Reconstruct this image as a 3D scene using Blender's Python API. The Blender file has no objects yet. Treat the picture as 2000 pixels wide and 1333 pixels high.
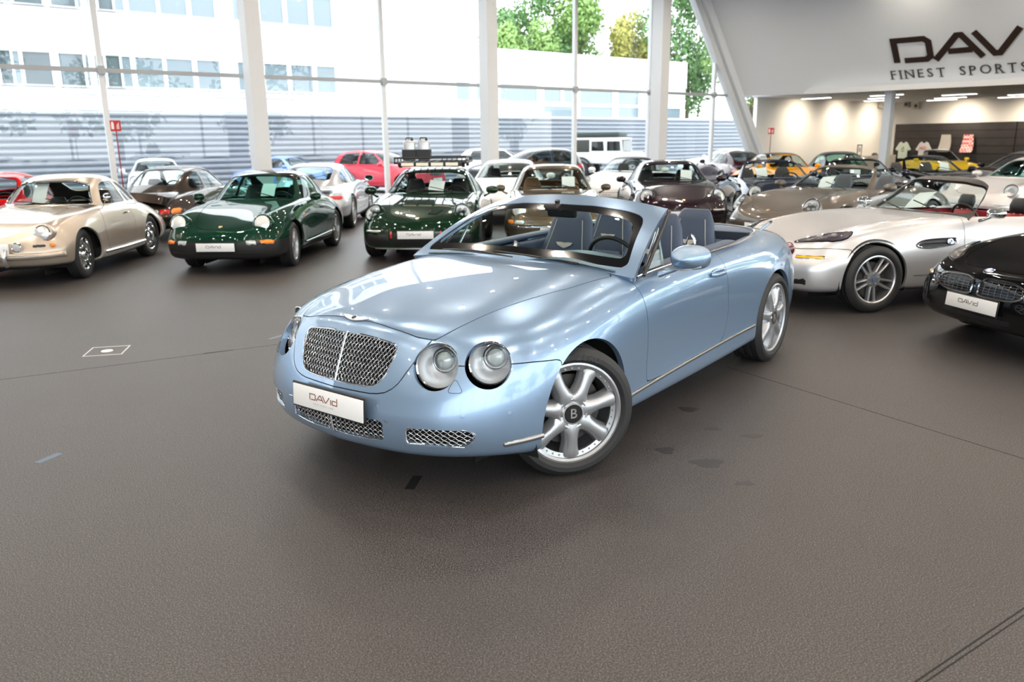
import bpy, bmesh, math, random
import numpy as np
from mathutils import Matrix, Vector
random.seed(7)
SC = bpy.context.scene
COL = SC.collection
PI = math.pi

# ------------------------------------------------------------------ camera
CAM_H, CAM_F, CAM_PITCH, CAM_ROLL = 1.713, 1546.5, 0.2470, -0.011
cam_data = bpy.data.cameras.new('camera')
cam_data.lens = CAM_F * 36.0 / 2000.0
cam_data.sensor_width = 36.0
cam_data.clip_end = 400
cam_data.dof.use_dof = True
cam_data.dof.focus_distance = 4.6
cam_data.dof.aperture_fstop = 2.6
cam = bpy.data.objects.new('camera', cam_data)
cam.matrix_world = (Matrix.Translation((0, 0, CAM_H)) @ Matrix.Rotation(PI / 2 - CAM_PITCH, 4, 'X')
                    @ Matrix.Rotation(CAM_ROLL, 4, 'Z'))
COL.objects.link(cam)
SC.camera = cam

# ------------------------------------------------------------------ world: bright overcast sky
world = bpy.data.worlds.new('overcast_sky')
SC.world = world
world.use_nodes = True
nt = world.node_tree
nt.nodes.clear()
w_out = nt.nodes.new('ShaderNodeOutputWorld')
w_bg = nt.nodes.new('ShaderNodeBackground')
w_bg.inputs['Color'].default_value = (0.93, 0.97, 1.0, 1)
w_bg.inputs['Strength'].default_value = 4.5
nt.links.new(w_bg.outputs[0], w_out.inputs[0])

SC.view_settings.view_transform = 'Standard'
SC.view_settings.look = 'None'
SC.view_settings.gamma = 1.0
SC.view_settings.use_curve_mapping = False
SC.view_settings.exposure = 0.22
SC.cycles.max_bounces = 8
SC.cycles.diffuse_bounces = 3
SC.cycles.glossy_bounces = 4
SC.cycles.transmission_bounces = 6
SC.cycles.transparent_max_bounces = 16
SC.cycles.caustics_reflective = False
SC.cycles.caustics_refractive = False
SC.cycles.sample_clamp_indirect = 6.0
SC.cycles.use_denoising = True

# the hall: u runs along the glass front, v from the glass front towards (and past) the camera
ANG = math.radians(37.4)
U = Vector((math.cos(ANG), math.sin(ANG), 0))
Vd = Vector((math.sin(ANG), -math.cos(ANG), 0))
K = 1.18          # metres per measured unit: the deepest parked cars must fit in front of the glass
V_GLASS, V_BACK, U_LEFT, U_END, CEIL = -17.2 * K, 9.0, -20.0, 23.5 * K, 7.1
def uv(u, v, z=0.0):
    return U * u + Vd * v + Vector((0, 0, z))

# large lights: luminous ceiling strips of the hall (lamps themselves) and sky portals at the glass fronts
def area(name, loc, rot, sx, sy, power, color=(1, 1, 1), portal=False):
    l = bpy.data.lights.new(name, 'AREA')
    l.shape = 'RECTANGLE'
    l.size, l.size_y = sx, sy
    l.energy = power
    l.color = color
    if portal:
        l.cycles.is_portal = True
    o = bpy.data.objects.new(name, l)
    o.matrix_world = Matrix.Translation(loc) @ rot
    COL.objects.link(o)
    return o
RZ = Matrix.Rotation(ANG, 4, 'Z')
area('sky_portal', uv(3.0, V_GLASS - .4, 3.55), RZ @ Matrix.Rotation(-PI / 2, 4, 'X') @ Matrix.Rotation(PI, 4, 'Y'), 48, 7.1, 1, portal=True)
area('sky_portal', uv(25.6 * K + .4, 2.4, 3.55), RZ @ Matrix.Rotation(PI / 2, 4, 'Z') @ Matrix.Rotation(PI / 2, 4, 'X') @ Matrix.Rotation(PI, 4, 'Y'), 13.2, 7.1, 1, portal=True)
area('sky_portal', uv(3.0, V_BACK + .4, 3.55), RZ @ Matrix.Rotation(PI / 2, 4, 'X') @ Matrix.Rotation(PI, 4, 'Y'), 48, 7.1, 1, portal=True)

# ------------------------------------------------------------------ materials
def nodes_of(name):
    m = bpy.data.materials.new(name)
    m.use_nodes = True
    nt = m.node_tree
    return m, nt, nt.nodes['Principled BSDF']
MATS = {}
def mat(name, col, rough=.5, metal=0, coat=0, trans=0, emit=None, es=0, spec=None, noise=None, bump=None, croug=.03):
    if name in MATS:
        return MATS[name]
    m, nt, b = nodes_of(name)
    c = (*col, 1) if len(col) == 3 else col
    b.inputs['Base Color'].default_value = c
    b.inputs['Roughness'].default_value = rough
    b.inputs['Metallic'].default_value = metal
    b.inputs['Coat Weight'].default_value = coat
    b.inputs['Coat Roughness'].default_value = croug
    b.inputs['Transmission Weight'].default_value = trans
    if spec is not None:
        b.inputs['Specular IOR Level'].default_value = spec
    if emit:
        b.inputs['Emission Color'].default_value = (*emit, 1)
        b.inputs['Emission Strength'].default_value = es
    if noise or bump:
        tc = nt.nodes.new('ShaderNodeTexCoord')
    if noise:   # (scale, amount): fine tonal grain of the surface itself
        n = nt.nodes.new('ShaderNodeTexNoise')
        n.inputs['Scale'].default_value = noise[0]
        n.inputs['Detail'].default_value = 4
        nt.links.new(tc.outputs['Object'], n.inputs['Vector'])
        r = nt.nodes.new('ShaderNodeValToRGB')
        k = noise[1]
        r.color_ramp.elements[0].position = .3
        r.color_ramp.elements[1].position = .7
        r.color_ramp.elements[0].color = (*[x * (1 - k) for x in c[:3]], 1)
        r.color_ramp.elements[1].color = (*[min(1, x * (1 + k)) for x in c[:3]], 1)
        nt.links.new(n.outputs['Fac'], r.inputs['Fac'])
        nt.links.new(r.outputs['Color'], b.inputs['Base Color'])
    if bump:
        n = nt.nodes.new('ShaderNodeTexNoise')
        n.inputs['Scale'].default_value = bump[0]
        nt.links.new(tc.outputs['Object'], n.inputs['Vector'])
        bm_ = nt.nodes.new('ShaderNodeBump')
        bm_.inputs['Strength'].default_value = bump[1]
        bm_.inputs['Distance'].default_value = .002
        nt.links.new(n.outputs['Fac'], bm_.inputs['Height'])
        nt.links.new(bm_.outputs['Normal'], b.inputs['Normal'])
    MATS[name] = m
    return m
def glass_mat(name, tint=(1, 1, 1), refl=1.0, rough=0.0):
    if name in MATS:
        return MATS[name]
    m = bpy.data.materials.new(name)
    m.use_nodes = True
    nt = m.node_tree
    nt.nodes.clear()
    out = nt.nodes.new('ShaderNodeOutputMaterial')
    mix = nt.nodes.new('ShaderNodeMixShader')
    tr = nt.nodes.new('ShaderNodeBsdfTransparent')
    gl = nt.nodes.new('ShaderNodeBsdfGlossy')
    lw = nt.nodes.new('ShaderNodeLayerWeight')
    lw.inputs['Blend'].default_value = .5
    pw = nt.nodes.new('ShaderNodeMath')
    pw.operation = 'POWER'
    pw.inputs[1].default_value = 5
    mu = nt.nodes.new('ShaderNodeMath')
    mu.operation = 'MULTIPLY_ADD'
    mu.inputs[1].default_value = .9 * refl
    mu.inputs[2].default_value = .04 * refl
    tr.inputs['Color'].default_value = (*tint, 1)
    gl.inputs['Roughness'].default_value = rough
    nt.links.new(lw.outputs['Facing'], pw.inputs[0])
    nt.links.new(pw.outputs[0], mu.inputs[0])
    nt.links.new(mu.outputs[0], mix.inputs[0])
    nt.links.new(tr.outputs[0], mix.inputs[1])
    nt.links.new(gl.outputs[0], mix.inputs[2])
    nt.links.new(mix.outputs[0], out.inputs[0])
    MATS[name] = m
    return m
def paint(name, col, metal=.55, rough=.32, coat=1.0):
    return mat('paint_' + name, col, rough, metal, coat, croug=.012, spec=0.0)
M_BLACK = mat('black_plastic', (.012, .012, .013), .45)
M_GLOSS = mat('black_gloss', (.006, .006, .007), .12, coat=.6)
M_DARK = mat('dark_void', (.004, .004, .004), .9)
M_RUBBER = mat('tyre_rubber', (.016, .016, .017), .62, bump=(160, .25))
M_CHROME = mat('chrome', (.86, .87, .88), .07, 1)
M_SATIN = mat('satin_chrome', (.7, .71, .72), .22, 1)
M_ALLOY = mat('silver_alloy', (.60, .61, .63), .30, .85, coat=.5)
M_STEEL = mat('brake_steel', (.07, .068, .066), .5, .7)
M_PLATE = mat('plate_white', (.82, .83, .84), .35)
M_INK = mat('plate_ink', (.20, .06, .03), .5)
M_INKD = mat('plate_ink_dark', (.09, .07, .06), .5)
M_PAPER = mat('paper', (.86, .85, .86), .7)
M_ORANGE = mat('orange_lens', (.95, .26, .02), .15, coat=1)
M_AMBER = mat('amber_lens', (.9, .5, .02), .15, coat=1)
M_RED = mat('red_lens', (.6, .02, .02), .15, coat=1)
M_LENS = glass_mat('clear_lens', (.97, .98, .99), 1.3)
M_GLASS = glass_mat('car_glass', (.80, .88, .87), 1.0)
M_TEAL = glass_mat('teal_glass', (.55, .80, .76), 1.0)
M_TINT = glass_mat('dark_glass', (.30, .34, .35), 1.0)
M_MIRROR = mat('mirror_glass', (.8, .82, .84), .02, 1)
M_DISH = mat('reflector_chrome', (.90, .91, .92), .28, .60)
M_GOLD = mat('gold_crest', (.75, .45, .15), .3, .6)

# ------------------------------------------------------------------ mesh kit
def bbasis(n, t, p=3):
    k = np.concatenate([np.zeros(p), np.linspace(0, 1, n - p + 1), np.ones(p)])
    t = np.clip(np.asarray(t, float), 0, 1 - 1e-9)
    B = [((t >= k[i]) & (t < k[i + 1])).astype(float) for i in range(len(k) - 1)]
    for d in range(1, p + 1):
        N = []
        for i in range(len(k) - 1 - d):
            a = 0
            if k[i + d] > k[i]:
                a = a + (t - k[i]) / (k[i + d] - k[i]) * B[i]
            if k[i + d + 1] > k[i + 1]:
                a = a + (k[i + d + 1] - t) / (k[i + d + 1] - k[i + 1]) * B[i + 1]
            N.append(a if not np.isscalar(a) else np.zeros_like(t))
        B = N
    return np.stack(B, 1)
def spl(pts, n=40, closed=False):
    """smooth curve through points (Catmull-Rom)"""
    P = np.array(pts, float)
    m = len(P)
    out = []
    segs = m if closed else m - 1
    per = max(2, n // segs)
    for i in range(segs):
        if closed:
            a, b, c, d = P[(i - 1) % m], P[i], P[(i + 1) % m], P[(i + 2) % m]
        else:
            a, b, c, d = P[max(i - 1, 0)], P[i], P[i + 1], P[min(i + 2, m - 1)]
        for s in range(per):
            t = s / per
            out.append(.5 * (2 * b + (c - a) * t + (2 * a - 5 * b + 4 * c - d) * t * t + (3 * b - a - 3 * c + d) * t ** 3))
    if not closed:
        out.append(P[-1])
    return np.array(out)
def rpoly(pts, r, n=5):
    """polygon with rounded corners"""
    P = [np.array(q, float) for q in pts]
    out = []
    m = len(P)
    rr = r if hasattr(r, '__len__') else [r] * m
    for i in range(m):
        a, b, c = P[i - 1], P[i], P[(i + 1) % m]
        d1, d2 = a - b, c - b
        l1, l2 = np.linalg.norm(d1), np.linalg.norm(d2)
        k = min(rr[i], l1 * .48, l2 * .48)
        p, q = b + d1 / l1 * k, b + d2 / l2 * k
        for s in range(n + 1):
            t = s / n
            out.append((1 - t) ** 2 * p + 2 * t * (1 - t) * b + t * t * q)
    return np.array(out)
def sdpoly(P, poly):
    """signed distance (negative inside) of points P (n,2) to a closed polygon"""
    A = np.asarray(poly, float)
    Bq = np.roll(A, -1, 0)
    P = np.asarray(P, float)
    best = np.full(len(P), 1e9)
    ins = np.zeros(len(P), bool)
    for a, b in zip(A, Bq):
        e = b - a
        w = P - a
        L = e @ e
        if L < 1e-14:
            continue
        t = np.clip((w @ e) / L, 0, 1)
        d = w - t[:, None] * e
        best = np.minimum(best, (d * d).sum(1))
        c = (a[1] > P[:, 1]) != (b[1] > P[:, 1])
        if abs(e[1]) > 1e-12:
            ins ^= c & (P[:, 0] < a[0] + (P[:, 1] - a[1]) / e[1] * e[0])
    return np.where(ins, -1, 1) * np.sqrt(best)
class Surf:
    """vertices, smooth normals, faces; can be cut along the zero line of a function of position"""
    def __init__(s, V, N, F):
        s.V, s.N, s.F = np.asarray(V, float), np.asarray(N, float), F
    def compact(s, F):
        used = sorted({i for f in F for i in f})
        mp = {o: k for k, o in enumerate(used)}
        return Surf(s.V[used] if used else np.zeros((0, 3)), s.N[used] if used else np.zeros((0, 3)), [tuple(mp[i] for i in f) for f in F])
    def split(s, fn):
        if not s.F:
            return s, s
        f = fn(s.V) + 1e-9
        neg = f < 0
        if neg.all():
            return s, Surf(np.zeros((0, 3)), np.zeros((0, 3)), [])
        if not neg.any():
            return Surf(np.zeros((0, 3)), np.zeros((0, 3)), []), s
        V, N = list(s.V), list(s.N)
        cache = {}
        A, B = [], []
        ng = neg.tolist()
        for fc in s.F:
            q = [ng[i] for i in fc]
            if all(q):
                A.append(fc)
                continue
            if not any(q):
                B.append(fc)
                continue
            a, b = [], []
            n = len(fc)
            for k in range(n):
                i, j = fc[k], fc[(k + 1) % n]
                (a if q[k] else b).append(i)
                if q[k] != q[(k + 1) % n]:
                    key = (i, j) if i < j else (j, i)
                    if key not in cache:
                        t = f[key[0]] / (f[key[0]] - f[key[1]])
                        t = min(max(t, .002), .998)
                        V.append(V[key[0]] * (1 - t) + V[key[1]] * t)
                        nn = N[key[0]] * (1 - t) + N[key[1]] * t
                        N.append(nn / (np.linalg.norm(nn) + 1e-12))
                        cache[key] = len(V) - 1
                    a.append(cache[key])
                    b.append(cache[key])
            if len(a) > 2:
                A.append(tuple(a))
            if len(b) > 2:
                B.append(tuple(b))
        big = Surf(np.array(V), np.array(N), None)
        return big.compact(A), big.compact(B)
    def keep(s, fn):
        return s.split(fn)[0]
    def cut(s, fn):
        return s.split(fn)[1]
    def boundary(s):
        e = {}
        for f in s.F:
            for k in range(len(f)):
                i, j = f[k], f[(k + 1) % len(f)]
                e[(i, j)] = 1
        return [(i, j) for (i, j) in e if (j, i) not in e]
    def rim(s, d, extra=0.0):
        """return edge: walls going inwards by d from every open border"""
        bd = s.boundary()
        V, N, F = list(s.V), list(s.N), list(s.F)
        acc = {}
        for i, j in bd:
            w = np.cross(s.V[j] - s.V[i], s.N[i])
            l = np.linalg.norm(w)
            if l > 1e-12:
                w = w / l
            for k in (i, j):
                acc[k] = acc.get(k, 0) + w
        mp = {}
        for k, w in acc.items():
            w = w / (np.linalg.norm(w) + 1e-12)
            V.append(s.V[k]); N.append(w)
            V.append(s.V[k] - s.N[k] * d - w * extra); N.append(w)
            mp[k] = len(V) - 2
        for i, j in bd:
            F.append((j, i, mp[i], mp[j]) if False else (mp[j], mp[i], mp[i] + 1, mp[j] + 1))
        return Surf(V, N, F)
    def inner(s, d):
        return Surf(s.V - s.N * d, s.N, s.F)
    def __add__(s, o):
        n = len(s.V)
        if not n:
            return o
        if not len(o.V):
            return s
        return Surf(np.vstack([s.V, o.V]), np.vstack([s.N, o.N]), list(s.F) + [tuple(i + n for i in f) for f in o.F])
def patch(ctrl, nu, nv, flip=False, tu=None, tv=None):
    C = np.array(ctrl, float)
    tu = np.linspace(0, 1, nu) if tu is None else np.asarray(tu)
    tv = np.linspace(0, 1, nv) if tv is None else np.asarray(tv)
    nu, nv = len(tu), len(tv)
    Bu, Bv = bbasis(C.shape[0], tu), bbasis(C.shape[1], tv)
    e = 1e-3
    lo, hi = np.clip(tu - e, 0, 1), np.clip(tu + e, 0, 1)
    dBu = (bbasis(C.shape[0], hi) - bbasis(C.shape[0], lo)) / (hi - lo)[:, None]
    lo, hi = np.clip(tv - e, 0, 1), np.clip(tv + e, 0, 1)
    dBv = (bbasis(C.shape[1], hi) - bbasis(C.shape[1], lo)) / (hi - lo)[:, None]
    ev = lambda a, b: np.einsum('ur,rcx,vc->uvx', a, C, b)
    P, Du, Dv = ev(Bu, Bv), ev(dBu, Bv), ev(Bu, dBv)
    N = np.cross(Du, Dv)
    if flip:
        N = -N
    L = np.linalg.norm(N, axis=2, keepdims=True)
    N = N / np.maximum(L, 1e-12)
    F = []
    for i in range(nu - 1):
        for j in range(nv - 1):
            a = i * nv + j
            q = (a, a + nv, a + nv + 1, a + 1)
            F.append(q[::-1] if flip else q)
    return Surf(P.reshape(-1, 3), N.reshape(-1, 3), F)
def link(o, parent=None):
    COL.objects.link(o)
    if parent is not None:
        o.parent = parent
    return o
def mesh_obj(name, V, F, m, parent=None, smooth=40, N=None, loc=None, rot=None):
    me = bpy.data.meshes.new(name)
    me.from_pydata([tuple(v) for v in V], [], [tuple(f) for f in F])
    if smooth:
        me.shade_smooth()
        if N is not None:
            me.normals_split_custom_set_from_vertices([tuple(n) for n in N])
        elif smooth < 180:
            me.set_sharp_from_angle(angle=math.radians(smooth))
    if m is not None:
        for q in (m if isinstance(m, (list, tuple)) else [m]):
            me.materials.append(q)
    o = bpy.data.objects.new(name, me)
    if loc is not None:
        o.location = loc
    if rot is not None:
        o.rotation_euler = rot
    return link(o, parent)
def surf_obj(name, s, m, parent=None):
    if not s.F:
        return None
    return mesh_obj(name, s.V, s.F, m, parent, smooth=180, N=s.N)
class G:
    """collects simple solids into one mesh"""
    def __init__(s):
        s.V, s.F = [], []
    def add(s, V, F, M=None):
        n = len(s.V)
        if M is not None:
            V = [M @ Vector(v) for v in V]
        s.V += [tuple(v) for v in V]
        s.F += [tuple(i + n for i in f) for f in F]
        return s
    def box(s, c, d, M=None, ch=0):
        x, y, z = d[0] / 2, d[1] / 2, d[2] / 2
        if ch:
            return s.rbox(c, d, ch, 1, M)
        V = [(c[0] + a * x, c[1] + b * y, c[2] + e * z) for a in (-1, 1) for b in (-1, 1) for e in (-1, 1)]
        return s.add(V, [(0, 1, 3, 2), (4, 6, 7, 5), (0, 4, 5, 1), (2, 3, 7, 6), (0, 2, 6, 4), (1, 5, 7, 3)], M)
    def rbox(s, c, d, r, n=2, M=None):
        h = [q / 2 for q in d]
        r = min(r, *h)
        t = [-1 + i / (n) for i in range(n + 1)]
        axs = []
        for a in range(3):
            axs.append([-h[a] + r + r * math.sin(q * PI / 2) for q in t] + [h[a] - r + r * math.sin((1 + q) * PI / 2) for q in t])
        pts, F, idx = [], [], {}
        m = 2 * (n + 1)
        def vid(i, j, k):
            if (i, j, k) not in idx:
                p = Vector((axs[0][i], axs[1][j], axs[2][k]))
                q = Vector([max(-h[a] + r, min(h[a] - r, p[a])) for a in range(3)])
                w = p - q
                if w.length > 1e-9:
                    w = w.normalized() * r
                idx[(i, j, k)] = len(pts)
                pts.append(tuple(q + w + Vector(c)))
            return idx[(i, j, k)]
        for a in range(3):
            for side in (0, m - 1):
                for i in range(m - 1):
                    for j in range(m - 1):
                        co = []
                        for (p, q) in ((i, j), (i + 1, j), (i + 1, j + 1), (i, j + 1)):
                            t3 = [0, 0, 0]
                            t3[a] = side
                            t3[(a + 1) % 3] = p
                            t3[(a + 2) % 3] = q
                            co.append(vid(*t3))
                        F.append(tuple(co if side else co[::-1]))
        return s.add(pts, F, M)
    def lathe(s, prof, n=32, M=None, closed=False, a0=0, a1=2 * PI):
        """profile of (r, h) turned about Z"""
        full = abs(a1 - a0 - 2 * PI) < 1e-6
        m = len(prof)
        V, F = [], []
        k = n if full else n + 1
        for i in range(k):
            a = a0 + (a1 - a0) * i / n
            for r, h in prof:
                V.append((r * math.cos(a), r * math.sin(a), h))
        for i in range(n):
            i2 = (i + 1) % k
            for j in range(m if closed else m - 1):
                j2 = (j + 1) % m
                F.append((i * m + j, i2 * m + j, i2 * m + j2, i * m + j2))
        return s.add(V, F, M)
    def tube(s, pts, r, n=8, caps=True, closed=False, flat=1.0, M=None):
        P = [Vector(p) for p in pts]
        m = len(P)
        V, F = [], []
        prev = None
        for i, p in enumerate(P):
            if closed:
                t = P[(i + 1) % m] - P[i - 1]
            else:
                t = P[min(i + 1, m - 1)] - P[max(i - 1, 0)]
            t.normalize()
            if prev is None:
                up = Vector((0, 0, 1)) if abs(t.z) < .9 else Vector((1, 0, 0))
            else:
                up = prev
            x = up.cross(t).normalized()
            y = t.cross(x).normalized()
            prev = y
            rr = r[i] if hasattr(r, '__len__') else r
            for k in range(n):
                a = 2 * PI * (k + .5) / n
                V.append(tuple(p + x * rr * math.cos(a) + y * rr * flat * math.sin(a)))
        for i in range(m if closed else m - 1):
            i2 = (i + 1) % m
            for k in range(n):
                k2 = (k + 1) % n
                F.append((i * n + k, i * n + k2, i2 * n + k2, i2 * n + k))
        if caps and not closed:
            F.append(tuple(range(n))[::-1])
            F.append(tuple((m - 1) * n + k for k in range(n)))
        return s.add(V, F, M)
    def prism(s, poly, h0, h1, M=None, caps=True):
        """2-D outline extruded along Z"""
        n = len(poly)
        V = [(p[0], p[1], h0) for p in poly] + [(p[0], p[1], h1) for p in poly]
        F = [(i, (i + 1) % n, n + (i + 1) % n, n + i) for i in range(n)]
        if caps:
            F += [tuple(range(n))[::-1], tuple(n + i for i in range(n))]
        return s.add(V, F, M)
    def slab(s, path, W, D, n=20, e=3.0, M=None):
        """cushion: superellipse sections (half width W along Y, half depth D) swept along a path in the XZ plane"""
        P = np.array(path, float)
        m = len(P)
        V, F = [], []
        T = np.gradient(P, axis=0)
        T /= np.linalg.norm(T, axis=1, keepdims=True) + 1e-9
        rows = []
        for i in range(m):
            rows.append((P[i], T[i], W[i], D[i]))
        # rounded ends
        c0, c1 = rows[0], rows[-1]
        rows = [(c0[0] - c0[1] * c0[3] * .55, c0[1], c0[2] * .86, c0[3] * .45)] + rows + [(c1[0] + c1[1] * c1[3] * .55, c1[1], c1[2] * .86, c1[3] * .45)]
        for p, t, w, d in rows:
            nx, nz = -t[1], t[0]
            for k in range(n):
                a = 2 * PI * k / n
                ca, sa = math.cos(a), math.sin(a)
                yy = w * math.copysign(abs(ca) ** (2 / e), ca)
                dd = d * math.copysign(abs(sa) ** (2 / e), sa)
                V.append((p[0] + nx * dd, yy, p[1] + nz * dd))
        m = len(rows)
        for i in range(m - 1):
            for k in range(n):
                k2 = (k + 1) % n
                F.append((i * n + k, i * n + k2, (i + 1) * n + k2, (i + 1) * n + k))
        F.append(tuple(range(n))[::-1])
        F.append(tuple((m - 1) * n + k for k in range(n)))
        return s.add(V, F, M)
    def ellipsoid(s, c, r, n=20, m=12, M=None, e=2.0):
        V, F = [], []
        for i in range(m + 1):
            th = PI * i / m
            for k in range(n):
                a = 2 * PI * k / n
                V.append((c[0] + r[0] * math.sin(th) * math.cos(a), c[1] + r[1] * math.sin(th) * math.sin(a), c[2] + r[2] * math.cos(th)))
        for i in range(m):
            for k in range(n):
                k2 = (k + 1) % n
                F.append((i * n + k, (i + 1) * n + k, (i + 1) * n + k2, i * n + k2))
        return s.add(V, F, M)
    def obj(s, name, m, parent=None, smooth=40, loc=None, rot=None):
        return mesh_obj(name, s.V, s.F, m, parent, smooth, None, loc, rot)
def frame(o, x, y, z):
    """matrix with origin o and axes x, y, z"""
    M = Matrix.Identity(4)
    for i in range(3):
        M[i][0], M[i][1], M[i][2], M[i][3] = x[i], y[i], z[i], o[i]
    return M
def aim(o, z, up=(0, 0, 1)):
    """matrix at o whose Z axis points along z, X horizontal"""
    z = Vector(z).normalized()
    x = Vector(up).cross(z)
    if x.length < 1e-6:
        x = Vector((1, 0, 0))
    x.normalize()
    return frame(o, x, z.cross(x), z)
def empty(name, label, cat, loc=(0, 0, 0), rz=0, group=None, kind=None):
    o = bpy.data.objects.new(name, None)
    o.location = loc
    o.rotation_euler = (0, 0, rz)
    return tag(link(o), label, cat, group, kind)
def tag(o, label=None, cat=None, group=None, kind=None):
    if label:
        o['label'] = label
    if cat:
        o['category'] = cat
    if group:
        o['group'] = group
    if kind:
        o['kind'] = kind
    return o
def kids(o):
    return [c for c in bpy.data.objects if c.parent == o]
def copy_tree(o, parent=None, swap=None, index=None):
    """a thing with its parts and sub-parts; swap: {material: replacement}"""
    if index is None:
        index = {}
        for c in bpy.data.objects:
            if c.parent is not None:
                index.setdefault(c.parent.name, []).append(c)
    c = o.copy()
    COL.objects.link(c)
    c.parent = parent
    if swap and c.type == 'MESH':
        for sl in c.material_slots:
            if sl.material in swap:
                new = swap[sl.material]
                sl.link = 'OBJECT'
                sl.material = new
    for ch in index.get(o.name, []):
        copy_tree(ch, c, swap, index)
    return c
FONT_CACHE = {}
def text_geo(txt, size, depth=.002, spacing=1.0):
    """letters as mesh data (x right, y up, z out), centred"""
    key = (txt, size, depth, spacing)
    if key not in FONT_CACHE:
        cu = bpy.data.curves.new('lettering', 'FONT')
        cu.body = txt
        cu.size = size
        cu.extrude = depth / 2
        cu.space_character = spacing
        cu.align_x, cu.align_y = 'CENTER', 'CENTER'
        cu.resolution_u = 3
        ob = bpy.data.objects.new('lettering', cu)
        COL.objects.link(ob)
        dg = bpy.context.evaluated_depsgraph_get()
        me = bpy.data.meshes.new_from_object(ob.evaluated_get(dg))
        FONT_CACHE[key] = ([tuple(v.co) for v in me.vertices], [tuple(p.vertices) for p in me.polygons])
        bpy.data.objects.remove(ob)
        bpy.data.curves.remove(cu)
        bpy.data.meshes.remove(me)
    return FONT_CACHE[key]

# ------------------------------------------------------------------ car building kit (car frame: x forward from the front axle, y to its left, z up)
def full_net(rows):
    return [[(x, -y, z) for (x, y, z) in r[:0:-1]] + list(r) for r in rows]
def warp(n, dense):
    """parameter values, denser where asked: list of (t, weight)"""
    g = np.linspace(0, 1, 2001)
    w = np.interp(g, [d[0] for d in dense], [d[1] for d in dense])
    c = np.concatenate([[0], np.cumsum((w[1:] + w[:-1]) / 2)])
    return np.interp(np.linspace(0, 1, n), c / c[-1], g)
def f_circle(cx, cz, r, ymin=.45):
    return lambda V: np.maximum(np.hypot(V[:, 0] - cx, V[:, 2] - cz) - r, ymin - np.abs(V[:, 1]))
def f_side(poly, ymin=.3):
    return lambda V: np.maximum(sdpoly(V[:, [0, 2]], poly), ymin - np.abs(V[:, 1]))
def f_front(poly, xmin, sym=True):
    return lambda V: np.maximum(sdpoly(np.stack([np.abs(V[:, 1]) if sym else V[:, 1], V[:, 2]], 1), poly), xmin - V[:, 0])
def f_rear(poly, xmax, sym=True):
    return lambda V: np.maximum(sdpoly(np.stack([np.abs(V[:, 1]) if sym else V[:, 1], V[:, 2]], 1), poly), V[:, 0] - xmax)
def f_top(poly, zmin):
    return lambda V: np.maximum(sdpoly(np.stack([V[:, 0], np.abs(V[:, 1])], 1), poly), zmin - V[:, 2])
def f_round(c, n, r, rz=None, near=.25):
    """disc of radius r about c in the plane square to n (both sides of the car)"""
    c = np.array(c, float)
    n = np.array(n, float) / np.linalg.norm(n)
    x = np.cross((0, 0, 1), n)
    x /= np.linalg.norm(x)
    y = np.cross(n, x)
    def fn(V):
        W = V.copy()
        W[:, 1] = np.abs(W[:, 1])
        d = W - c
        a, b, k = d @ x, d @ y, np.abs(d @ n)
        q = np.hypot(a, b * (r / (rz or r))) - r
        return np.maximum(q, k - near)
    return fn
def take(S, fn, gap=.005):
    return S.keep(lambda V: fn(V) + gap / 2), S.cut(lambda V: fn(V) - gap / 2)
def both(a, b):
    return lambda V: np.maximum(a(V), b(V))
def mirrored(root, name, geo, m, smooth=40):
    """the same part on both flanks: geo(side) returns a G"""
    return [geo(s).obj(name, m, root, smooth) for s in (1, -1)]
def flipy(g):
    h = G()
    h.V = [(x, -y, z) for x, y, z in g.V]
    h.F = [tuple(reversed(f)) for f in g.F]
    return h

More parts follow.
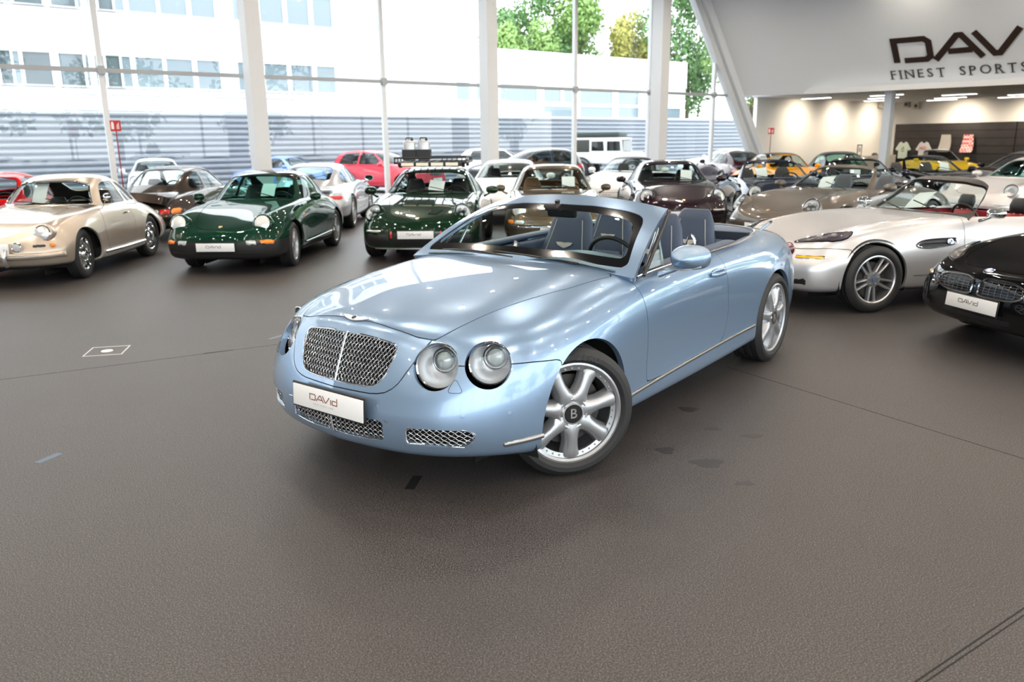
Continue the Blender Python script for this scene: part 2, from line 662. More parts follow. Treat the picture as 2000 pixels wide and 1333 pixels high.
def tyre_geo(R, w, rr, n=56, grooves=3):
    """tyre about Z (outer face +Z)"""
    h = w / 2
    p = [(rr, h * .80), (rr + .012, h * .93), (rr + (R - rr) * .35, h * 1.03), (rr + (R - rr) * .62, h * 1.02), (R - .022, h * .94), (R - .006, h * .82)]
    top = []
    xs = np.linspace(h * .76, -h * .76, grooves * 2 + 2)
    for i in range(0, len(xs), 2):
        a, b = xs[i], xs[i + 1]
        top += [(R, a), (R, b)]
        if i + 2 < len(xs):
            top += [(R - .008, b - .001), (R - .008, xs[i + 2] + .001)]
    prof = p + top + [(r, -z) for r, z in reversed(p)]
    g = G()
    g.lathe(prof, n)
    return g
def rim_geo(style, rr, w, n=48):
    """wheel disc about Z, outer face +Z; returns (rim G, dark G)"""
    h = w / 2
    g = G()
    lip = [(rr * .985, -h * .8), (rr * 1.0, h * .80), (rr * 1.045, h * .82), (rr * 1.05, h * .90), (rr * 1.0, h * .93), (rr * .955, h * .86), (rr * .94, h * .55), (rr * .90, -h * .7)]
    g.lathe(lip, n)
    def spoke(ang, r0, r1, w0, w1, z0, z1, th=.035, mid=None, nr=7, crown=.010, tw=0.0):
        V, F = [], []
        for i in range(nr):
            t = i / (nr - 1)
            r = r0 + (r1 - r0) * t
            wd = w0 + (w1 - w0) * t
            z = z0 + (z1 - z0) * t
            if mid:
                z += mid * math.sin(PI * t)
            off = tw * (.45 + .55 * t)
            for (a, b) in ((-1, -th), (-1, -.008), (-.62, 0), (-.2, crown), (.2, crown), (.62, 0), (1, -.008), (1, -th)):
                V.append((r, a * wd + off, z + b))
        m = 8
        for i in range(nr - 1):
            for k in range(m):
                k2 = (k + 1) % m
                F.append((i * m + k, (i + 1) * m + k, (i + 1) * m + k2, i * m + k2))
        F.append(tuple(range(m)))
        F.append(tuple((nr - 1) * m + k for k in range(m))[::-1])
        g.add(V, F, Matrix.Rotation(ang, 4, 'Z'))
    zf = h * .80
    if style == 'seven':
        # inner barrel flange with bolts, seven broad spokes that bell out at hub and rim
        g.lathe([(rr * .955, zf - .004), (rr * .86, zf - .012), (rr * .855, zf - .03), (rr * .90, zf - .05)], n)
        for k in range(7):
            a = 2 * PI * k / 7 + PI / 2
            V, F = [], []
            prof = [(.20, .098, -.004), (.30, .070, .004), (.42, .052, .006), (.56, .046, .004), (.70, .049, 0), (.82, .056, -.002), (.90, .060, -.004), (.935, .052, -.008)]
            for (q, wd, dz) in prof:
                wd = wd * rr / .26
                for (s, b) in ((-1.35, -.055), (-1.0, -.012), (-.6, 0), (-.2, .005), (.2, .005), (.6, 0), (1.0, -.012), (1.35, -.055)):
                    V.append((q * rr, s * wd * .70, zf + dz + b + .012))
            m = 8
            for i in range(len(prof) - 1):
                for j in range(m - 1):
                    F.append((i * m + j, (i + 1) * m + j, (i + 1) * m + j + 1, i * m + j + 1))
            F.append(tuple((len(prof) - 1) * m + j for j in range(m))[::-1])
            g.add(V, F, Matrix.Rotation(a, 4, 'Z'))
            for d in (-.16, 0, .16):
                b = a + PI / 7 + d
                g.lathe([(.0001, .006), (.004, .005), (.006, 0)], 8, Matrix.Translation((rr * .905 * math.cos(b), rr * .905 * math.sin(b), zf - .008)))
        g.lathe([(rr * .36, zf - .03), (rr * .335, zf + .012), (rr * .30, zf + .018), (rr * .27, zf + .016), (rr * .265, zf + .008), (.0001, zf + .008)], 40)
    elif style == 'cup':
        for k in range(5):
            a = 2 * PI * k / 5 + PI / 2
            spoke(a, rr * .16, rr * .95, rr * .20, rr * .13, zf - .012, zf - .02, .05, crown=.012)
        g.lathe([(rr * .30, zf - .05), (rr * .27, zf - .004), (rr * .20, zf + .006), (.0001, zf + .008)], 24)
    elif style == 'double':
        for k in range(5):
            a = 2 * PI * k / 5 + PI / 2
            for d in (-1, 1):
                spoke(a, rr * .20, rr * .95, rr * .062, rr * .05, zf - .02, zf - .012, .045, crown=.006, nr=6, tw=d * rr * .17)
                # both bars start apart at the hub too
        g.lathe([(rr * .36, zf - .06), (rr * .34, zf - .016), (rr * .27, zf - .012), (rr * .14, zf - .01), (.0001, zf - .01)], 30)
        for k in range(5):
            a = 2 * PI * (k + .5) / 5 + PI / 2
            g.lathe([(.0001, .008), (.010, .007), (.012, 0)], 8, Matrix.Translation((rr * .23 * math.cos(a), rr * .23 * math.sin(a), zf - .012)))
    elif style == 'multi':
        for k in range(10):
            a = 2 * PI * k / 10 + PI / 2
            spoke(a, rr * .16, rr * .95, rr * .085, rr * .055, zf - .014, zf - .012, .045, crown=.008)
        g.lathe([(rr * .30, zf - .05), (rr * .27, zf - .006), (rr * .18, zf + .004), (.0001, zf + .006)], 24)
    elif style == 'disc':
        # pressed steel disc with a ring of slots suggested by raised lands and a domed cap
        g.lathe([(rr * .95, zf - .05), (rr * .86, zf - .05), (rr * .80, zf - .025), (rr * .66, zf - .03), (rr * .60, zf - .012), (rr * .50, zf - .004), (rr * .44, zf - .012), (rr * .42, zf + .004), (rr * .34, zf + .028), (rr * .18, zf + .040), (.0001, zf + .044)], 40)
        for k in range(10):
            a = 2 * PI * k / 10
            g.box((rr * .73, 0, zf - .024), (rr * .12, rr * .10, .02), Matrix.Rotation(a, 4, 'Z'))
    d = G()
    d.lathe([(.0001, zf - .075), (rr * .72, zf - .075), (rr * .72, zf - .09)], 32)
    return g, d
WHEELS = {}
def wheel(root, x, y, R, w, rr, style, steer=0.0, rim_m=None, cap=None, name='wheel'):
    """wheel part (tyre) with rim, brake disc and cap below it"""
    key = (R, w, rr, style)
    if key not in WHEELS:
        t = tyre_geo(R, w, rr)
        r, d = rim_geo(style, rr, w)
        WHEELS[key] = [t, r, d, None, None, None]
    K = WHEELS[key]
    side = 1 if y > 0 else -1
    rot = Matrix.Rotation(steer + (0 if side > 0 else PI), 4, 'Z') @ Matrix.Rotation(-PI / 2, 4, 'X')
    def put(i, nm, m, par):
        if K[3 + i] is None:
            o = K[i].obj(nm, m, None, 35)
            K[3 + i] = o.data
            o.parent = par
        else:
            o = bpy.data.objects.new(nm, K[3 + i])
            link(o, par)
        if o.data.materials[0] != m:
            o.material_slots[0].link = 'OBJECT'
            o.material_slots[0].material = m
        return o
    t = put(0, name, M_RUBBER, root)
    t.matrix_basis = Matrix.Translation((x, y - side * w * .5, R)) @ rot
    put(1, 'rim', rim_m or M_ALLOY, t)
    put(2, 'brake_disc', M_STEEL, t)
    if cap:
        g = G()
        zf = w / 2 * .80 + cap[2]
        g.lathe([(cap[0], zf - .004), (cap[0] * .9, zf + .004), (.0001, zf + .005)], 24)
        g.obj('wheel_cap', cap[1], t)
    return t
def well(root, x, z, r, y0=.50, y1=.90):
    """dark liners behind the arches, both flanks"""
    for s in (1, -1):
        g = G()
        M = Matrix.Translation((x, s * (y0 + y1) / 2, z)) @ Matrix.Rotation(PI / 2, 4, 'X')
        hh = (y1 - y0) / 2
        g.lathe([(r + .012, hh * s), (r + .012, -hh * s), (.02, -hh * s)] if False else [(r + .012, hh), (r + .012, -hh)], 28, M, a0=-.35, a1=PI + .35)
        g.box((x, s * (y0 - .01), z + .05), (2 * r + .02, .01, r * 1.5))
        g.obj('wheel_arch_liner', M_DARK, root)
def stroke2d(pts, w, closed=False):
    """flat ribbon of width w along a 2-D polyline with mitred joints -> list of quads (V, F)"""
    P = [np.array(p, float) for p in pts]
    n = len(P)
    V, F = [], []
    for i in range(n):
        a = P[i - 1] if (i > 0 or closed) else None
        b = P[(i + 1) % n] if (i < n - 1 or closed) else None
        d1 = (P[i] - a) / np.linalg.norm(P[i] - a) if a is not None else None
        d2 = (b - P[i]) / np.linalg.norm(b - P[i]) if b is not None else None
        if d1 is None: d1 = d2
        if d2 is None: d2 = d1
        n1, n2 = np.array((-d1[1], d1[0])), np.array((-d2[1], d2[0]))
        m = n1 + n2
        m = m / np.linalg.norm(m)
        k = w / 2 / max(.35, m @ n1)
        V += [tuple(P[i] + m * k), tuple(P[i] - m * k)]
    for i in range(n - 1 + (1 if closed else 0)):
        j = (i + 1) % n
        F.append((2 * i, 2 * i + 1, 2 * j + 1, 2 * j))
    return V, F
def ribbon(g, pts, w, z0, z1, M=None, closed=False):
    V2, F2 = stroke2d(pts, w, closed)
    n = len(V2)
    V = [(x, y, z1) for x, y in V2] + [(x, y, z0) for x, y in V2]
    F = [tuple(f) for f in F2]
    for f in F2:
        a, b, c, d = f
        F += [(a, d, d + n, a + n), (c, b, b + n, c + n)]
    if not closed:
        F += [(0, n, n + 1, 1), (n - 2, n - 1, 2 * n - 1, 2 * n - 2)]
    g.add(V, F, M)
LOGO = [[(.12, -.06), (.12, .90), (1.25, .90), (1.41, .76), (1.41, .14), (1.25, .02), (.42, .02)],
        [(1.58, -.05), (2.45, .92), (2.62, .92), (3.30, -.05)], [(2.08, .28), (2.95, .28)],
        [(3.08, 1.0), (3.72, .06), (3.90, .06), (4.66, 1.0)],
        [(4.98, -.06), (4.98, .74)],
        [(6.38, 1.14), (6.38, .02), (5.42, .02), (5.32, .12), (5.32, .54), (5.42, .64), (6.18, .64)]]
def logo_geo(H, M, letters=6, z=.003, sw=.17):
    """the dealer's wordmark, cap height H, origin bottom left (x right, y up, z out)"""
    g = G()
    for st in LOGO[:letters]:
        ribbon(g, [(a * H, b * H) for a, b in st], sw * H, 0, z, M)
    return g
def number_plate(root, c, n, ink, tilt=None, size=(.52, .11), frame_m=None):
    """white dealer plate, centred at c, facing n"""
    M = aim(c, n)
    b = G()
    b.rbox((0, 0, -.006), (size[0] + .02, size[1] + .02, .010), .004, 1, M)
    h = b.obj('plate_holder', frame_m or M_BLACK, root)
    p = G()
    p.rbox((0, 0, .001), (size[0], size[1], .008), .003, 1, M)
    p.obj('number_plate', M_PLATE, h)
    H = size[1] * .29
    l = logo_geo(H, M @ Matrix.Translation((-3.2 * H - size[0] * .05, -.20 * H, .0052)), z=.0012, sw=.15)
    l.obj('plate_lettering', ink, h)
    return h
def headlamp(root, c, n, r, lens_m=None, ring_m=None, style='round', depth=.07, name='headlight', proj=None, recess=0.0, ringw=.012):
    """round lamp: bezel ring (part) with reflector, bulb projector and clear cover under it"""
    M = aim(c, n)
    g = G()
    g.lathe([(r - .004, -.02), (r - .004, .003), (r + ringw * .3, .008), (r + ringw, .002), (r + ringw, -.03)], 36, M)
    ring = g.obj(name, ring_m or M_CHROME, root)
    g = G()
    g.lathe([(r, 0), (r * .93, -depth * .45), (r * .7, -depth * .8), (r * .35, -depth), (.0001, -depth)], 32, M)
    g.obj('reflector', M_DISH, ring)
    if proj:
        for (dx, dy, pr) in proj:
            g = G()
            T = M @ Matrix.Translation((dx, dy, 0))
            g.lathe([(pr * 1.55, -depth * .9), (pr * 1.5, -depth * .30), (pr * 1.38, -depth * .24), (pr * 1.30, -depth * .40), (pr * 1.22, -depth * .10), (pr * 1.08, -depth * .02), (pr * 1.02, -depth * .12)], 28, T)
            g.obj('projector_ring', M_SATIN, ring)
            g = G()
            g.lathe([(pr * 1.05, -depth * .4), (pr * .9, -depth * .12), (pr * .5, depth * .06), (.0001, depth * .12)], 24, T)
            g.obj('projector_lens', M_LENSBALL, ring)
    g = G()
    k = .16 * r if style == 'round' else .28 * r
    g.lathe([(r, .002), (r * .8, k * .42), (r * .5, k * .8), (r * .2, k * .98), (.0001, k)], 32, M)
    g.obj('lens', lens_m or M_LENS, ring)
    return ring
M_LENSBALL = mat('projector_glass', (.35, .40, .41), .05, .2, coat=1)
M_RIBLENS = mat('ribbed_lens', (.66, .69, .70), .18, .35, coat=1, bump=(60, .3))
def seat(root, x, y, mats, scale=1.0, head='integral', rake=.28, name='seat', base=.30, cushion=True, wide=.25, emblem=None, piping=None):
    """bucket seat facing forward, hip point at x; back, cushion, headrest"""
    s = scale
    def T(g):
        g.V = [(x + a * s, y + b * s, base + c * s) for a, b, c in g.V]
        return g
    g = G()
    bx = lambda t: -.20 - rake * t
    ts = [0, .12, .28, .45, .58, .68] if head != 'integral' else [0, .12, .28, .45, .58, .68, .78, .86]
    W = [wide * .88, wide * .98, wide * 1.05, wide, wide * .92, wide * .80] if head != 'integral' else [wide * .88, wide * .98, wide * 1.05, wide, wide * .86, wide * .74, wide * .66, wide * .52]
    D = [.075, .085, .085, .075, .065, .055] if head != 'integral' else [.075, .085, .085, .075, .065, .055, .05, .042]
    g.slab([(bx(t), .10 + t * .93) for t in ts], W, D, 20, 3.2)
    for sg in (1, -1):      # side bolsters
        h = G()
        h.slab([(bx(t) + .055, .10 + t * .93) for t in (.02, .15, .32, .48)], [.05, .06, .055, .035], [.07, .085, .07, .04], 12, 2.4)
        g.add([(a, b + sg * wide * .86, c) for a, b, c in h.V], h.F)
    back = T(g).obj(name, mats[0], root, 60)
    if cushion:
        g = G()
        g.slab([(-.18, .05), (0, .08), (.18, .11), (.30, .10)], [wide * .95, wide, wide, wide * .94], [.07, .08, .08, .06], 20, 3.2)
        T(g).obj('seat_cushion', mats[0], back, 60)
    g = G()          # insert panel
    ti = (.10, .22, .36, .46)
    g.slab([(bx(t) + .075, .10 + t * .93) for t in ti], [wide * .58, wide * .66, wide * .66, wide * .6], [.018] * 4, 16, 4)
    T(g).obj('seat_insert', mats[1], back, 60)
    if head == 'rest' and len(mats) < 3:
        mats = (*mats, mats[0])
    if head == 'rest':
        g = G()
        g.slab([(bx(.80) + .01, .10 + .76 * .93), (bx(.86) + .012, .10 + .84 * .93), (bx(.92) + .015, .10 + .92 * .93)], [.12, .135, .115], [.05, .055, .045], 18, 3)
        T(g).obj('headrest', mats[2], back, 60)
        g = G()
        for sg in (1, -1):
            g.tube([(bx(.66), sg * .05, .10 + .64 * .93), (bx(.80), sg * .05, .10 + .78 * .93)], .008, 8)
        T(g).obj('headrest_post', M_SATIN, back)
    if piping:
        g = G()
        for sg in (1, -1):
            tt = np.linspace(.04, .80 if head == 'integral' else .62, 12)
            ww = np.interp(tt, ts, W)
            dd = np.interp(tt, ts, D)
            g.tube([(bx(t) + d * .97, sg * w * .70, .10 + t * .93) for t, w, d in zip(tt, ww, dd)], .0032, 6)
        T(g).obj('piping', piping, back)
    if emblem:
        g = G()
        t = .60
        M = aim((bx(t) + .072, 0, .10 + t * .93), (1, 0, rake))
        for sg in (1, -1):
            g.prism([(0, .018), (sg * .035, .022), (sg * .075, .020), (sg * .06, 0), (sg * .03, -.014), (0, -.024)][::sg], 0, .003, M)
        T(g).obj('embroidered_emblem', emblem, back)
    return back
def steering_wheel(root, c, n, r, m, hub_m=None):
    M = aim(c, n)
    g = G()
    g.tube([(r * math.cos(a), r * math.sin(a), 0) for a in np.linspace(0, 2 * PI, 33)[:-1]], .014, 8, closed=True, M=M)
    w = g.obj('steering_wheel', m, root)
    g = G()
    g.rbox((0, -.01, -.012), (.15, .13, .05), .02, 2, M)
    for a in (0, PI, -PI / 2):
        g.box((r * .62 * math.cos(a), r * .62 * math.sin(a) - .01, -.006), (r * .8 if a != -PI / 2 else .04, .035 if a != -PI / 2 else r * .8, .018), M)
    g.obj('wheel_hub', hub_m or m, w)
    return w
def door_mirror(root, c, s, m, size=(.10, .11, .07), stalk=None, glass=True, name='door_mirror', foot=None):
    """shell at c on side s; stalk = foot point on the door"""
    g = G()
    V, F = [], []
    n, k = 24, 8
    for i in range(k + 1):
        t = i / k
        q = math.sin(PI / 2 * min(1, t * 1.0 + .0)) if i else 0.02
        q = math.sqrt(max(0, 1 - (1 - t) ** 2.2))
        for j in range(n):
            a = 2 * PI * j / n
            ca, sa = math.cos(a), math.sin(a)
            V.append((c[0] + size[0] * (.5 - t), c[1] + size[1] * q * math.copysign(abs(ca) ** .8, ca) , c[2] + size[2] * q * math.copysign(abs(sa) ** .8, sa)))
    for i in range(k):
        for j in range(n):
            j2 = (j + 1) % n
            F.append((i * n + j, (i + 1) * n + j, (i + 1) * n + j2, i * n + j2))
    F.append(tuple(k * n + j for j in range(n)))
    g.add(V, F)
    sh = g.obj(name, m, root, 50)
    if glass:
        g = G()
        g.prism([(size[1] * .88 * math.copysign(abs(math.cos(a)) ** .8, math.cos(a)), size[2] * .86 * math.copysign(abs(math.sin(a)) ** .8, math.sin(a))) for a in np.linspace(0, 2 * PI, 25)[:-1]], 0, .003,
                aim((c[0] - size[0] * .5 - .0005, c[1], c[2]), (-1, 0, 0)))
        g.obj('mirror_glass', M_MIRROR, sh)
    if stalk is not None:
        g = G()
        a, b = Vector(stalk), Vector((c[0], c[1] - s * size[1] * .2, c[2] - size[2] * .55))
        g.tube([a, a.lerp(b, .5) + Vector((0, s * .006, -.004)), b], [.034, .024, .03], 12, flat=.6)
        g.obj('mirror_foot', foot or m, sh, 60)
    return sh
def crest(root, c, n, size=.05, m=None, name='crest_emblem'):
    g = G()
    s = size
    g.prism([(-.42 * s, .5 * s), (.42 * s, .5 * s), (.44 * s, .1 * s), (.3 * s, -.3 * s), (0, -.55 * s), (-.3 * s, -.3 * s), (-.44 * s, .1 * s)][::-1], 0, .004, aim(c, n))
    return g.obj(name, m or M_GOLD, root)
def sheet(car, c, n, label, size=(.21, .297), roll=0.0):
    """price sheet standing behind a windscreen: a thing of its own"""
    M = car.matrix_basis @ aim(c, n) @ Matrix.Rotation(roll, 4, 'Z')
    g = G()
    V, F = [], []
    k = 6
    for i in range(k + 1):
        y = size[1] * (i / k - .5)
        b = .012 * math.sin(PI * i / k)
        V += [(-size[0] / 2, y, b), (size[0] / 2, y, b), (size[0] / 2, y, b - .001), (-size[0] / 2, y, b - .001)]
    for i in range(k):
        a = i * 4
        for j in range(4):
            j2 = (j + 1) % 4
            F.append((a + j, a + j2, a + 4 + j2, a + 4 + j))
    F += [(3, 2, 1, 0), (4 * k, 4 * k + 1, 4 * k + 2, 4 * k + 3)]
    g.add(V, F)
    o = g.obj('price_sheet', M_PAPER, None)
    o.matrix_world = M
    return tag(o, label, 'paper')

# ------------------------------------------------------------------ photo pixel -> place (a ray, met with a known plane)
def ray(x, y):
    x, y = x - 1000.0, y - 666.5
    c, s = math.cos(CAM_ROLL), math.sin(CAM_ROLL)
    x, y = x * c + y * s, -x * s + y * c
    v = (x / CAM_F, 1.0, -y / CAM_F)
    cp, sp = math.cos(CAM_PITCH), math.sin(CAM_PITCH)
    return Vector((v[0], v[1] * cp + v[2] * sp, -v[1] * sp + v[2] * cp))
CAMP = Vector((0, 0, CAM_H))
def at_z(x, y, z=0.0):
    d = ray(x, y)
    return CAMP + d * ((z - CAM_H) / d.z)
def at_plane(x, y, p, n):
    d = ray(x, y)
    return CAMP + d * ((Vector(p) - CAMP).dot(n) / d.dot(n))
def at_v(x, y, v):
    q = at_plane(x, y, uv(0, v), Vd)
    return q.dot(U), q.z
MUV = frame((0, 0, 0), U, Vd, (0, 0, 1))          # hall frame: x = u, y = v (note: left-handed pair is avoided below)
MUV = frame((0, 0, 0), U, -Vd, (0, 0, 1))         # x = u, y = -v, z up
def hbox(g, u0, u1, v0, v1, z0, z1):
    g.box(((u0 + u1) / 2, -(v0 + v1) / 2, (z0 + z1) / 2), (abs(u1 - u0), abs(v1 - v0), abs(z1 - z0)), MUV)
    return g
def struct(name, g, m, parent=None, smooth=0):
    o = g.obj(name, m, parent, smooth)
    if parent is None:
        o['kind'] = 'structure'
    return o

# ------------------------------------------------------------------ floor
def floor_mat():
    m, nt, b = nodes_of('granular_floor')
    tc = nt.nodes.new('ShaderNodeTexCoord')
    def noise(scale, detail=2, rough=.5):
        n = nt.nodes.new('ShaderNodeTexNoise')
        n.inputs['Scale'].default_value = scale
        n.inputs['Detail'].default_value = detail
        n.inputs['Roughness'].default_value = rough
        nt.links.new(tc.outputs['Object'], n.inputs['Vector'])
        return n
    fine = noise(175, 3, .75)
    r = nt.nodes.new('ShaderNodeValToRGB')
    e = r.color_ramp.elements
    e[0].position, e[0].color = .36, (.006, .0055, .0056, 1)
    e[1].position, e[1].color = .67, (.235, .215, .208, 1)
    k = r.color_ramp.elements.new(.51)
    k.color = (.040, .0355, .0345, 1)
    nt.links.new(fine.outputs['Fac'], r.inputs['Fac'])
    big = noise(.55, 5, .6)
    r2 = nt.nodes.new('ShaderNodeValToRGB')
    r2.color_ramp.elements[0].position, r2.color_ramp.elements[0].color = .35, (.88, .87, .87, 1)
    r2.color_ramp.elements[1].position, r2.color_ramp.elements[1].color = .7, (1.08, 1.07, 1.06, 1)
    nt.links.new(big.outputs['Fac'], r2.inputs['Fac'])
    mx = nt.nodes.new('ShaderNodeMix')
    mx.data_type = 'RGBA'
    mx.blend_type = 'MULTIPLY'
    mx.inputs['Factor'].default_value = 1
    nt.links.new(r.outputs['Color'], mx.inputs['A'])
    nt.links.new(r2.outputs['Color'], mx.inputs['B'])
    nt.links.new(mx.outputs['Result'], b.inputs['Base Color'])
    b.inputs['Roughness'].default_value = .44
    b.inputs['Specular IOR Level'].default_value = .45
    bp = nt.nodes.new('ShaderNodeBump')
    bp.inputs['Strength'].default_value = .35
    bp.inputs['Distance'].default_value = .004
    nt.links.new(fine.outputs['Fac'], bp.inputs['Height'])
    nt.links.new(bp.outputs['Normal'], b.inputs['Normal'])
    return m
g = G()
hbox(g, U_LEFT, 41, V_GLASS - .15, V_BACK, -.12, 0)
floor = struct('floor', g, floor_mat())
M_JOINT = mat('floor_joint', (.008, .0075, .0075), .8)
def strip_on_floor(name, a, b, w, m, parent, z=.0008):
    a, b = at_z(*a), at_z(*b)
    d = (b - a).normalized()
    n = Vector((-d.y, d.x, 0)) * w / 2
    g = G()
    g.add([a + n, a - n, b - n, b + n] + [p + Vector((0, 0, z)) for p in (a + n, a - n, b - n, b + n)], [(0, 1, 2, 3), (7, 6, 5, 4), (0, 4, 5, 1), (1, 5, 6, 2), (2, 6, 7, 3), (3, 7, 4, 0)])
    return g.obj(name, m, parent, 0)
strip_on_floor('floor_joint', (-60, 750), (560, 671), .006, M_JOINT, floor)
strip_on_floor('floor_joint', (398, 691), (456, 684), .016, M_JOINT, floor, .0012)
strip_on_floor('floor_joint', (1420, 717), (2010, 900), .006, M_JOINT, floor)
strip_on_floor('floor_joint', (1770, 1345), (2010, 1182), .007, M_JOINT, floor)
strip_on_floor('floor_joint', (1790, 1345), (2010, 1196), .006, M_JOINT, floor)
M_DAMP = mat('damp_patch', (.028, .0245, .0235), .42)
def damp(cx, cy, rx, ry, rot=0):
    c = at_z(cx, cy)
    g = G()
    ring = []
    for k in range(28):
        a = 2 * PI * k / 28
        q = 1 + .16 * math.sin(3 * a + cx) + .09 * math.sin(5 * a + cy)
        ring.append((c.x + rx * q * math.cos(a), c.y + ry * q * math.sin(a)))
    g.prism(ring, 0, .0006)
    g.obj('damp_mark', M_DAMP, floor, 0)
for a in ((1382, 905, .085, .06), (1470, 852, .07, .03), (1392, 838, .05, .03), (1455, 945, .05, .025), (1345, 800, .06, .05), (1300, 880, .05, .05)):
    damp(*a)
g = G()
a, b = at_z(176, 688), at_z(242, 684)
c0 = (a + b) / 2
Mx = frame(c0, (b - a).normalized(), Vector((-(b - a).y, (b - a).x, 0)).normalized(), (0, 0, 1))
ribbon(g, [(-.15, -.15), (.15, -.15), (.15, .15), (-.15, .15)], .012, 0, .003, Mx, True)
fb = g.obj('floor_socket_cover', mat('cover_edge', (.55, .54, .53), .5), None, 0)
tag(fb, 'square flush floor box with pale edging and white round cap', 'floor box')
g = G()
g.lathe([(.048, 0), (.046, .004), (.0001, .005)], 28, Mx)
g.obj('socket_cap', mat('cap_white', (.85, .85, .85), .5), fb)
for nm, p, q, w, colr, lb in (('tape_strip', (72, 905), (118, 886), .045, (.10, .15, .21), 'short strip of faded blue tape stuck on open floor'),
                              ('tape_strip', (526, 663), (556, 654), .04, (.16, .20, .26), 'worn bluish tape mark on floor beside the pale blue convertible'),
                              ('tape_strip', (800, 956), (816, 930), .05, (.008, .008, .009), 'short black tape strip on floor under the nose of the blue convertible')):
    tag(strip_on_floor(nm, p, q, w, mat('tape_%d' % p[0], colr, .6), None, .001), lb, 'tape')

# ------------------------------------------------------------------ hall shell
M_WHITE = mat('white_paint', (.88, .91, .94), .6)
M_CEILW = mat('ceiling_white', (.82, .82, .82), .7)
M_CEILH = mat('ceiling_grey', (.07, .07, .072), .7)
M_FRAME = mat('white_metal', (.78, .80, .82), .35)
M_GREYF = mat('grey_metal', (.42, .44, .46), .4)
M_PANE = glass_mat('window_glass', (.97, .985, .985), .9)
M_CREAM = mat('cream_wall', (.82, .79, .74), .7)
g = G()
hbox(g, U_LEFT, 25.7 * K, V_GLASS - .3, V_BACK + .3, CEIL, CEIL + .2)
ceiling = struct('ceiling', g, M_CEILH)
g = G()
hbox(g, U_LEFT - .2, U_LEFT, V_GLASS, V_BACK, 0, CEIL)
struct('wall_end', g, M_WHITE)
ZS = lambda z: CAM_H + (z - CAM_H) * K
FZ = ZS(3.1)
MULL = [(3.45 + 3.0 * k) * K for k in range(-6, 7)]
def glazing(nm, vv, muls, u0, u1, slant=None, trans=FZ, clerestory=True):
    """a glass front: mullions, transom, panes"""
    g = G()
    hbox(g, u0, u1, vv - .05, vv + .05, 0, .12)
    w = struct(nm, g, M_FRAME)
    for u in muls:
        top = CEIL
        if slant and u > 19.5 * K:
            top = min(CEIL, slant(u))
        g = G()
        hbox(g, u - .055, u + .055, vv - .09, vv + .05, .12, top)
        g.obj('mullion', M_FRAME, w, 0)
        g = G()
        hbox(g, u - .075, u + .075, vv - .02, vv + .10, trans - .09, trans + .09)
        g.obj('mullion_clamp', M_GREYF, w, 0)
    ed = sorted([u0] + list(muls) + [u1])
    for a, b in zip(ed, ed[1:]):
        g = G()
        hbox(g, a, b, vv - .03, vv + .05, trans - .045, trans + .045)
        g.obj('transom', M_GREYF, w, 0)
        for z0, z1 in ((.12, trans), (trans, CEIL)):
            g = G()
            hbox(g, a + .03, b - .03, vv - .008, vv + .008, z0 + .03, z1 - .03)
            g.obj('window_pane', M_PANE, w, 0)
    return w
slant_u = lambda z: K * (24.15 - ((z - CAM_H) / K + CAM_H - .6) * .70)
slant_z = lambda u: ZS(.6 + (24.15 - u / K) / .70)
glass_wall = glazing('window_1', V_GLASS, MULL, U_LEFT, 23.4 * K, slant_z)
# mezzanine gap filled
glazing('window_2', V_BACK, [U_LEFT + 3.5 * k for k in range(1, 15)], U_LEFT, 25.6 * K, None)
# the hall opens through a third glass front past the sales area
def glazing_u(nm, uu, v0, v1, muls):
    g = G()
    hbox(g, uu - .05, uu + .05, v0, v1, 0, .12)
    w = struct(nm, g, M_FRAME)
    for v in muls:
        g = G()
        hbox(g, uu - .05, uu + .09, v - .055, v + .055, .12, CEIL)
        g.obj('mullion', M_FRAME, w, 0)
    ed = [v0] + list(muls) + [v1]
    for a, b in zip(ed, ed[1:]):
        g = G()
        hbox(g, uu - .05, uu + .03, a, b, FZ - .045, FZ + .045)
        g.obj('transom', M_GREYF, w, 0)
        for z0, z1 in ((.12, FZ), (FZ, CEIL)):
            g = G()
            hbox(g, uu - .008, uu + .008, a + .03, b - .03, z0 + .03, z1 - .03)
            g.obj('window_pane', M_PANE, w, 0)
glazing_u('window_3', 25.6 * K, -4.2, V_BACK, [-1.2, 1.8, 4.8])
g = G()
hbox(g, 25.6 * K, 42, -5.2, -5.0, 0, CEIL)
struct('wall_side', g, M_WHITE)
# inclined end member of the glass front and the leaning white fascia wall above the sales area
def prism_between(name, quad_lo, quad_hi, m, parent=None):
    g = G()
    n = len(quad_lo)
    g.add(list(quad_lo) + list(quad_hi), [tuple(range(n))[::-1], tuple(range(n, 2 * n))] + [(i, (i + 1) % n, n + (i + 1) % n, n + i) for i in range(n)])
    return struct(name, g, m, parent)
def slq(z, du0, du1, dv0, dv1):
    u = slant_u(z)
    return [uv(u + du0, V_GLASS + dv0, z), uv(u + du1, V_GLASS + dv0, z), uv(u + du1, V_GLASS + dv1, z), uv(u + du0, V_GLASS + dv1, z)]
prism_between('trim_1', slq(0, -.36, -.02, -.10, .16), slq(CEIL, -.36, -.02, -.10, .16), M_FRAME)
prism_between('trim_2', slq(0, .0, .36, -.12, .30), slq(CEIL, .0, .36, -.12, .30), M_WHITE)
prism_between('trim_3', slq(0, -.02, .0, -.08, .10), slq(CEIL, -.02, .0, -.08, .10), M_BLACK)
fas_b = [(22.62, -17.2), (23.5, -16.1), (24.6, -14.7), (25.09, -13.26), (25.4, -11.5), (25.52, -9.68), (25.6, -7), (25.6, -4.2)]
FB = spl([(a * K, b * K if b < -5 else b) for a, b in fas_b], 64)
LEAN = lambda z: -(z - FZ) * .70
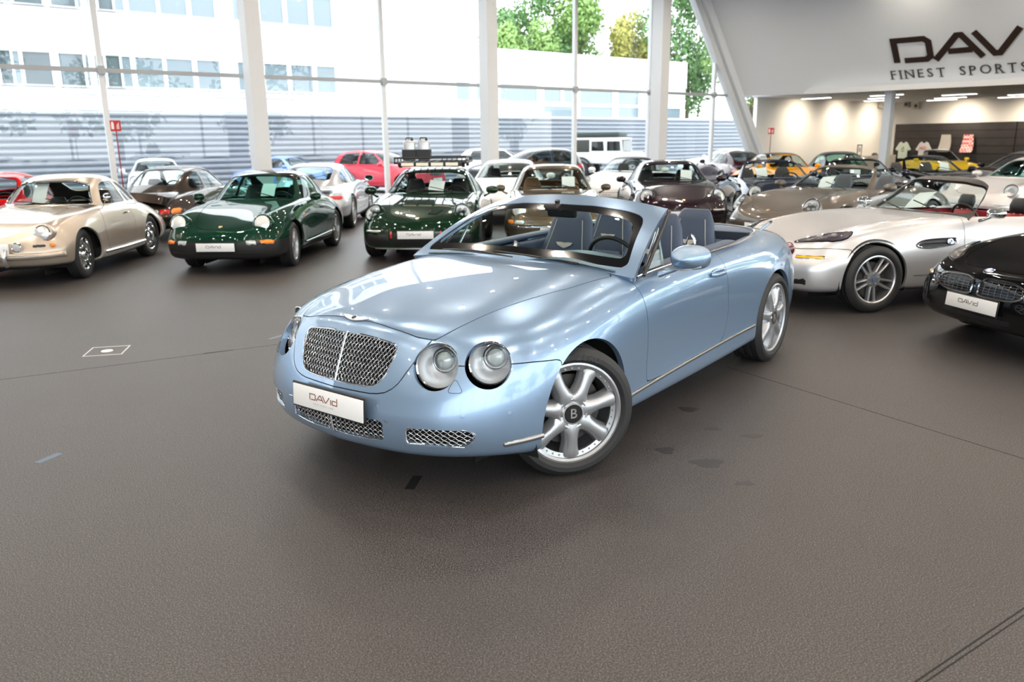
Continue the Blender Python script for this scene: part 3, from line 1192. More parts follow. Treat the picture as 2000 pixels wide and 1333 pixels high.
def fas_pt(a, b, z):
    # the lean eases out along the wall
    return uv(a + LEAN(z) * (1.0 - .25 * min(1, max(0, (b + 20) / 19))), b, z)
g = G()
Vv, Ff = [], []
zs = np.linspace(FZ, CEIL, 10)
for (a, b) in FB:
    for z in zs:
        Vv.append(fas_pt(a, b, z))
nz = len(zs)
for i in range(len(FB) - 1):
    for j in range(nz - 1):
        Ff.append((i * nz + j, i * nz + j + 1, (i + 1) * nz + j + 1, (i + 1) * nz + j))
g.add(Vv, Ff)
n0 = len(g.V)
g.add([Vector(v) + U * .30 for v in Vv], [tuple(reversed(f)) for f in Ff])
for i in range(len(FB) - 1):
    g.F.append((i * nz, (i + 1) * nz, n0 + (i + 1) * nz, n0 + i * nz))
fascia = struct('wall_fascia', g, M_WHITE, None, 60)
# lower sales area behind the fascia
g = G()
lc = [(23.3 * K, -17.6 * K), (42, -17.6 * K), (42, -5), (25.3 * K, -5), (25.3 * K, -9 * K), (24.4 * K, -14 * K)]
g.add([uv(a, b, FZ) for a, b in lc] + [uv(a, b, FZ + .2) for a, b in lc], [(0, 1, 2, 3, 4, 5), (11, 10, 9, 8, 7, 6)] + [(i, (i + 1) % 6, 6 + (i + 1) % 6, 6 + i) for i in range(6)])
low_ceiling = struct('ceiling_low', g, M_CEILW)
g = G()
hbox(g, 24.2 * K, 34 * K, -17.65 * K, -17.5 * K, 0, FZ)
struct('wall_cream', g, M_CREAM)
g = G()
hbox(g, 33.25 * K, 33.45 * K, -17.5 * K, -5, 0, FZ)
struct('wall_back', g, M_CREAM)
# columns
M_COL = mat('column_grey', (.70, .71, .72), .5)
for u, v, sx, sy in ((6.15, -16.55, .36, .42), (12.02, -16.55, .36, .42), (18.18, -16.55, .40, .46)):
    u, v = u * K, v * K
    g = G()
    hbox(g, u - sx / 2, u + sx / 2, v - sy / 2, v + sy / 2, 0, CEIL)
    struct('wall_column', g, M_COL)
g = G()
c = at_z(1737, 178.5, FZ)
uu, vv = c.dot(U), c.dot(Vd)
hbox(g, uu - .05, uu + .25, vv - .14, vv + .14, 0, FZ)
struct('wall_column', g, mat('column_blue', (.66, .71, .77), .5))
# strip lights in the low ceiling (seen)
M_STRIP = mat('strip_glow', (1, 1, 1), .5, emit=(1, .93, .82), es=9)
SEEN = (((1559, 190.5), (1631, 187.5)), ((1691, 185), (1775, 180.5)), ((1688, 190), (1763, 187)), ((1683, 195), (1750, 192)), ((1830, 184), (1920, 179)),
        ((1817, 190), (1898, 186)), ((1803, 194), (1877, 191)), ((1970, 183), (2040, 179)), ((1946, 188), (2020, 185)))
for a, b in SEEN:
    a, b = at_z(*a, FZ), at_z(*b, FZ)
    m = (a + b) / 2
    d = -Vd
    L = .62
    M = frame(m, d, Vector((-d.y, d.x, 0)), (0, 0, 1))
    g = G()
    g.box((0, 0, -.034), (2 * L + .06, .22, .06), M)
    o = g.obj('strip_lamp', M_FRAME, None, 0)
    tag(o, 'slim luminous strip lamp under the low ceiling of the sales area', 'lamp', 'strip lamps of the low ceiling')
    g = G()
    g.box((0, 0, -.068), (2 * L, .16, .012), M)
    g.obj('diffuser', M_STRIP, o, 0)
# wall washers of the sales area
for u, v in ((26.6, -16.4), (29.2, -16.4), (31.6, -16.4), (32.2, -14.5), (32.2, -12), (32.2, -9.5)):
    u, v = u * K, v * K
    l = bpy.data.lights.new('wall_washer', 'SPOT')
    l.energy = 260
    l.color = (1, .86, .68)
    l.spot_size = 2.5
    l.spot_blend = 1.0
    l.shadow_soft_size = .25
    o = bpy.data.objects.new('wall_washer', l)
    o.location = uv(u, v, FZ - .12)
    tgt = uv(u, -17.5 * K, 1.5) if u < 32 * K else uv(33.2 * K, v, 1.5)
    o.rotation_euler = (tgt - o.location).to_track_quat('-Z', 'Y').to_euler()
    COL.objects.link(o)
# hall ceiling: small warm spotlights (their images sit in the car paint)
M_SPOT = mat('spot_glow', (1, 1, 1), .5, emit=(1, .88, .74), es=2000)
proto = None
for u in np.arange(-14, 28, 3.4):
    for v in (-17.4, -14, -10.4, -6.8, -3.2, .4, 4.0, 7.4):
        if proto is None:
            g = G()
            g.lathe([(.075, .10), (.075, -.06), (.062, -.06), (.060, -.02)], 16)
            proto = g.obj('ceiling_spotlight', M_FRAME, None)
            g = G()
            g.lathe([(.060, 0), (.0001, 0)], 16, Matrix.Translation((0, 0, -.045)) @ Matrix.Rotation(PI, 4, 'X'))
            g.obj('spotlight_lens', M_SPOT, proto)
            o = proto
        else:
            o = copy_tree(proto)
        o.location = uv(u, v, CEIL - .10)
        tag(o, 'small round warm spotlight on the high hall ceiling', 'lamp', 'spotlights of the hall ceiling')
# ------------------------------------------------------------------ lettering on the fascia
M_SIGN = mat('sign_brown', (.030, .014, .010), .5)
FBs = np.concatenate([[0], np.cumsum(np.hypot(*np.diff(FB, axis=0).T))])
def fas_hit(x, y):
    """(distance along the fascia, height) where a pixel's ray meets it"""
    d = ray(x, y)
    for i in range(len(FB) - 1):
        for j in range(nz - 1):
            a, b, c_ = Vv[i * nz + j], Vv[(i + 1) * nz + j], Vv[i * nz + j + 1]
            e1, e2 = b - a, c_ - a
            n = e1.cross(e2)
            q = CAMP + d * ((a - CAMP).dot(n) / d.dot(n))
            s2 = (q.z - a.z) / (c_.z - a.z)
            s1 = (q - a - e2 * s2).dot(e1) / e1.length_squared
            if -.01 <= s1 <= 1.01 and -.01 <= s2 <= 1.01:
                return FBs[i] + s1 * (FBs[i + 1] - FBs[i]), q.z
    raise ValueError('pixel misses the fascia')
def on_fascia(g, s0, z0):
    """bend flat lettering (x along, y up, z out) onto the wall"""
    out = []
    for x, y, z in g.V:
        s_, zz = s0 + x, z0 + y * .85
        a, b = np.interp(s_, FBs, FB[:, 0]), np.interp(s_, FBs, FB[:, 1])
        out.append(tuple(fas_pt(a, b, zz) - U * (z + .012)))
    g.V = out
    return g
def finer(g, L=.12):
    bm = bmesh.new()
    vs = [bm.verts.new(v) for v in g.V]
    for f in g.F:
        try:
            bm.faces.new([vs[i] for i in f])
        except ValueError:
            pass
    for _ in range(4):
        e = [e for e in bm.edges if e.calc_length() > L]
        if not e:
            break
        bmesh.ops.subdivide_edges(bm, edges=e, cuts=1, use_grid_fill=True)
    bm.verts.index_update()
    h = G()
    h.V = [tuple(v.co) for v in bm.verts]
    h.F = [tuple(v.index for v in f.verts) for f in bm.faces]
    bm.free()
    return h
s0, z0 = fas_hit(1747, 121)
org = fas_pt(np.interp(s0, FBs, FB[:, 0]), np.interp(s0, FBs, FB[:, 1]), z0)
sg = empty('wall_sign', 'large brown dealer name lettering on the white fascia wall', 'sign', org)
for st in ([0], [1, 2], [3], [4], [5]):
    g = G()
    for i in st:
        ribbon(g, [(a * .86, b * .86) for a, b in LOGO[i]], .235 * .86, 0, .03)
    g = on_fascia(finer(g), s0, z0)
    g.V = [tuple(Vector(v) - org) for v in g.V]
    g.obj('sign_letter', M_SIGN, sg, 0)
s0, z0 = fas_hit(1743, 156)
adv = 0.0
for ch in 'FINEST SPORTS CARS':
    if ch == ' ':
        adv += .34
        continue
    Vt, Ft = text_geo(ch, .47, .02, 1)
    x0, x1 = min(v[0] for v in Vt), max(v[0] for v in Vt)
    g = G()
    g.add([(v[0] - x0 + adv, v[1] + .17, v[2] + .01) for v in Vt], Ft)
    y0, y1 = -.002, .335
    for (sx, sy) in {'F': ((.03, 0),), 'I': ((.035, 0), (.035, 1)), 'N': ((.03, 0), (.25, 1)), 'T': ((.5, 0),), 'P': ((.03, 0),), 'R': ((.03, 0), (.24, 0)), 'A': ((.03, 0), (.30, 0))}.get(ch, ()):
        xx = (x1 - x0) / 2 if ch == 'T' else min(sx, x1 - x0 - .02)
        g.box((adv + xx, (y0 + .016) if sy == 0 else (y1 - .006), .01), (.13, .022, .02))
    adv += x1 - x0 + .125
    g = on_fascia(finer(g, .3), s0, z0)
    g.V = [tuple(Vector(v) - org) for v in g.V]
    g.obj('subtitle_letter', mat('sign_grey', (.05, .05, .05), .5), sg, 0)

# ------------------------------------------------------------------ sales wall: slats, shirts, shells, picture
M_SLAT = mat('slat_brown', (.030, .025, .023), .5, noise=(3, .15))
zt = ZS(2.23)
g = G()
hbox(g, 33.18 * K, 33.25 * K, -17.15 * K, -5, 0, zt)
slat_wall = struct('wall_slat', g, M_DARK)
for k in range(7):
    for (v0, v1) in ((-17.15 * K, -12.6 * K), (-12.58 * K, -8.3 * K), (-8.28 * K, -5)):
        g = G()
        z1 = zt - k * .345
        hbox(g, 33.10 * K, 33.18 * K, v0 + .01, v1 - .01, max(.02, z1 - .325), z1)
        g.obj('slat', M_SLAT, slat_wall, 0)
def on_slat(x, y):
    return at_plane(x, y, uv(33.06 * K, 0), U)
def slat_frame(x, y, off=.0):
    return frame(on_slat(x, y) - U * off, Vd, Vector((0, 0, 1)), -U)
def shirt(x, y, colr, label, pr):
    M = slat_frame(x, y, .02)
    g = G()
    out = [(-.10, 0), (-.20, -.05), (-.38, -.36), (-.26, -.42), (-.215, -.30), (-.225, -.78), (.225, -.78), (.215, -.30), (.26, -.42), (.38, -.36), (.20, -.05), (.10, 0), (.06, -.06), (-.06, -.06)]
    n = len(out)
    for zz, fl in ((.055, 1), (.0, -1)):
        g.add([(a, b, zz * (1 - .5 * abs(a) / .38)) for a, b in out], [tuple(range(n))[::-fl]], M)
    g.F += [(i, (i + 1) % n, n + (i + 1) % n, n + i) for i in range(n)]
    o = g.obj('t_shirt', mat('shirt_%d' % x, colr, .9), None, 0)
    tag(o, label, 't-shirt')
    g = G()
    for (dx, dy, w, h) in pr[1]:
        g.box((dx, dy, .058), (w, h, .004), M)
    g.obj('shirt_print', pr[0], o, 0)
    g = G()
    g.tube([(-.12, .012, .03), (0, .05, .03), (.12, .012, .03)], .009, 6, M=M)
    g.tube([(0, .05, .03), (0, .11, .03), (.03, .14, .02)], .006, 6, M=M)
    tag(g.obj('clothes_hanger', M_BLACK, None), 'dark clothes hanger holding up the ' + label.split(' on ')[0], 'hanger')
shirt(1766, 277, (.60, .68, .58), 'pale mint t-shirt with small print on the dark slat wall', (mat('print_grey', (.25, .25, .24), .8), [(0, -.34, .16, .05), (0, -.44, .18, .04), (.02, -.26, .08, .05)]))
shirt(1806, 277, (.84, .80, .78), 'white t-shirt with red lettering on the dark slat wall', (mat('print_red', (.65, .05, .03), .8), []))
g = G()
Vn, Fn = text_geo('NO', .20, .006)
g.add(Vn, Fn, slat_frame(1806, 277, .02) @ Matrix.Translation((-.02, -.30, .062)))
for o in bpy.data.objects:
    if o.name.startswith('shirt_print') and o.parent and 'red' in o.parent.get('label', ''):
        me_old = o.data
        o.data = g.obj('tmp_print', mat('print_red', (.65, .05, .03), .8), None, 0).data
        bpy.data.objects.remove(bpy.data.objects['tmp_print'])
def shell_seat(x, y, m, label):
    M = slat_frame(x, y, .03)
    g = G()
    prof = [(0, .0), (-.02, -.30), (.02, -.52), (.10, -.70), (.17, -.78)]
    Vs, Fs = [], []
    for (d, b), w in zip(prof, (.20, .24, .26, .27, .25)):
        for k in range(7):
            a = -1 + 2 * k / 6
            Vs.append((a * w, b, d + .05 + .03 * a * a))
        for k in range(7):
            a = 1 - 2 * k / 6
            Vs.append((a * w, b, d + .01 + .03 * a * a))
    for i in range(len(prof) - 1):
        for k in range(14):
            k2 = (k + 1) % 14
            Fs.append((i * 14 + k, (i + 1) * 14 + k, (i + 1) * 14 + k2, i * 14 + k2))
    Fs += [tuple(range(14)), tuple(range(56, 70))[::-1]]
    g.add(Vs, Fs, M)
    tag(g.obj('seat_shell', m, None, 60), label, 'seat shell')
shell_seat(1850, 263, mat('beige_cord', (.42, .39, .35), .9), 'beige upholstered seat back hung on the dark slat wall')
pl = mat('plaid', (.7, .2, .2), .9)
nt2 = pl.node_tree
ck = nt2.nodes.new('ShaderNodeTexChecker')
ck.inputs['Scale'].default_value = 11
ck.inputs['Color1'].default_value = (.62, .10, .10, 1)
ck.inputs['Color2'].default_value = (.75, .62, .60, 1)
tc = nt2.nodes.new('ShaderNodeTexCoord')
nt2.links.new(tc.outputs['Object'], ck.inputs['Vector'])
nt2.links.new(ck.outputs['Color'], nt2.nodes['Principled BSDF'].inputs['Base Color'])
shell_seat(1894, 263, pl, 'red and white checked seat back hung on the dark slat wall')
# counter with picture and cap in front of the cream wall
c = at_v(1712, 304, -16.9 * K)
g = G()
hbox(g, 30.2 * K, 32.9 * K, -17.4 * K, -16.9 * K, 0, c[1])
tag(g.obj('sideboard', mat('sideboard_cream', (.66, .60, .50), .6), None, 0), 'low cream sideboard against the cream wall', 'sideboard')
cp = at_plane(1677, 304, uv(0, -17.2 * K), Vd)
M = frame((cp.x, cp.y, c[1] + .001), U, Vector((0, 0, 1)), Vd)
g = G()
ribbon(g, [(-.17, .02), (.17, .02), (.17, .50), (-.17, .50)], .03, 0, .03, M, True)
pf = g.obj('picture_frame', M_BLACK, None, 0)
tag(pf, 'small black framed picture leaning on the cream sideboard', 'picture')
g = G()
g.box((0, .26, .010), (.32, .46, .01), M)
g.obj('picture_mat', M_PAPER, pf, 0)
g = G()
g.box((0, .27, .016), (.16, .20, .004), M)
g.obj('picture_print', mat('print_tan', (.45, .38, .30), .8), pf, 0)
g = G()
q = at_plane(1708, 303, uv(0, -17.15 * K), Vd)
g.ellipsoid((0, 0, 0), (.15, .11, .12), 16, 8, Matrix.Translation((q.x, q.y, c[1] + .005)))
g.V = [(x, y, max(z, c[1] + .002)) for x, y, z in g.V]
g.box((.16, 0, .012), (.14, .16, .012), Matrix.Translation((q.x, q.y, c[1])))
tag(g.obj('peaked_cap', M_BLACK, None, 60), 'dark peaked cap lying on the cream sideboard', 'cap')
for x, y in ((1722, 205), (1772, 204), (1791, 207)):
    g = G()
    if x < 1740:
        q = at_plane(x, y, uv(0, -17.38 * K), Vd)
    else:
        q = at_plane(x, y, uv(33.14 * K, 0), U)
    g.rbox((0, 0, 0), (.24, .24, .30), .03, 2, Matrix.Translation(q) @ RZ)
    sp = g.obj('wall_speaker', mat('speaker_grey', (.55, .52, .48), .6), None, 60)
    tag(sp, {1722: 'small grey speaker box high on the cream wall beside the blue column', 1772: 'small grey speaker box high above the mint t-shirt', 1791: 'grey speaker box high above the white t-shirt'}[x], 'speaker', 'speakers of the sales area')
    g = G()
    g.lathe([(.085, 0), (.08, .006), (.0001, .002)], 20, aim(q - U * .121, -U) if x > 1740 else aim(q + Vd * .121, Vd))
    g.obj('speaker_cone', M_BLACK, sp)
# fire extinguisher markers: red sign on a thin pole, base plate on the floor
M_SIGNR = mat('sign_red', (.55, .02, .02), .5)
M_SIGNW = mat('sign_white', (.9, .9, .9), .5)
def fire_sign(x, y, Y, w, h, label):
    d = ray(x, y)
    p = CAMP + d * (Y / d.y)
    n = -Vector((d.x, d.y, 0)).normalized()
    M = aim((p.x, p.y, p.z), n)
    g = G()
    g.box((0, 0, 0), (w, h, .012), M)
    o = g.obj('fire_sign', M_SIGNR, None, 0)
    tag(o, label, 'sign')
    g = G()
    g.prism(rpoly([(-.40 * w, -.30 * h), (-.14 * w, -.30 * h), (-.14 * w, .20 * h), (-.22 * w, .38 * h), (-.34 * w, .38 * h), (-.40 * w, .20 * h)], .01), .006, .009, M)
    for k in range(3):
        g.prism([(.10 * w + .09 * w * k, -.30 * h), (.15 * w + .09 * w * k, -.30 * h), (.15 * w + .09 * w * k, (.10 + .10 * k) * h), (.10 * w + .09 * w * k, (.10 + .10 * k) * h)], .006, .009, M)
    g.obj('sign_pictogram', M_SIGNW, o, 0)
    g = G()
    g.tube([(p.x, p.y, p.z - h * .4), (p.x, p.y, .02)], .012, 8)
    g.lathe([(.14, 0), (.14, .015), (.012, .03)], 20, Matrix.Translation((p.x, p.y, 0)))
    g.obj('sign_pole', mat('pole_red', (.30, .03, .03), .5), o)
fire_sign(225.5, 246, 16.6, .195, .215, 'red fire extinguisher sign on a thin pole by the glass front')
fire_sign(1506, 256, 30.0, .21, .22, 'red fire extinguisher sign on a thin pole by the cream wall')

# ------------------------------------------------------------------ outside: forecourt, buildings, trees
g = G()
hbox(g, -60, 120, V_GLASS - 90, V_GLASS - .15, -.14, -.02)
struct('ground_forecourt', g, mat('asphalt_pale', (.32, .32, .33), .9, noise=(1.5, .1)))
g = G()
hbox(g, -60, 90, V_BACK + .15, V_BACK + 60, -.14, -.02)
struct('ground_street', g, mat('asphalt_pale', (.32, .32, .33), .9))
M_RENDER = mat('render_white', (.82, .82, .81), .8)
M_CORR = mat('corrugated_metal', (.34, .37, .42), .45, .25)
M_WING = mat('window_dark', (.20, .26, .30), .08, 0, coat=.6)
VB = -31.0
b1 = empty('office_building', 'white office block with bands of windows above a corrugated metal base', 'building', uv(5, VB - 6))
b1m = b1.matrix_basis.inverted()
b1m = Matrix.Translation(uv(5, VB - 6)).inverted()
def bpart(root_m, root, name, m, boxes):
    g = G()
    for bx in boxes:
        hbox(g, *bx)
    g.V = [tuple(root_m @ Vector(v)) for v in g.V]
    return g.obj(name, m, root, 0)
bpart(b1m, b1, 'facade', M_RENDER, [(-30, 15.6, VB - 14, VB, 2.9, 11.5)])
WROW = [(3.30, 3.85), (3.96, 4.74), (4.98, 5.71), (6.41, 7.18), (7.35, 8.24), (8.37, 9.26), (9.43, 10.24), (10.92, 11.62), (11.94, 12.83), (13.0, 13.87), (14.06, 14.84)]
WROW += [(a - 8.0, b - 8.0) for a, b in WROW[3:]]
for z0, z1 in ((3.70, 4.69), (6.18, 7.25), (8.6, 9.7)):
    for a, b in WROW:
        f = bpart(b1m, b1, 'window_frame', M_RENDER, [(a - .05, b + .05, VB, VB + .05, z1, z1 + .06), (a - .05, b + .05, VB, VB + .05, z0 - .06, z0), (a - .07, a, VB, VB + .05, z0, z1), (b, b + .07, VB, VB + .05, z0, z1)])
        bpart(b1m, f, 'window_pane', M_WING, [(a, b, VB - .02, VB + .012, z0, z1)])
    bpart(b1m, b1, 'band_joint', M_GREYF, [(-30, 15.6, VB, VB + .015, z1 + .22, z1 + .25), (-30, 15.6, VB, VB + .015, z0 - .30, z0 - .27)])
# corrugated boundary wall, each profiled sheet course its own piece
cw = empty('corrugated_wall', 'long pale blue grey corrugated metal wall along the forecourt', 'wall', uv(20, VB + .2), kind='structure')
cwm = Matrix.Translation(uv(20, VB + .2)).inverted()
n_c = 14
for k in range(n_c):
    z0 = 2.88 - (k + 1) * .205
    for (ua, ub) in ((-24, 14), (14.02, 46)):
        prof = [(0, z0), (.015, z0 + .02), (.10, z0 + .075), (.105, z0 + .13), (.02, z0 + .185), (0, z0 + .203)]
        g = G()
        V, F = [], []
        for u in (ua, ub):
            for d, z in prof:
                V.append(cwm @ uv(u, VB + .1 + d, z))
        n = len(prof)
        F = [(j, j + 1, n + j + 1, n + j) for j in range(n - 1)] + [(n - 1, 0, n, 2 * n - 1)]
        g.add(V, F)
        g.obj('corrugated_sheet', M_CORR, cw, 0)
bpart(cwm, cw, 'wall_core', M_GREYF, [(-24, 46, VB - .02, VB + .10, 0, 2.86)])
# second building
VC = -45.0
b2 = empty('workshop_building', 'white clad workshop hall with a strip of windows behind the corrugated wall', 'building', uv(41, VC - 6))
b2m = Matrix.Translation(uv(41, VC - 6)).inverted()
bpart(b2m, b2, 'hall_block', mat('cladding_white', (.74, .75, .76), .6), [(29.6, 52.5, VC - 16, VC, 0, 7.7)])
for k in range(14):
    bpart(b2m, b2, 'cladding_board', M_RENDER, [(29.55, 52.55, VC, VC + .07, 5.75 + k * .145, 5.75 + k * .145 + .125)])
    bpart(b2m, b2, 'cladding_board', M_RENDER, [(29.53, 29.6, VC - 16, VC, 5.75 + k * .145, 5.75 + k * .145 + .125)])
for (a, b, z0, z1) in ((30.03, 31.09, 4.4, 5.5), (31.66, 33.28, 4.4, 5.5), (33.6, 36.8, 4.4, 5.5), (37.42, 39.0, 4.42, 5.45), (39.3, 40.43, 4.42, 5.45), (40.87, 44.15, 4.38, 5.45), (44.75, 47.0, 4.35, 5.4),
                       (37.42, 40.45, 3.4, 4.12), (40.89, 44.16, 3.37, 4.14), (44.79, 47.05, 3.35, 4.16), (49.84, 51.92, .9, 4.16)):
    f = bpart(b2m, b2, 'window_frame', M_RENDER, [(a - .1, b + .1, VC + .001, VC + .09, z1, z1 + .1), (a - .1, b + .1, VC + .001, VC + .09, z0 - .1, z0), (a - .1, a, VC + .001, VC + .09, z0, z1), (b, b + .1, VC + .001, VC + .09, z0, z1)])
    bpart(b2m, f, 'window_pane', M_WING, [(a, b, VC - .02, VC + .03, z0, z1)])
g = G()
hbox(g, 45.2, 47.4, -37.2, -36.4, 0, 4.3)
tag(g.obj('sign_pylon', mat('pylon_white', (.85, .85, .85), .4), None, 0), 'tall plain white advertising pylon outside by the bushes', 'sign')
# trees and bushes
M_LEAF = [mat('leaf_green', (.12, .25, .08), .6), mat('leaf_light', (.22, .36, .10), .6), mat('leaf_yellow', (.44, .42, .10), .6)]
M_BARK = mat('bark', (.10, .075, .05), .9)
def leaf_cloud(rnd, blobs, n, size):
    V, F = [], []
    for _ in range(n):
        c, r = rnd.choice(blobs)
        d = Vector((rnd.gauss(0, 1), rnd.gauss(0, 1), rnd.gauss(0, 1))).normalized()
        p = Vector(c) + Vector((d.x * r[0], d.y * r[1], d.z * r[2])) * rnd.uniform(.55, 1.05)
        a = Vector((rnd.gauss(0, 1), rnd.gauss(0, 1), rnd.gauss(0, 1))).normalized()
        b = a.cross(d if abs(a.dot(d)) < .9 else Vector((0, 0, 1))).normalized()
        s = size * rnd.uniform(.6, 1.3)
        k = len(V)
        V += [p - a * s, p + b * s * .5, p + a * s, p - b * s * .5]
        F.append((k, k + 1, k + 2, k + 3))
    return V, F
def tree(u, v, h, rw, kind, label, n=11000, leaf=.24, group='trees behind the workshop hall', seed=1):
    rnd = random.Random(seed)
    root = empty('tree', label, 'tree', uv(u, v), 0, group)
    g = G()
    g.tube([(0, 0, 0), (.1, .05, h * .3), (-.05, 0, h * .62)], [.28, .22, .10], 8)
    for k in range(5):
        a = k * 1.26 + seed
        g.tube([(0, 0, h * (.28 + .06 * k)), (math.cos(a) * rw * .6, math.sin(a) * rw * .6, h * (.5 + .06 * k))], [.10, .03], 6)
    g.obj('trunk', M_BARK, root)
    blobs = []
    for k in range(20):
        a = rnd.uniform(0, 2 * PI)
        q = rnd.uniform(.1, .95)
        z = rnd.uniform(.30, .92)
        lim = rw * math.sqrt(max(.08, 1 - ((z - .58) / .42) ** 2))
        blobs.append(((math.cos(a) * lim * q, math.sin(a) * lim * q, h * z), (rw * .42, rw * .42, h * .12)))
    V, F = leaf_cloud(rnd, blobs, n, leaf)
    g = G()
    g.add(V, F)
    g.obj('foliage', M_LEAF[kind], root, 0)['kind'] = 'stuff'
    return root
TR = [(52, -66, 13.5, 3.4, 1), (56.5, -71, 19.0, 4.6, 0), (62.5, -70, 19.0, 4.8, 1), (68.0, -67, 16.5, 3.8, 2), (71.5, -61, 21.0, 5.0, 0), (69.5, -51, 20.0, 5.0, 1), (63.5, -43, 18.0, 4.6, 0), (60, -36, 10, 3.2, 0)]
TL = ['slender mid green tree at the corner of the workshop hall', 'tall light green tree above the workshop roof', 'dense dark green tree above the workshop roof', 'yellowing autumn tree above the workshop roof',
      'broad dark green tree beyond the workshop end', 'very tall light green tree beside the white pylon', 'dark green tree behind the white pylon', 'low dark green tree past the bushes']
for i, ((u, v, h, r, k), lb) in enumerate(zip(TR, TL)):
    tree(u, v, h, r, k, lb, seed=11 + i)
for i, (u, v, r, hh, lb) in enumerate(((40.8, -36.0, 1.3, 2.0, 'rounded green bush before the workshop entrance'), (43.4, -35.2, 1.4, 1.8, 'light green bush beside the entrance bush'), (49.4, -35, 1.5, 2.2, 'green bush at the foot of the white pylon'), (52.0, -34, 1.6, 2.0, 'wide green bush beyond the white pylon'), (46.0, -34.6, 1.3, 1.6, 'low green bush before the white pylon'))):
    rnd = random.Random(40 + i)
    V, F = leaf_cloud(rnd, [((rnd.uniform(-r, r) * .6, rnd.uniform(-r, r) * .6, hh * rnd.uniform(.3, .7)), (r * .5, r * .5, hh * .3)) for _ in range(8)], 1500, .11)
    g = G()
    g.add(V, F)
    o = g.obj('bush', M_LEAF[i % 2], None, 0, loc=uv(u, v))
    tag(o, lb, 'bush', 'bushes outside')
# trees that the blue car's flank mirrors, across the street behind the camera
for i, (u, v, h, r, k) in enumerate(((4, 24, 9, 3.6, 0), (14, 26, 10, 4.2, 1), (24, 24, 9, 3.8, 0))):
    tree(u, v, h, r, k, 'green street tree across the road from the rear glass front', 1500, .30, 'street trees across the road', 70 + i)

g = G()
hbox(g, 25.8 * K, 80, -4.9, V_BACK + 60, -.14, -.02)
struct('ground_side', g, mat('asphalt_pale', (.32, .32, .33), .9))
for i, (u, v, h, r, k) in enumerate(((41, -1, 7.5, 2.8, 0), (45, 5, 8.5, 3.2, 1), (40, 11, 8, 3.0, 0))):
    tree(u, v, h, r, k, 'leafy green tree outside the side glass front', 1800, .26, 'trees outside the side glass front', 90 + i)

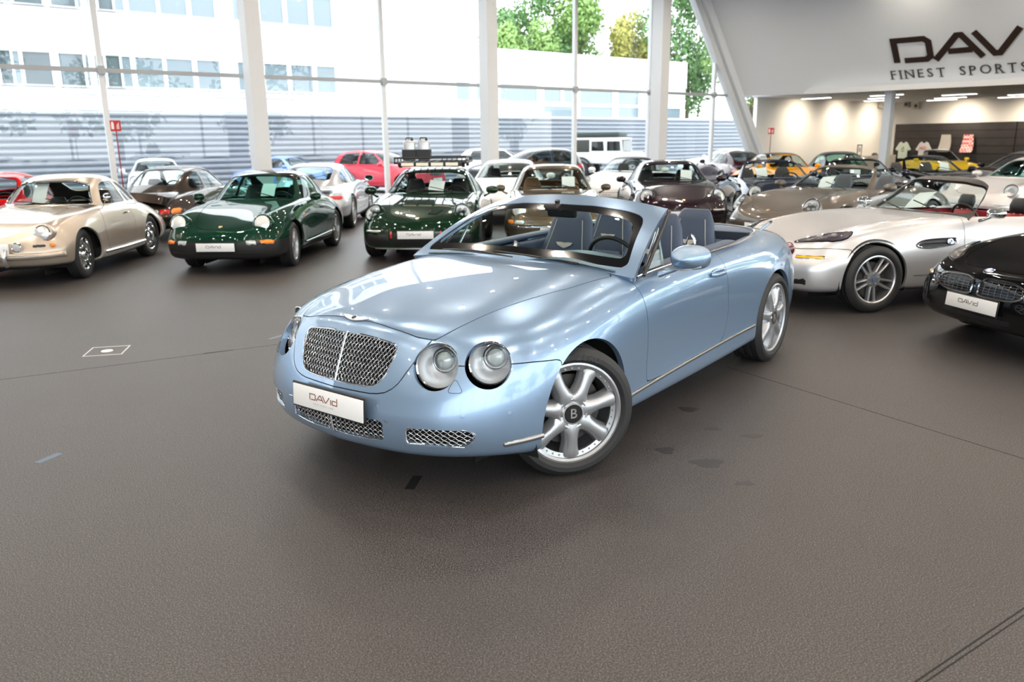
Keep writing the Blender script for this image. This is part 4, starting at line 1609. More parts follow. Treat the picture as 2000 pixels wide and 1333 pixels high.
# ------------------------------------------------------------------ the pale blue convertible in the middle
def build_blue_convertible():
    root = empty('convertible_car', 'pale metallic blue open luxury convertible with wire mesh grille and seven spoke wheels', 'car', (-.356, 4.461, 0), -2.2222)
    P = paint('ice_blue', (.25, .36, .515), .64, .30)
    LEA = mat('blue_leather', (.022, .044, .088), .42, bump=(300, .15))
    LEB = mat('blue_leather_light', (.030, .058, .112), .42, bump=(300, .15))
    DASH = mat('teal_dash', (.045, .11, .155), .38)
    M_STRIPB = mat('strip_bright', (.34, .33, .32), .35, .95)
    PIPE = mat('cream_piping', (.36, .35, .32), .5)
    rows = []
    def reg(x, yz):
        rows.append([(x, y, z) for y, z in yz])
    # tail wrap (rear to front)
    tc = [(-3.80, .935), (-3.815, .915), (-3.835, .885), (-3.85, .84), (-3.86, .78), (-3.87, .70), (-3.88, .58), (-3.88, .44), (-3.86, .32), (-3.82, .25), (-3.6, .23)]
    rows.append([(x, 0, z) for x, z in tc])
    yy = [0, .17, .24, .28, .31, .33, .34, .34, .33, .32, .28]
    rows.append([(x + .004, y, z) for (x, z), y in zip(tc, yy)])
    yy = [0, .27, .43, .51, .56, .60, .62, .62, .61, .59, .45]
    zz = [.95, .94, .915, .872, .81, .72, .58, .44, .32, .25, .22]
    rows.append([(-3.74 - .02 * i / 10, y, z) for i, (y, z) in enumerate(zip(yy, zz))])
    yy = [0, .29, .52, .65, .725, .78, .81, .81, .80, .76, .55]
    zz = [.97, .96, .94, .905, .845, .74, .58, .43, .31, .24, .21]
    rows.append([(-3.60, y, z) for y, z in zip(yy, zz)])
    reg(-3.32, [(0, 1.0), (.30, .995), (.57, .98), (.72, .95), (.81, .90), (.875, .79), (.905, .61), (.90, .42), (.885, .30), (.85, .22), (.65, .2)])
    reg(-3.00, [(0, 1.02), (.30, 1.015), (.58, 1.0), (.75, .975), (.85, .925), (.92, .815), (.955, .62), (.945, .41), (.925, .29), (.89, .21), (.7, .19)])
    reg(-2.70, [(0, 1.03), (.30, 1.025), (.58, 1.01), (.765, .985), (.87, .935), (.945, .825), (.978, .62), (.965, .41), (.945, .28), (.91, .2), (.7, .18)])
    reg(-2.30, [(0, 1.03), (.30, 1.025), (.58, 1.01), (.78, .985), (.875, .94), (.93, .835), (.945, .64), (.935, .42), (.95, .29), (.925, .2), (.72, .17)])
    reg(-1.85, [(0, 1.02), (.30, 1.015), (.58, 1.0), (.78, .98), (.872, .935), (.922, .83), (.925, .63), (.915, .42), (.945, .285), (.925, .19), (.72, .17)])
    reg(-1.35, [(0, 1.01), (.30, 1.005), (.58, .995), (.78, .972), (.870, .93), (.922, .82), (.925, .62), (.915, .42), (.945, .28), (.925, .185), (.72, .17)])
    reg(-.90, [(0, 1.01), (.30, 1.005), (.58, .99), (.77, .968), (.868, .925), (.925, .815), (.93, .62), (.92, .42), (.945, .28), (.92, .185), (.72, .17)])
    reg(-.55, [(0, 1.005), (.30, 1.0), (.60, .995), (.755, .962), (.862, .918), (.93, .81), (.94, .62), (.932, .42), (.945, .28), (.915, .185), (.72, .17)])
    reg(-.22, [(0, .988), (.30, .982), (.595, .975), (.74, .935), (.855, .893), (.938, .80), (.962, .61), (.955, .42), (.945, .28), (.91, .19), (.72, .17)])
    reg(.10, [(0, .962), (.29, .955), (.57, .944), (.70, .905), (.83, .868), (.93, .785), (.968, .60), (.962, .42), (.945, .28), (.905, .2), (.7, .18)])
    reg(.34, [(0, .932), (.28, .924), (.535, .907), (.665, .868), (.79, .832), (.89, .75), (.940, .585), (.94, .42), (.93, .28), (.895, .21), (.7, .19)])
    rows.append([(.56, 0, .900), (.55, .27, .890), (.52, .49, .858), (.505, .62, .835), (.50, .74, .790), (.50, .83, .70), (.50, .885, .56), (.50, .895, .42), (.49, .885, .29), (.46, .85, .225), (.35, .65, .2)])
    rows.append([(.68, 0, .878), (.672, .26, .866), (.64, .45, .828), (.632, .56, .800), (.632, .66, .745), (.645, .735, .66), (.665, .775, .54), (.675, .785, .41), (.66, .77, .295), (.62, .74, .235), (.48, .55, .21)])
    rows.append([(.730, 0, .852), (.735, .23, .834), (.725, .39, .79), (.728, .465, .745), (.745, .525, .685), (.775, .565, .60), (.81, .585, .50), (.825, .59, .40), (.815, .585, .30), (.775, .56, .24), (.6, .42, .215)])
    rows.append([(.750, 0, .836), (.762, .14, .815), (.782, .215, .775), (.800, .265, .72), (.825, .295, .655), (.855, .31, .575), (.885, .32, .49), (.90, .322, .395), (.89, .32, .30), (.85, .31, .24), (.68, .25, .215)])
    rows.append([(.755, 0, .830), (.770, 0, .808), (.792, 0, .77), (.815, 0, .715), (.842, 0, .65), (.873, 0, .57), (.905, 0, .48), (.918, 0, .39), (.905, 0, .30), (.865, 0, .24), (.7, 0, .215)])
    tu = warp(150, [(0, 1), (.55, 1), (.7, 1.5), (.85, 2.2), (1, 2)])
    B = patch(full_net(rows), 0, 0, tu=tu, tv=np.linspace(0, 1, 110))
    # openings
    B = B.cut(f_circle(0, .352, .382)).cut(f_circle(-2.745, .352, .380))
    ck = rpoly([(-.60, -.1), (-.60, .66), (-.74, .745), (-1.4, .765), (-2.3, .765), (-2.80, .70), (-2.97, .50), (-3.03, 0), (-3.03, -.1)], [.0, .10, .1, .2, .3, .2, .2, .1, 0])
    B = B.cut(f_top(ck, .6))
    grille = rpoly([(-.1, .803), (.17, .797), (.338, .772), (.325, .68), (.278, .578), (.15, .570), (-.1, .570)], [0, .1, .05, .1, .07, .1, 0])
    cint = rpoly([(-.1, .428), (.335, .428), (.335, .328), (.2, .316), (-.1, .312)], [0, .012, .012, .1, 0])
    sint = rpoly([(.455, .415), (.72, .415), (.755, .385), (.715, .325), (.452, .332)], [.025, .03, .02, .03, .025])
    fg, fc, fs = f_front(grille, .55), f_front(cint, .55), f_front(sint, .45)
    HL = [((.700, .535, .688), (.86, .42, .20), .110), ((.565, .738, .698), (.76, .60, .20), .110)]
    holes = [fg, fc, fs] + [f_round(c, n, r, near=.12) for c, n, r in HL]
    for fn in holes:
        B = B.cut(fn)
    base = B
    surf_obj('inner_shell', base.inner(.014), M_DARK, root)
    # panels
    hood_poly = [(-.60, -.1), (-.60, .735), (-.2, .69), (.2, .605), (.45, .548), (.60, .512), (.655, .487), (.685, .40), (.705, .25), (.712, 0), (.712, -.1)]
    hood, rest = take(B, f_top(hood_poly, .75))
    shell_poly = rpoly([(-.1, .95), (.47, .95), (.487, .835), (.452, .735), (.425, .68), (.385, .60), (.33, .558), (.25, .545), (-.1, .543)], [0, 0, .01, .05, .05, .05, .05, .03, 0])
    shell, rest = take(rest, f_front(shell_poly, .58))
    bump_poly = [(.235, .05), (.235, .683), (.4, .697), (.55, .702), (1.2, .70), (1.2, .05)]
    bumper, rest = take(rest, lambda V: sdpoly(V[:, [0, 2]], bump_poly))
    door_poly = rpoly([(-.60, 1.2), (-.655, .62), (-.645, .345), (-1.0, .335), (-1.55, .335), (-1.78, .365), (-1.86, .52), (-1.815, .80), (-1.80, 1.2)], [0, .2, .03, .1, .1, .1, .15, .2, 0])
    doors, rest = take(rest, f_side(door_poly, .6))
    surf_obj('bonnet', hood.rim(.012), P, root)
    surf_obj('grille_shell', shell.rim(.014), P, root)
    surf_obj('front_bumper', bumper.rim(.03), P, root)
    for s in (1, -1):
        surf_obj('door', doors.keep(lambda V: -s * V[:, 1]).rim(.012), P, root)
    surf_obj('body_shell', rest.rim(.03), P, root)
    g = G()
    g.prism(rpoly([(.74, -.28), (.74, .28), (.50, .62), (.42, .70), (-.40, .86), (-2.3, .86), (-3.1, .78), (-3.6, .5), (-3.6, -.5), (-3.1, -.78), (-2.3, -.86), (-.40, -.86), (.42, -.70), (.50, -.62)], .05), .215, .25)
    g.box((-1.37, 0, .30), (1.86, 1.72, .18))
    g.obj('underbody', M_DARK, root)
    well(root, 0, .352, .40, .52, .90)
    well(root, -2.745, .352, .40, .52, .92)
    # wheels
    for (x, s, st) in ((0, 1, -.60), (0, -1, -.56), (-2.745, 1, 0), (-2.745, -1, 0)):
        t = wheel(root, x, s * (.925 if x == 0 else .955), .348, .27, .262, 'seven', st, mat('wheel_silver', (.40, .41, .43), .32, .7, coat=.6))
        a = -1.42
        for ch in ('P ZERO' if (x == 0 and s > 0) else ''):
            if ch != ' ':
                g = G()
                V, F = text_geo(ch, .046, .0012)
                rx, ry = math.cos(a), math.sin(a)
                g.add(V, F, frame((rx * .303, ry * .303, .1395), (ry, -rx, 0), (rx, ry, 0), (0, 0, 1)))
                g.obj('tyre_letter', mat('tyre_print', (.045, .045, .047), .5), t, 0)
            a -= .115
        T = G()
        T.lathe([(.050, .122), (.046, .128), (.0001, .129)], 28)
        T.obj('wheel_cap', M_GLOSS, t)
        T = G()
        V, F = text_geo('B', .075, .003)
        T.add(V, F, Matrix.Translation((0, 0, .130)) @ Matrix.Rotation(PI, 4, 'Z'))
        T.obj('wheel_cap_letter', M_CHROME, t)
        T = G()
        T.lathe([(.060, .118), (.058, .128), (.050, .1285), (.049, .120)], 32)
        T.obj('wheel_cap_ring', M_CHROME, t)
    # grille: dark box, diamond wires, frame and centre bar
    def surf_pt(y, z, off=0.0):
        i = np.argmin((B0.V[:, 1] - y) ** 2 + (B0.V[:, 2] - z) ** 2 + (B0.V[:, 0] < .4) * 9)
        return B0.V[i] - B0.N[i] * off
    B0 = patch(full_net(rows), 0, 0, tu=np.linspace(.70, 1, 160), tv=np.linspace(0, 1, 260))
    fx = []
    fr = B0.keep(lambda V: .5 - V[:, 0])
    def xat(y, z):
        d = (fr.V[:, 1] - y) ** 2 + (fr.V[:, 2] - z) ** 2
        i = np.argpartition(d, 4)[:4]
        w = 1 / (d[i] + 1e-7)
        return float((fr.V[i, 0] * w).sum() / w.sum())
    def mesh_insert(nm, poly, pitch, sx, sz, depth, frame_m, wr=.0022, bar=False, full=True):
        pg = np.array(poly)
        if full:
            pg = np.array([p for p in pg if p[0] > 1e-6] )
            pg = np.vstack([pg, [(-a, b) for a, b in pg[::-1]]])
        g = G()
        loop = spl([(xat(y, z) - depth * .25, y, z) for y, z in pg], len(pg) * 2, True)
        g.tube(loop, .006, 8, closed=True)
        fo = g.obj(nm, frame_m, root, 80)
        g = G()
        V = [(xat(y, z) - depth - .035, y, z) for y, z in pg]
        g.add(V + [(xat(y, z) - .004, y, z) for y, z in pg], [tuple(range(len(pg)))] + [(i, (i + 1) % len(pg), len(pg) + (i + 1) % len(pg), len(pg) + i) for i in range(len(pg))])
        g.obj('mesh_backing', M_DARK, fo, 0)
        y0, y1 = pg[:, 0].min(), pg[:, 0].max()
        z0, z1 = pg[:, 1].min(), pg[:, 1].max()
        g = G()
        Lx = (y1 - y0) + (z1 - z0) * 2
        for sgn in (1, -1):
            k = 0
            c = -Lx
            while c < Lx:
                pts = []
                for t in np.arange(z0 - .01, z1 + .01, .008):
                    pts.append((c + (y0 + y1) / 2 + sgn * (t - (z0 + z1) / 2) * sx / sz, t))
                pts = np.array(pts)
                ins = sdpoly(pts, pg) < -.001
                run = []
                for q, okk in zip(list(pts) + [None], list(ins) + [False]):
                    if okk:
                        ph = (q[1] - z0) / (pitch * sz / sx) * PI
                        run.append((xat(q[0], q[1]) - depth * .6 + .0035 * sgn * math.cos(2 * ph + (0 if sgn > 0 else 0)), q[0], q[1]))
                    else:
                        if len(run) > 2:
                            g.tube(run, wr, 5, caps=False)
                        run = []
                c += pitch
                k += 1
        g.obj('wire_mesh', M_CHROME, fo, 80)
        if bar:
            g = G()
            g.tube([(xat(0, z) - .006, 0, z) for z in np.linspace(z0 + .003, z1 - .003, 12)], .0055, 8)
            g.obj('centre_bar', M_CHROME, fo, 80)
        return fo
    mesh_insert('radiator_grille', grille, .0235, 1, 1.25, .022, M_CHROME, .0026, True)
    mesh_insert('lower_grille', cint, .030, 1, .8, .03, M_CHROME, .0020, True)
    for s in (1, -1):
        mesh_insert('side_grille', [(s * a, b) for a, b in sint][::s], .030, 1, .8, .03, M_CHROME, .0020, False, False)
    # lamps
    for c, n, r in HL:
        for s in (1, -1):
            big = c[1] < .6
            headlamp(root, (c[0] - (.012 if big else .030), s * (c[1] - (0 if big else .012)), c[2]), (n[0], s * n[1], n[2]), r - (.004 if big else .010), ring_m=M_CHROME, depth=.085, ringw=.006,
                     proj=[(.026, .030, .044)], style='round')
    # winged badge, sensors, washer covers
    g = G()
    bc = (.722, 0, .852)
    M = aim(bc, (.45, 0, .9), up=(0, 1, 0)) if False else aim((.716, 0, .8575), (.42, 0, .91))
    for sg in (1, -1):
        g.prism([(0, .014), (sg * .022, .013), (sg * .060, .017), (sg * .092, .013), (sg * .062, -.004), (sg * .028, -.014), (0, -.018)][::sg], .001, .006, M)
    g.lathe([(.0175, .001), (.0175, .008), (.0001, .009)], 20, M)
    bd = g.obj('winged_badge', mat('badge_silver', (.80, .81, .82), .3, .4), root)
    g = G()
    g.lathe([(.013, .0085), (.0125, .0100), (.0001, .0105)], 20, M)
    g.obj('badge_disc', M_GLOSS, bd)
    V, F = text_geo('B', .024, .002)
    g = G()
    g.add(V, F, M @ Matrix.Translation((0, 0, .011)))
    g.obj('badge_letter', M_CHROME, bd)
    def nrm(y, z):
        d = (fr.V[:, 1] - y) ** 2 + (fr.V[:, 2] - z) ** 2
        i = np.argmin(d)
        return Vector(fr.V[i]), Vector(fr.N[i])
    for (y, z) in ((.30, .487), (.70, .478), (.852, .474)):
        for s in (1, -1):
            p, n = nrm(s * y, z)
            g = G()
            g.lathe([(.0125, -.002), (.0120, .001), (.0105, .0013), (.0100, -.0008), (.0085, -.0005), (.0001, .0006)], 20, aim(p, n))
            g.obj('parking_sensor', P, root)
    for s in (1, -1):
        p, n = nrm(s * .655, .612)
        g = G()
        tri = rpoly([(-.040, -.026), (.040, -.026), (.0, .046)], .025, 5)
        ribbon(g, list(tri), .0022, -.0005, .0009, aim(p, n), True)
        g.obj('washer_cover_joint', M_DARK, root)
    ph = number_plate(root, (.925, 0, .472), (1, 0, .06), M_INK, size=(.52, .112))
    g = G()
    V, F = text_geo('FINEST SPORTS CARS', .013, .0008, 1.25)
    g.add(V, F, aim((.925, 0, .472), (1, 0, .06)) @ Matrix.Translation((-.026, -.026, .0056)))
    g.obj('plate_subtitle', mat('ink_pale', (.55, .53, .52), .6), ph, 0)
    # chrome strips
    sd = lambda x, z: float(base.V[np.argmin((base.V[:, 0] - x) ** 2 + (base.V[:, 2] - z) ** 2 + (base.V[:, 1] < 0) * 9), 1])
    side = patch(full_net(rows), 0, 0, tu=np.linspace(.15, .97, 200), tv=np.linspace(.5, 1, 120))
    def ys(x, z):
        d = (side.V[:, 0] - x) ** 2 + (side.V[:, 2] - z) ** 2 + (side.V[:, 1] < .5) * 9
        i = np.argpartition(d, 4)[:4]
        w = 1 / (d[i] + 1e-7)
        return float((side.V[i, 1] * w).sum() / w.sum())
    def on_side(x, z, off=.003):
        return (x, ys(x, z) + off, z)
    for s in (1, -1):
        g = G()
        g.tube(spl([on_side(x, z) for x, z in ((-.42, .318), (-.8, .330), (-1.3, .343), (-1.9, .356), (-2.33, .366))], 40), .0085, 8, flat=1.4)
        (g if s > 0 else flipy(g)).obj('sill_trim_strip', M_STRIPB, root, 80)
        g = G()
        pts = [(.56, .800), (.50, .835), (.44, .868), (.385, .895)]
        pp = []
        for k, zz in enumerate((.325, .328, .330, .330)):
            xx = (.575, .51, .45, .375)[k]
            pp.append((xx, ys(xx, zz) + .003, zz))
        g.tube(spl(pp, 20), [.003] + [.008] * (len(spl(pp, 20)) - 1), 6, flat=1.6)
        (g if s > 0 else flipy(g)).obj('bumper_trim_strip', M_STRIPB, root, 80)
        # beltline chrome, door handle, lock line
        g = G()
        g.tube(spl([(-.66, .846, .953), (-1.0, .835, .962), (-1.5, .835, .972), (-2.0, .832, .982), (-2.45, .80, .995), (-2.82, .715, 1.012), (-2.99, .50, 1.020), (-3.05, .25, 1.022), (-3.06, 0, 1.022)], 60), .009, 6)
        (g if s > 0 else flipy(g)).obj('belt_trim', M_SATIN, root)
        g = G()
        hx, hz = -1.66, .845
        yb = ys(hx, hz)
        g.tube(spl([(hx + .10, yb + .004, hz + .002), (hx + .06, yb + .030, hz), (hx - .06, yb + .034, hz), (hx - .105, yb + .004, hz)], 20), .011, 8, flat=1.5)
        g.ellipsoid((hx, yb - .004, hz), (.085, .008, .032), 18, 8)
        (g if s > 0 else flipy(g)).obj('door_handle', P, root, 60)
    # windscreen: frame, glass, border
    wn = []
    for x0, z0, x1, z1, k in ((0, 0, 0, 0, 0),):
        pass
    b_ = [(-.600, .86, .955), (-.590, .60, .985), (-.565, .32, .998), (-.555, 0, 1.002)]
    h_ = [(-1.335, .690, 1.285), (-1.285, .50, 1.330), (-1.245, .26, 1.355), (-1.235, 0, 1.362)]
    bow = .045
    net = []
    for t in (0, .34, .68, 1):
        row = []
        for a, b in zip(b_, h_):
            q = np.array(a) * (1 - t) + np.array(b) * t
            q[0] += bow * math.sin(PI * t) * .6
            q[2] += bow * math.sin(PI * t)
            row.append(tuple(q))
        net.append(row)
    full = [[(x, -y, z) for x, y, z in r] + [(x, y, z) for x, y, z in r[-2::-1]] for r in net]
    Wn = patch(full, 60, 90)
    if Wn.N[:, 0].mean() < 0:
        Wn = patch(full, 60, 90, flip=True)
    def wsd(inset_side, inset_top, inset_bot, r):
        # outline in the (y, z) projection of the screen
        def side_y(z):
            t = np.clip((z - .955) / (1.285 - .955), 0, 1)
            return .86 + (.69 - .86) * t - inset_side
        pl = rpoly([(-.1, 1.352 - inset_top), (.28, 1.345 - inset_top), (.52, 1.318 - inset_top), (side_y(1.27) , 1.285 - inset_top), (side_y(.985 + inset_bot), .980 + inset_bot), (.4, 1.005 + inset_bot), (-.1, 1.012 + inset_bot)], [0, .05, .06, .07, .05, .05, 0])
        return lambda V: sdpoly(np.stack([np.abs(V[:, 1]), V[:, 2]], 1), pl)
    fglass = wsd(.048, .040, .018, .05)
    frm = Wn.cut(fglass)
    gl = Wn.keep(fglass)
    frame_o = surf_obj('windscreen_frame', frm.rim(.03), P, root)
    ib = Surf(frm.inner(.031).V, -frm.N, [tuple(reversed(f)) for f in frm.F])
    surf_obj('windscreen_frame_lining', ib, M_BLACK, frame_o)
    fin = wsd(.070, .072, .062, .05)
    surf_obj('windscreen_border', gl.cut(fin).inner(.003), M_GLOSS, frame_o)
    surf_obj('windscreen_glass', gl.keep(fin).inner(.002), M_GLASS, frame_o)
    for s in (1, -1):
        # quarter light with chrome edge
        g = G()
        tri = [(-.80, s * .815, .968), (-1.03, s * .822, .972), (-1.10, s * .745, 1.185)]
        g.tube(tri, .009, 6, closed=True)
        q = g.obj('quarter_light_frame', M_SATIN, root)
        g = G()
        g.add(tri + [(x, y - s * .004, z) for x, y, z in tri], [(0, 1, 2), (5, 4, 3)])
        g.obj('quarter_light_glass', M_GLASS, q, 0)
        g = G()
        g.tube(spl([(-.72, s * .86, .955), (-1.0, s * .79, 1.10), (-1.345, s * .70, 1.272)], 20), .012, 6, flat=.7)
        g.obj('pillar_seal', M_BLACK, root)
        if s > 0:        # the far door mirror is not there in the photograph
            mo = door_mirror(root, (-.90, 1.035, 1.045), s, P, (.17, .115, .072), stalk=(-.86, .885, .945))
            g = G()
            g.tube(spl([(-.845, .955, .998), (-.865, 1.03, .985), (-.90, 1.13, 1.005)], 14), .007, 6)
            g.obj('mirror_indicator', M_CHROME, mo)
    # wiper and cowl
    g = G()
    g.tube(spl([(-.585, .50, 1.012), (-.60, .1, 1.030), (-.64, -.35, 1.035)], 20), .007, 6)
    g.tube(spl([(-.580, .02, 1.012), (-.60, -.3, 1.028), (-.64, -.62, 1.010)], 20), .007, 6)
    g.obj('wiper', M_BLACK, root)
    # interior
    tub = G()
    tub.box((-1.75, 0, .27), (2.3, 1.5, .04))
    for s in (1, -1):
        tub.box((-1.6, s * .755, .60), (2.1, .03, .66))
    tub.box((-2.66, 0, .65), (.05, 1.46, .72))
    tub.obj('cabin_tub', mat('carpet_blue', (.02, .03, .05), .9), root)
    for s in (1, -1):
        g = G()
        g.slab([(x, z) for x, z in ((-.72, .66), (-1.1, .68), (-1.6, .70), (-2.1, .72))], [.035] * 4, [.24, .25, .25, .24], 16, 5)
        g.V = [(x, y + s * .725, z) for x, y, z in g.V]
        dp = g.obj('door_panel', LEA, root, 60)
        g = G()
        g.slab([(-.80, .955), (-1.2, .962), (-1.7, .975), (-2.2, .985)], [.05] * 4, [.02] * 4, 12, 3)
        g.V = [(x, y + s * .765, z) for x, y, z in g.V]
        g.obj('door_capping', LEB, dp, 60)
        g = G()
        g.tube([(-1.45, s * .685, .80), (-1.50, s * .665, .90), (-1.56, s * .685, .955)], .014, 8, flat=2)
        g.obj('door_pull', M_SATIN, dp)
    g = G()
    dn = []
    for (x, z) in ((-.60, .995), (-.74, 1.02), (-.92, 1.02), (-1.02, .985), (-1.05, .90), (-1.03, .72), (-1.0, .55)):
        row = []
        for k in range(9):
            y = -.73 + 1.46 * k / 8
            hump = .045 * math.exp(-((y - .37) / .2) ** 2) if z > .9 else 0
            hump += .02 * math.exp(-((y + .37) / .22) ** 2) if z > .9 else 0
            row.append((x + .03 * (1 - (y / .73) ** 2) * (1 if x > -.8 else 0), y, z + hump - .012 * (y / .73) ** 2))
        dn.append(row)
    ds = patch(dn, 40, 50)
    if ds.N[:, 2].mean() < 0:
        ds = patch(dn, 40, 50, flip=True)
    dash = surf_obj('dashboard', ds, DASH, root)
    g = G()
    g.slab([(-1.0, .62), (-1.3, .56), (-1.75, .56), (-2.2, .60)], [.11] * 4, [.06] * 4, 16, 4)
    g.obj('centre_console', DASH, root, 60)
    steering_wheel(root, (-1.23, .37, .935), (-.90, 0, .44), .185, M_BLACK, LEA)
    for s in (1, -1):
        seat(root, -1.46, s * .37, (LEA, LEB), 1.0, 'integral', .26, 'front_seat', .28, wide=.265, emblem=mat('cream_thread', (.45, .44, .40), .6), piping=PIPE)
        seat(root, -2.14, s * .36, (LEA, LEB), .93, 'integral', .22, 'rear_seat', .33, wide=.25, piping=PIPE, emblem=MATS['cream_thread'])
        g = G()
        Ms = aim((-1.885, s * .37 - .0, .93), (-1, 0, .1))
        g.lathe([(.085, -.01), (.088, .004), (.070, .010), (.068, 0)], 24, Matrix.Translation((-1.97, .37 * s + .20 * s, .97)) @ Matrix.Rotation(PI / 2, 4, 'Y') @ Matrix.Scale(.45, 4, (0, 1, 0)))
        g.obj('seat_release_ring', M_SATIN, root)
    # rear-view mirror
    g = G()
    g.rbox((-1.16, 0, 1.245), (.04, .23, .065), .02, 2)
    rv = g.obj('rear_view_mirror', M_BLACK, root, 60)
    g = G()
    g.rbox((-1.09, -.02, 1.285), (.10, .12, .05), .02, 2)
    g.tube([(-1.12, 0, 1.26), (-1.10, 0, 1.33)], .018, 8)
    g.obj('sensor_pod', M_BLACK, rv, 60)
    # folded roof cover and wind deflector fin, tail lamps
    g = G()
    tn = [[(-2.60, y, .90) for y in np.linspace(-.75, .75, 7)], [(-2.66, y, 1.04 - .03 * (y / .7) ** 2) for y in np.linspace(-.75, .75, 7)], [(-2.85, y, 1.06 - .05 * (y / .7) ** 2) for y in np.linspace(-.72, .72, 7)], [(-3.06 + .08 * (y / .7) ** 2, y, 1.01 - .01 * (y / .7) ** 2) for y in np.linspace(-.58, .58, 7)]]
    ts = patch(tn, 20, 24)
    if ts.N[:, 2].mean() < 0:
        ts = patch(tn, 20, 24, flip=True)
    surf_obj('roof_cover', ts.rim(.05), mat('tonneau_blue', (.075, .11, .18), .5), root)
    for s in (1, -1):
        g = G()
        g.ellipsoid((-3.55, s * .76, .785), (.05, .05, .06), 20, 12)
        g.obj('tail_lamp', mat('tail_dark_red', (.10, .008, .015), .15, coat=1), root, 60)
    g = G()
    g.tube([(-3.10, .65, .975), (-3.25, .64, 1.0), (-3.38, .63, 1.015)], [.006, .017, .013], 10)
    fn_ = g.obj('roof_hinge_fin', P, root, 60)
    g = G()
    g.tube([(-3.375, .630, 1.0145), (-3.45, .625, 1.022)], [.014, .012], 10)
    g.obj('fin_tip', M_GLOSS, fn_, 60)
    return root
build_blue_convertible()

# ------------------------------------------------------------------ other cars: body nets from station tables
def net_from(sp):
    """rows tail -> nose; station: (x, zc, yr, zr, ysh, zsh, ymx, zmx, ylo, zlo, ybt, zbt)"""
    def cols(s):
        x, zc, yr, zr, ysh, zsh, ymx, zmx, ylo, zlo, ybt, zbt = s
        v = sp.get('valley', .35)
        return [(x, 0, zc), (x, yr * .38, zc + (zr - zc) * .06), (x, yr * .74, zc + (zr - zc) * v), (x, yr, zr), (x, yr * .42 + ysh * .58, zr * .62 + zsh * .38 + .012),
                (x, ysh, zsh), (x, ymx, zmx), (x, ymx * .5 + ylo * .5 + .004, (zmx + zlo) / 2), (x, ylo, zlo), (x, ybt, zbt), (x, ybt - .18, zbt)]
    st = [cols(s) for s in sp['st']]
    def wrap(base, end, m, pz, angs=(24, 48, 68, 82, 90)):
        rows = []
        for a in angs:
            t = math.radians(a)
            sx, cy = math.sin(t) ** (2 / m), max(0, math.cos(t)) ** (2 / m) if a < 90 else 0
            row = []
            for (x, y, z), (xe, ze) in zip(base, end):
                row.append((x + (xe - x) * sx, y * cy, z + (ze - z) * math.sin(t) ** pz))
            rows.append(row)
        return rows
    front = wrap(st[-1], sp['nose'], sp.get('mn', 2.6), sp.get('pn', .8))
    rear = wrap(st[0], sp['tail'], sp.get('mt', 2.6), sp.get('pt', .8))
    return full_net(rear[::-1] + st + front)
def body_of(sp, nu=84, nv=72):
    return patch(net_from(sp), nu, nv)
def green_of(sp, nu=48, nv=48):
    rows = sp['green']
    full = [[(x, -y, z) for x, y, z in r[:0:-1]] + list(r) for r in rows]
    S = patch(full, nu, nv)
    if S.N[:, 2].mean() < 0:
        S = patch(full, nu, nv, flip=True)
    return S
class Skin:
    """surface lookup on a finished body"""
    def __init__(s, S):
        s.V, s.N = S.V, S.N
    def at(s, ax, a, b, ok):
        i, j = ax
        d = (s.V[:, i] - a) ** 2 + (s.V[:, j] - b) ** 2 + np.where(ok(s.V), 0, 9)
        k = np.argpartition(d, 4)[:4]
        w = 1 / (d[k] + 1e-7)
        w /= w.sum()
        n = (s.N[k] * w[:, None]).sum(0)
        return (s.V[k] * w[:, None]).sum(0), n / np.linalg.norm(n)
    def side(s, x, z):
        p, n = s.at((0, 2), x, z, lambda V: V[:, 1] > .35)
        return Vector((x, p[1], z)), Vector(n)
    def front(s, y, z):
        p, n = s.at((1, 2), y, z, lambda V: V[:, 0] > .3)
        return Vector((p[0], y, z)), Vector(n)
    def rear(s, y, z, lim=-2.4):
        p, n = s.at((1, 2), y, z, lambda V: V[:, 0] < lim)
        return Vector((p[0], y, z)), Vector(n)
    def top(s, x, y):
        p, n = s.at((0, 1), x, y, lambda V: s.N[:, 2] > .2)
        return Vector((x, y, p[2])), Vector(n)
ROOFLESS = ('cabrio',)
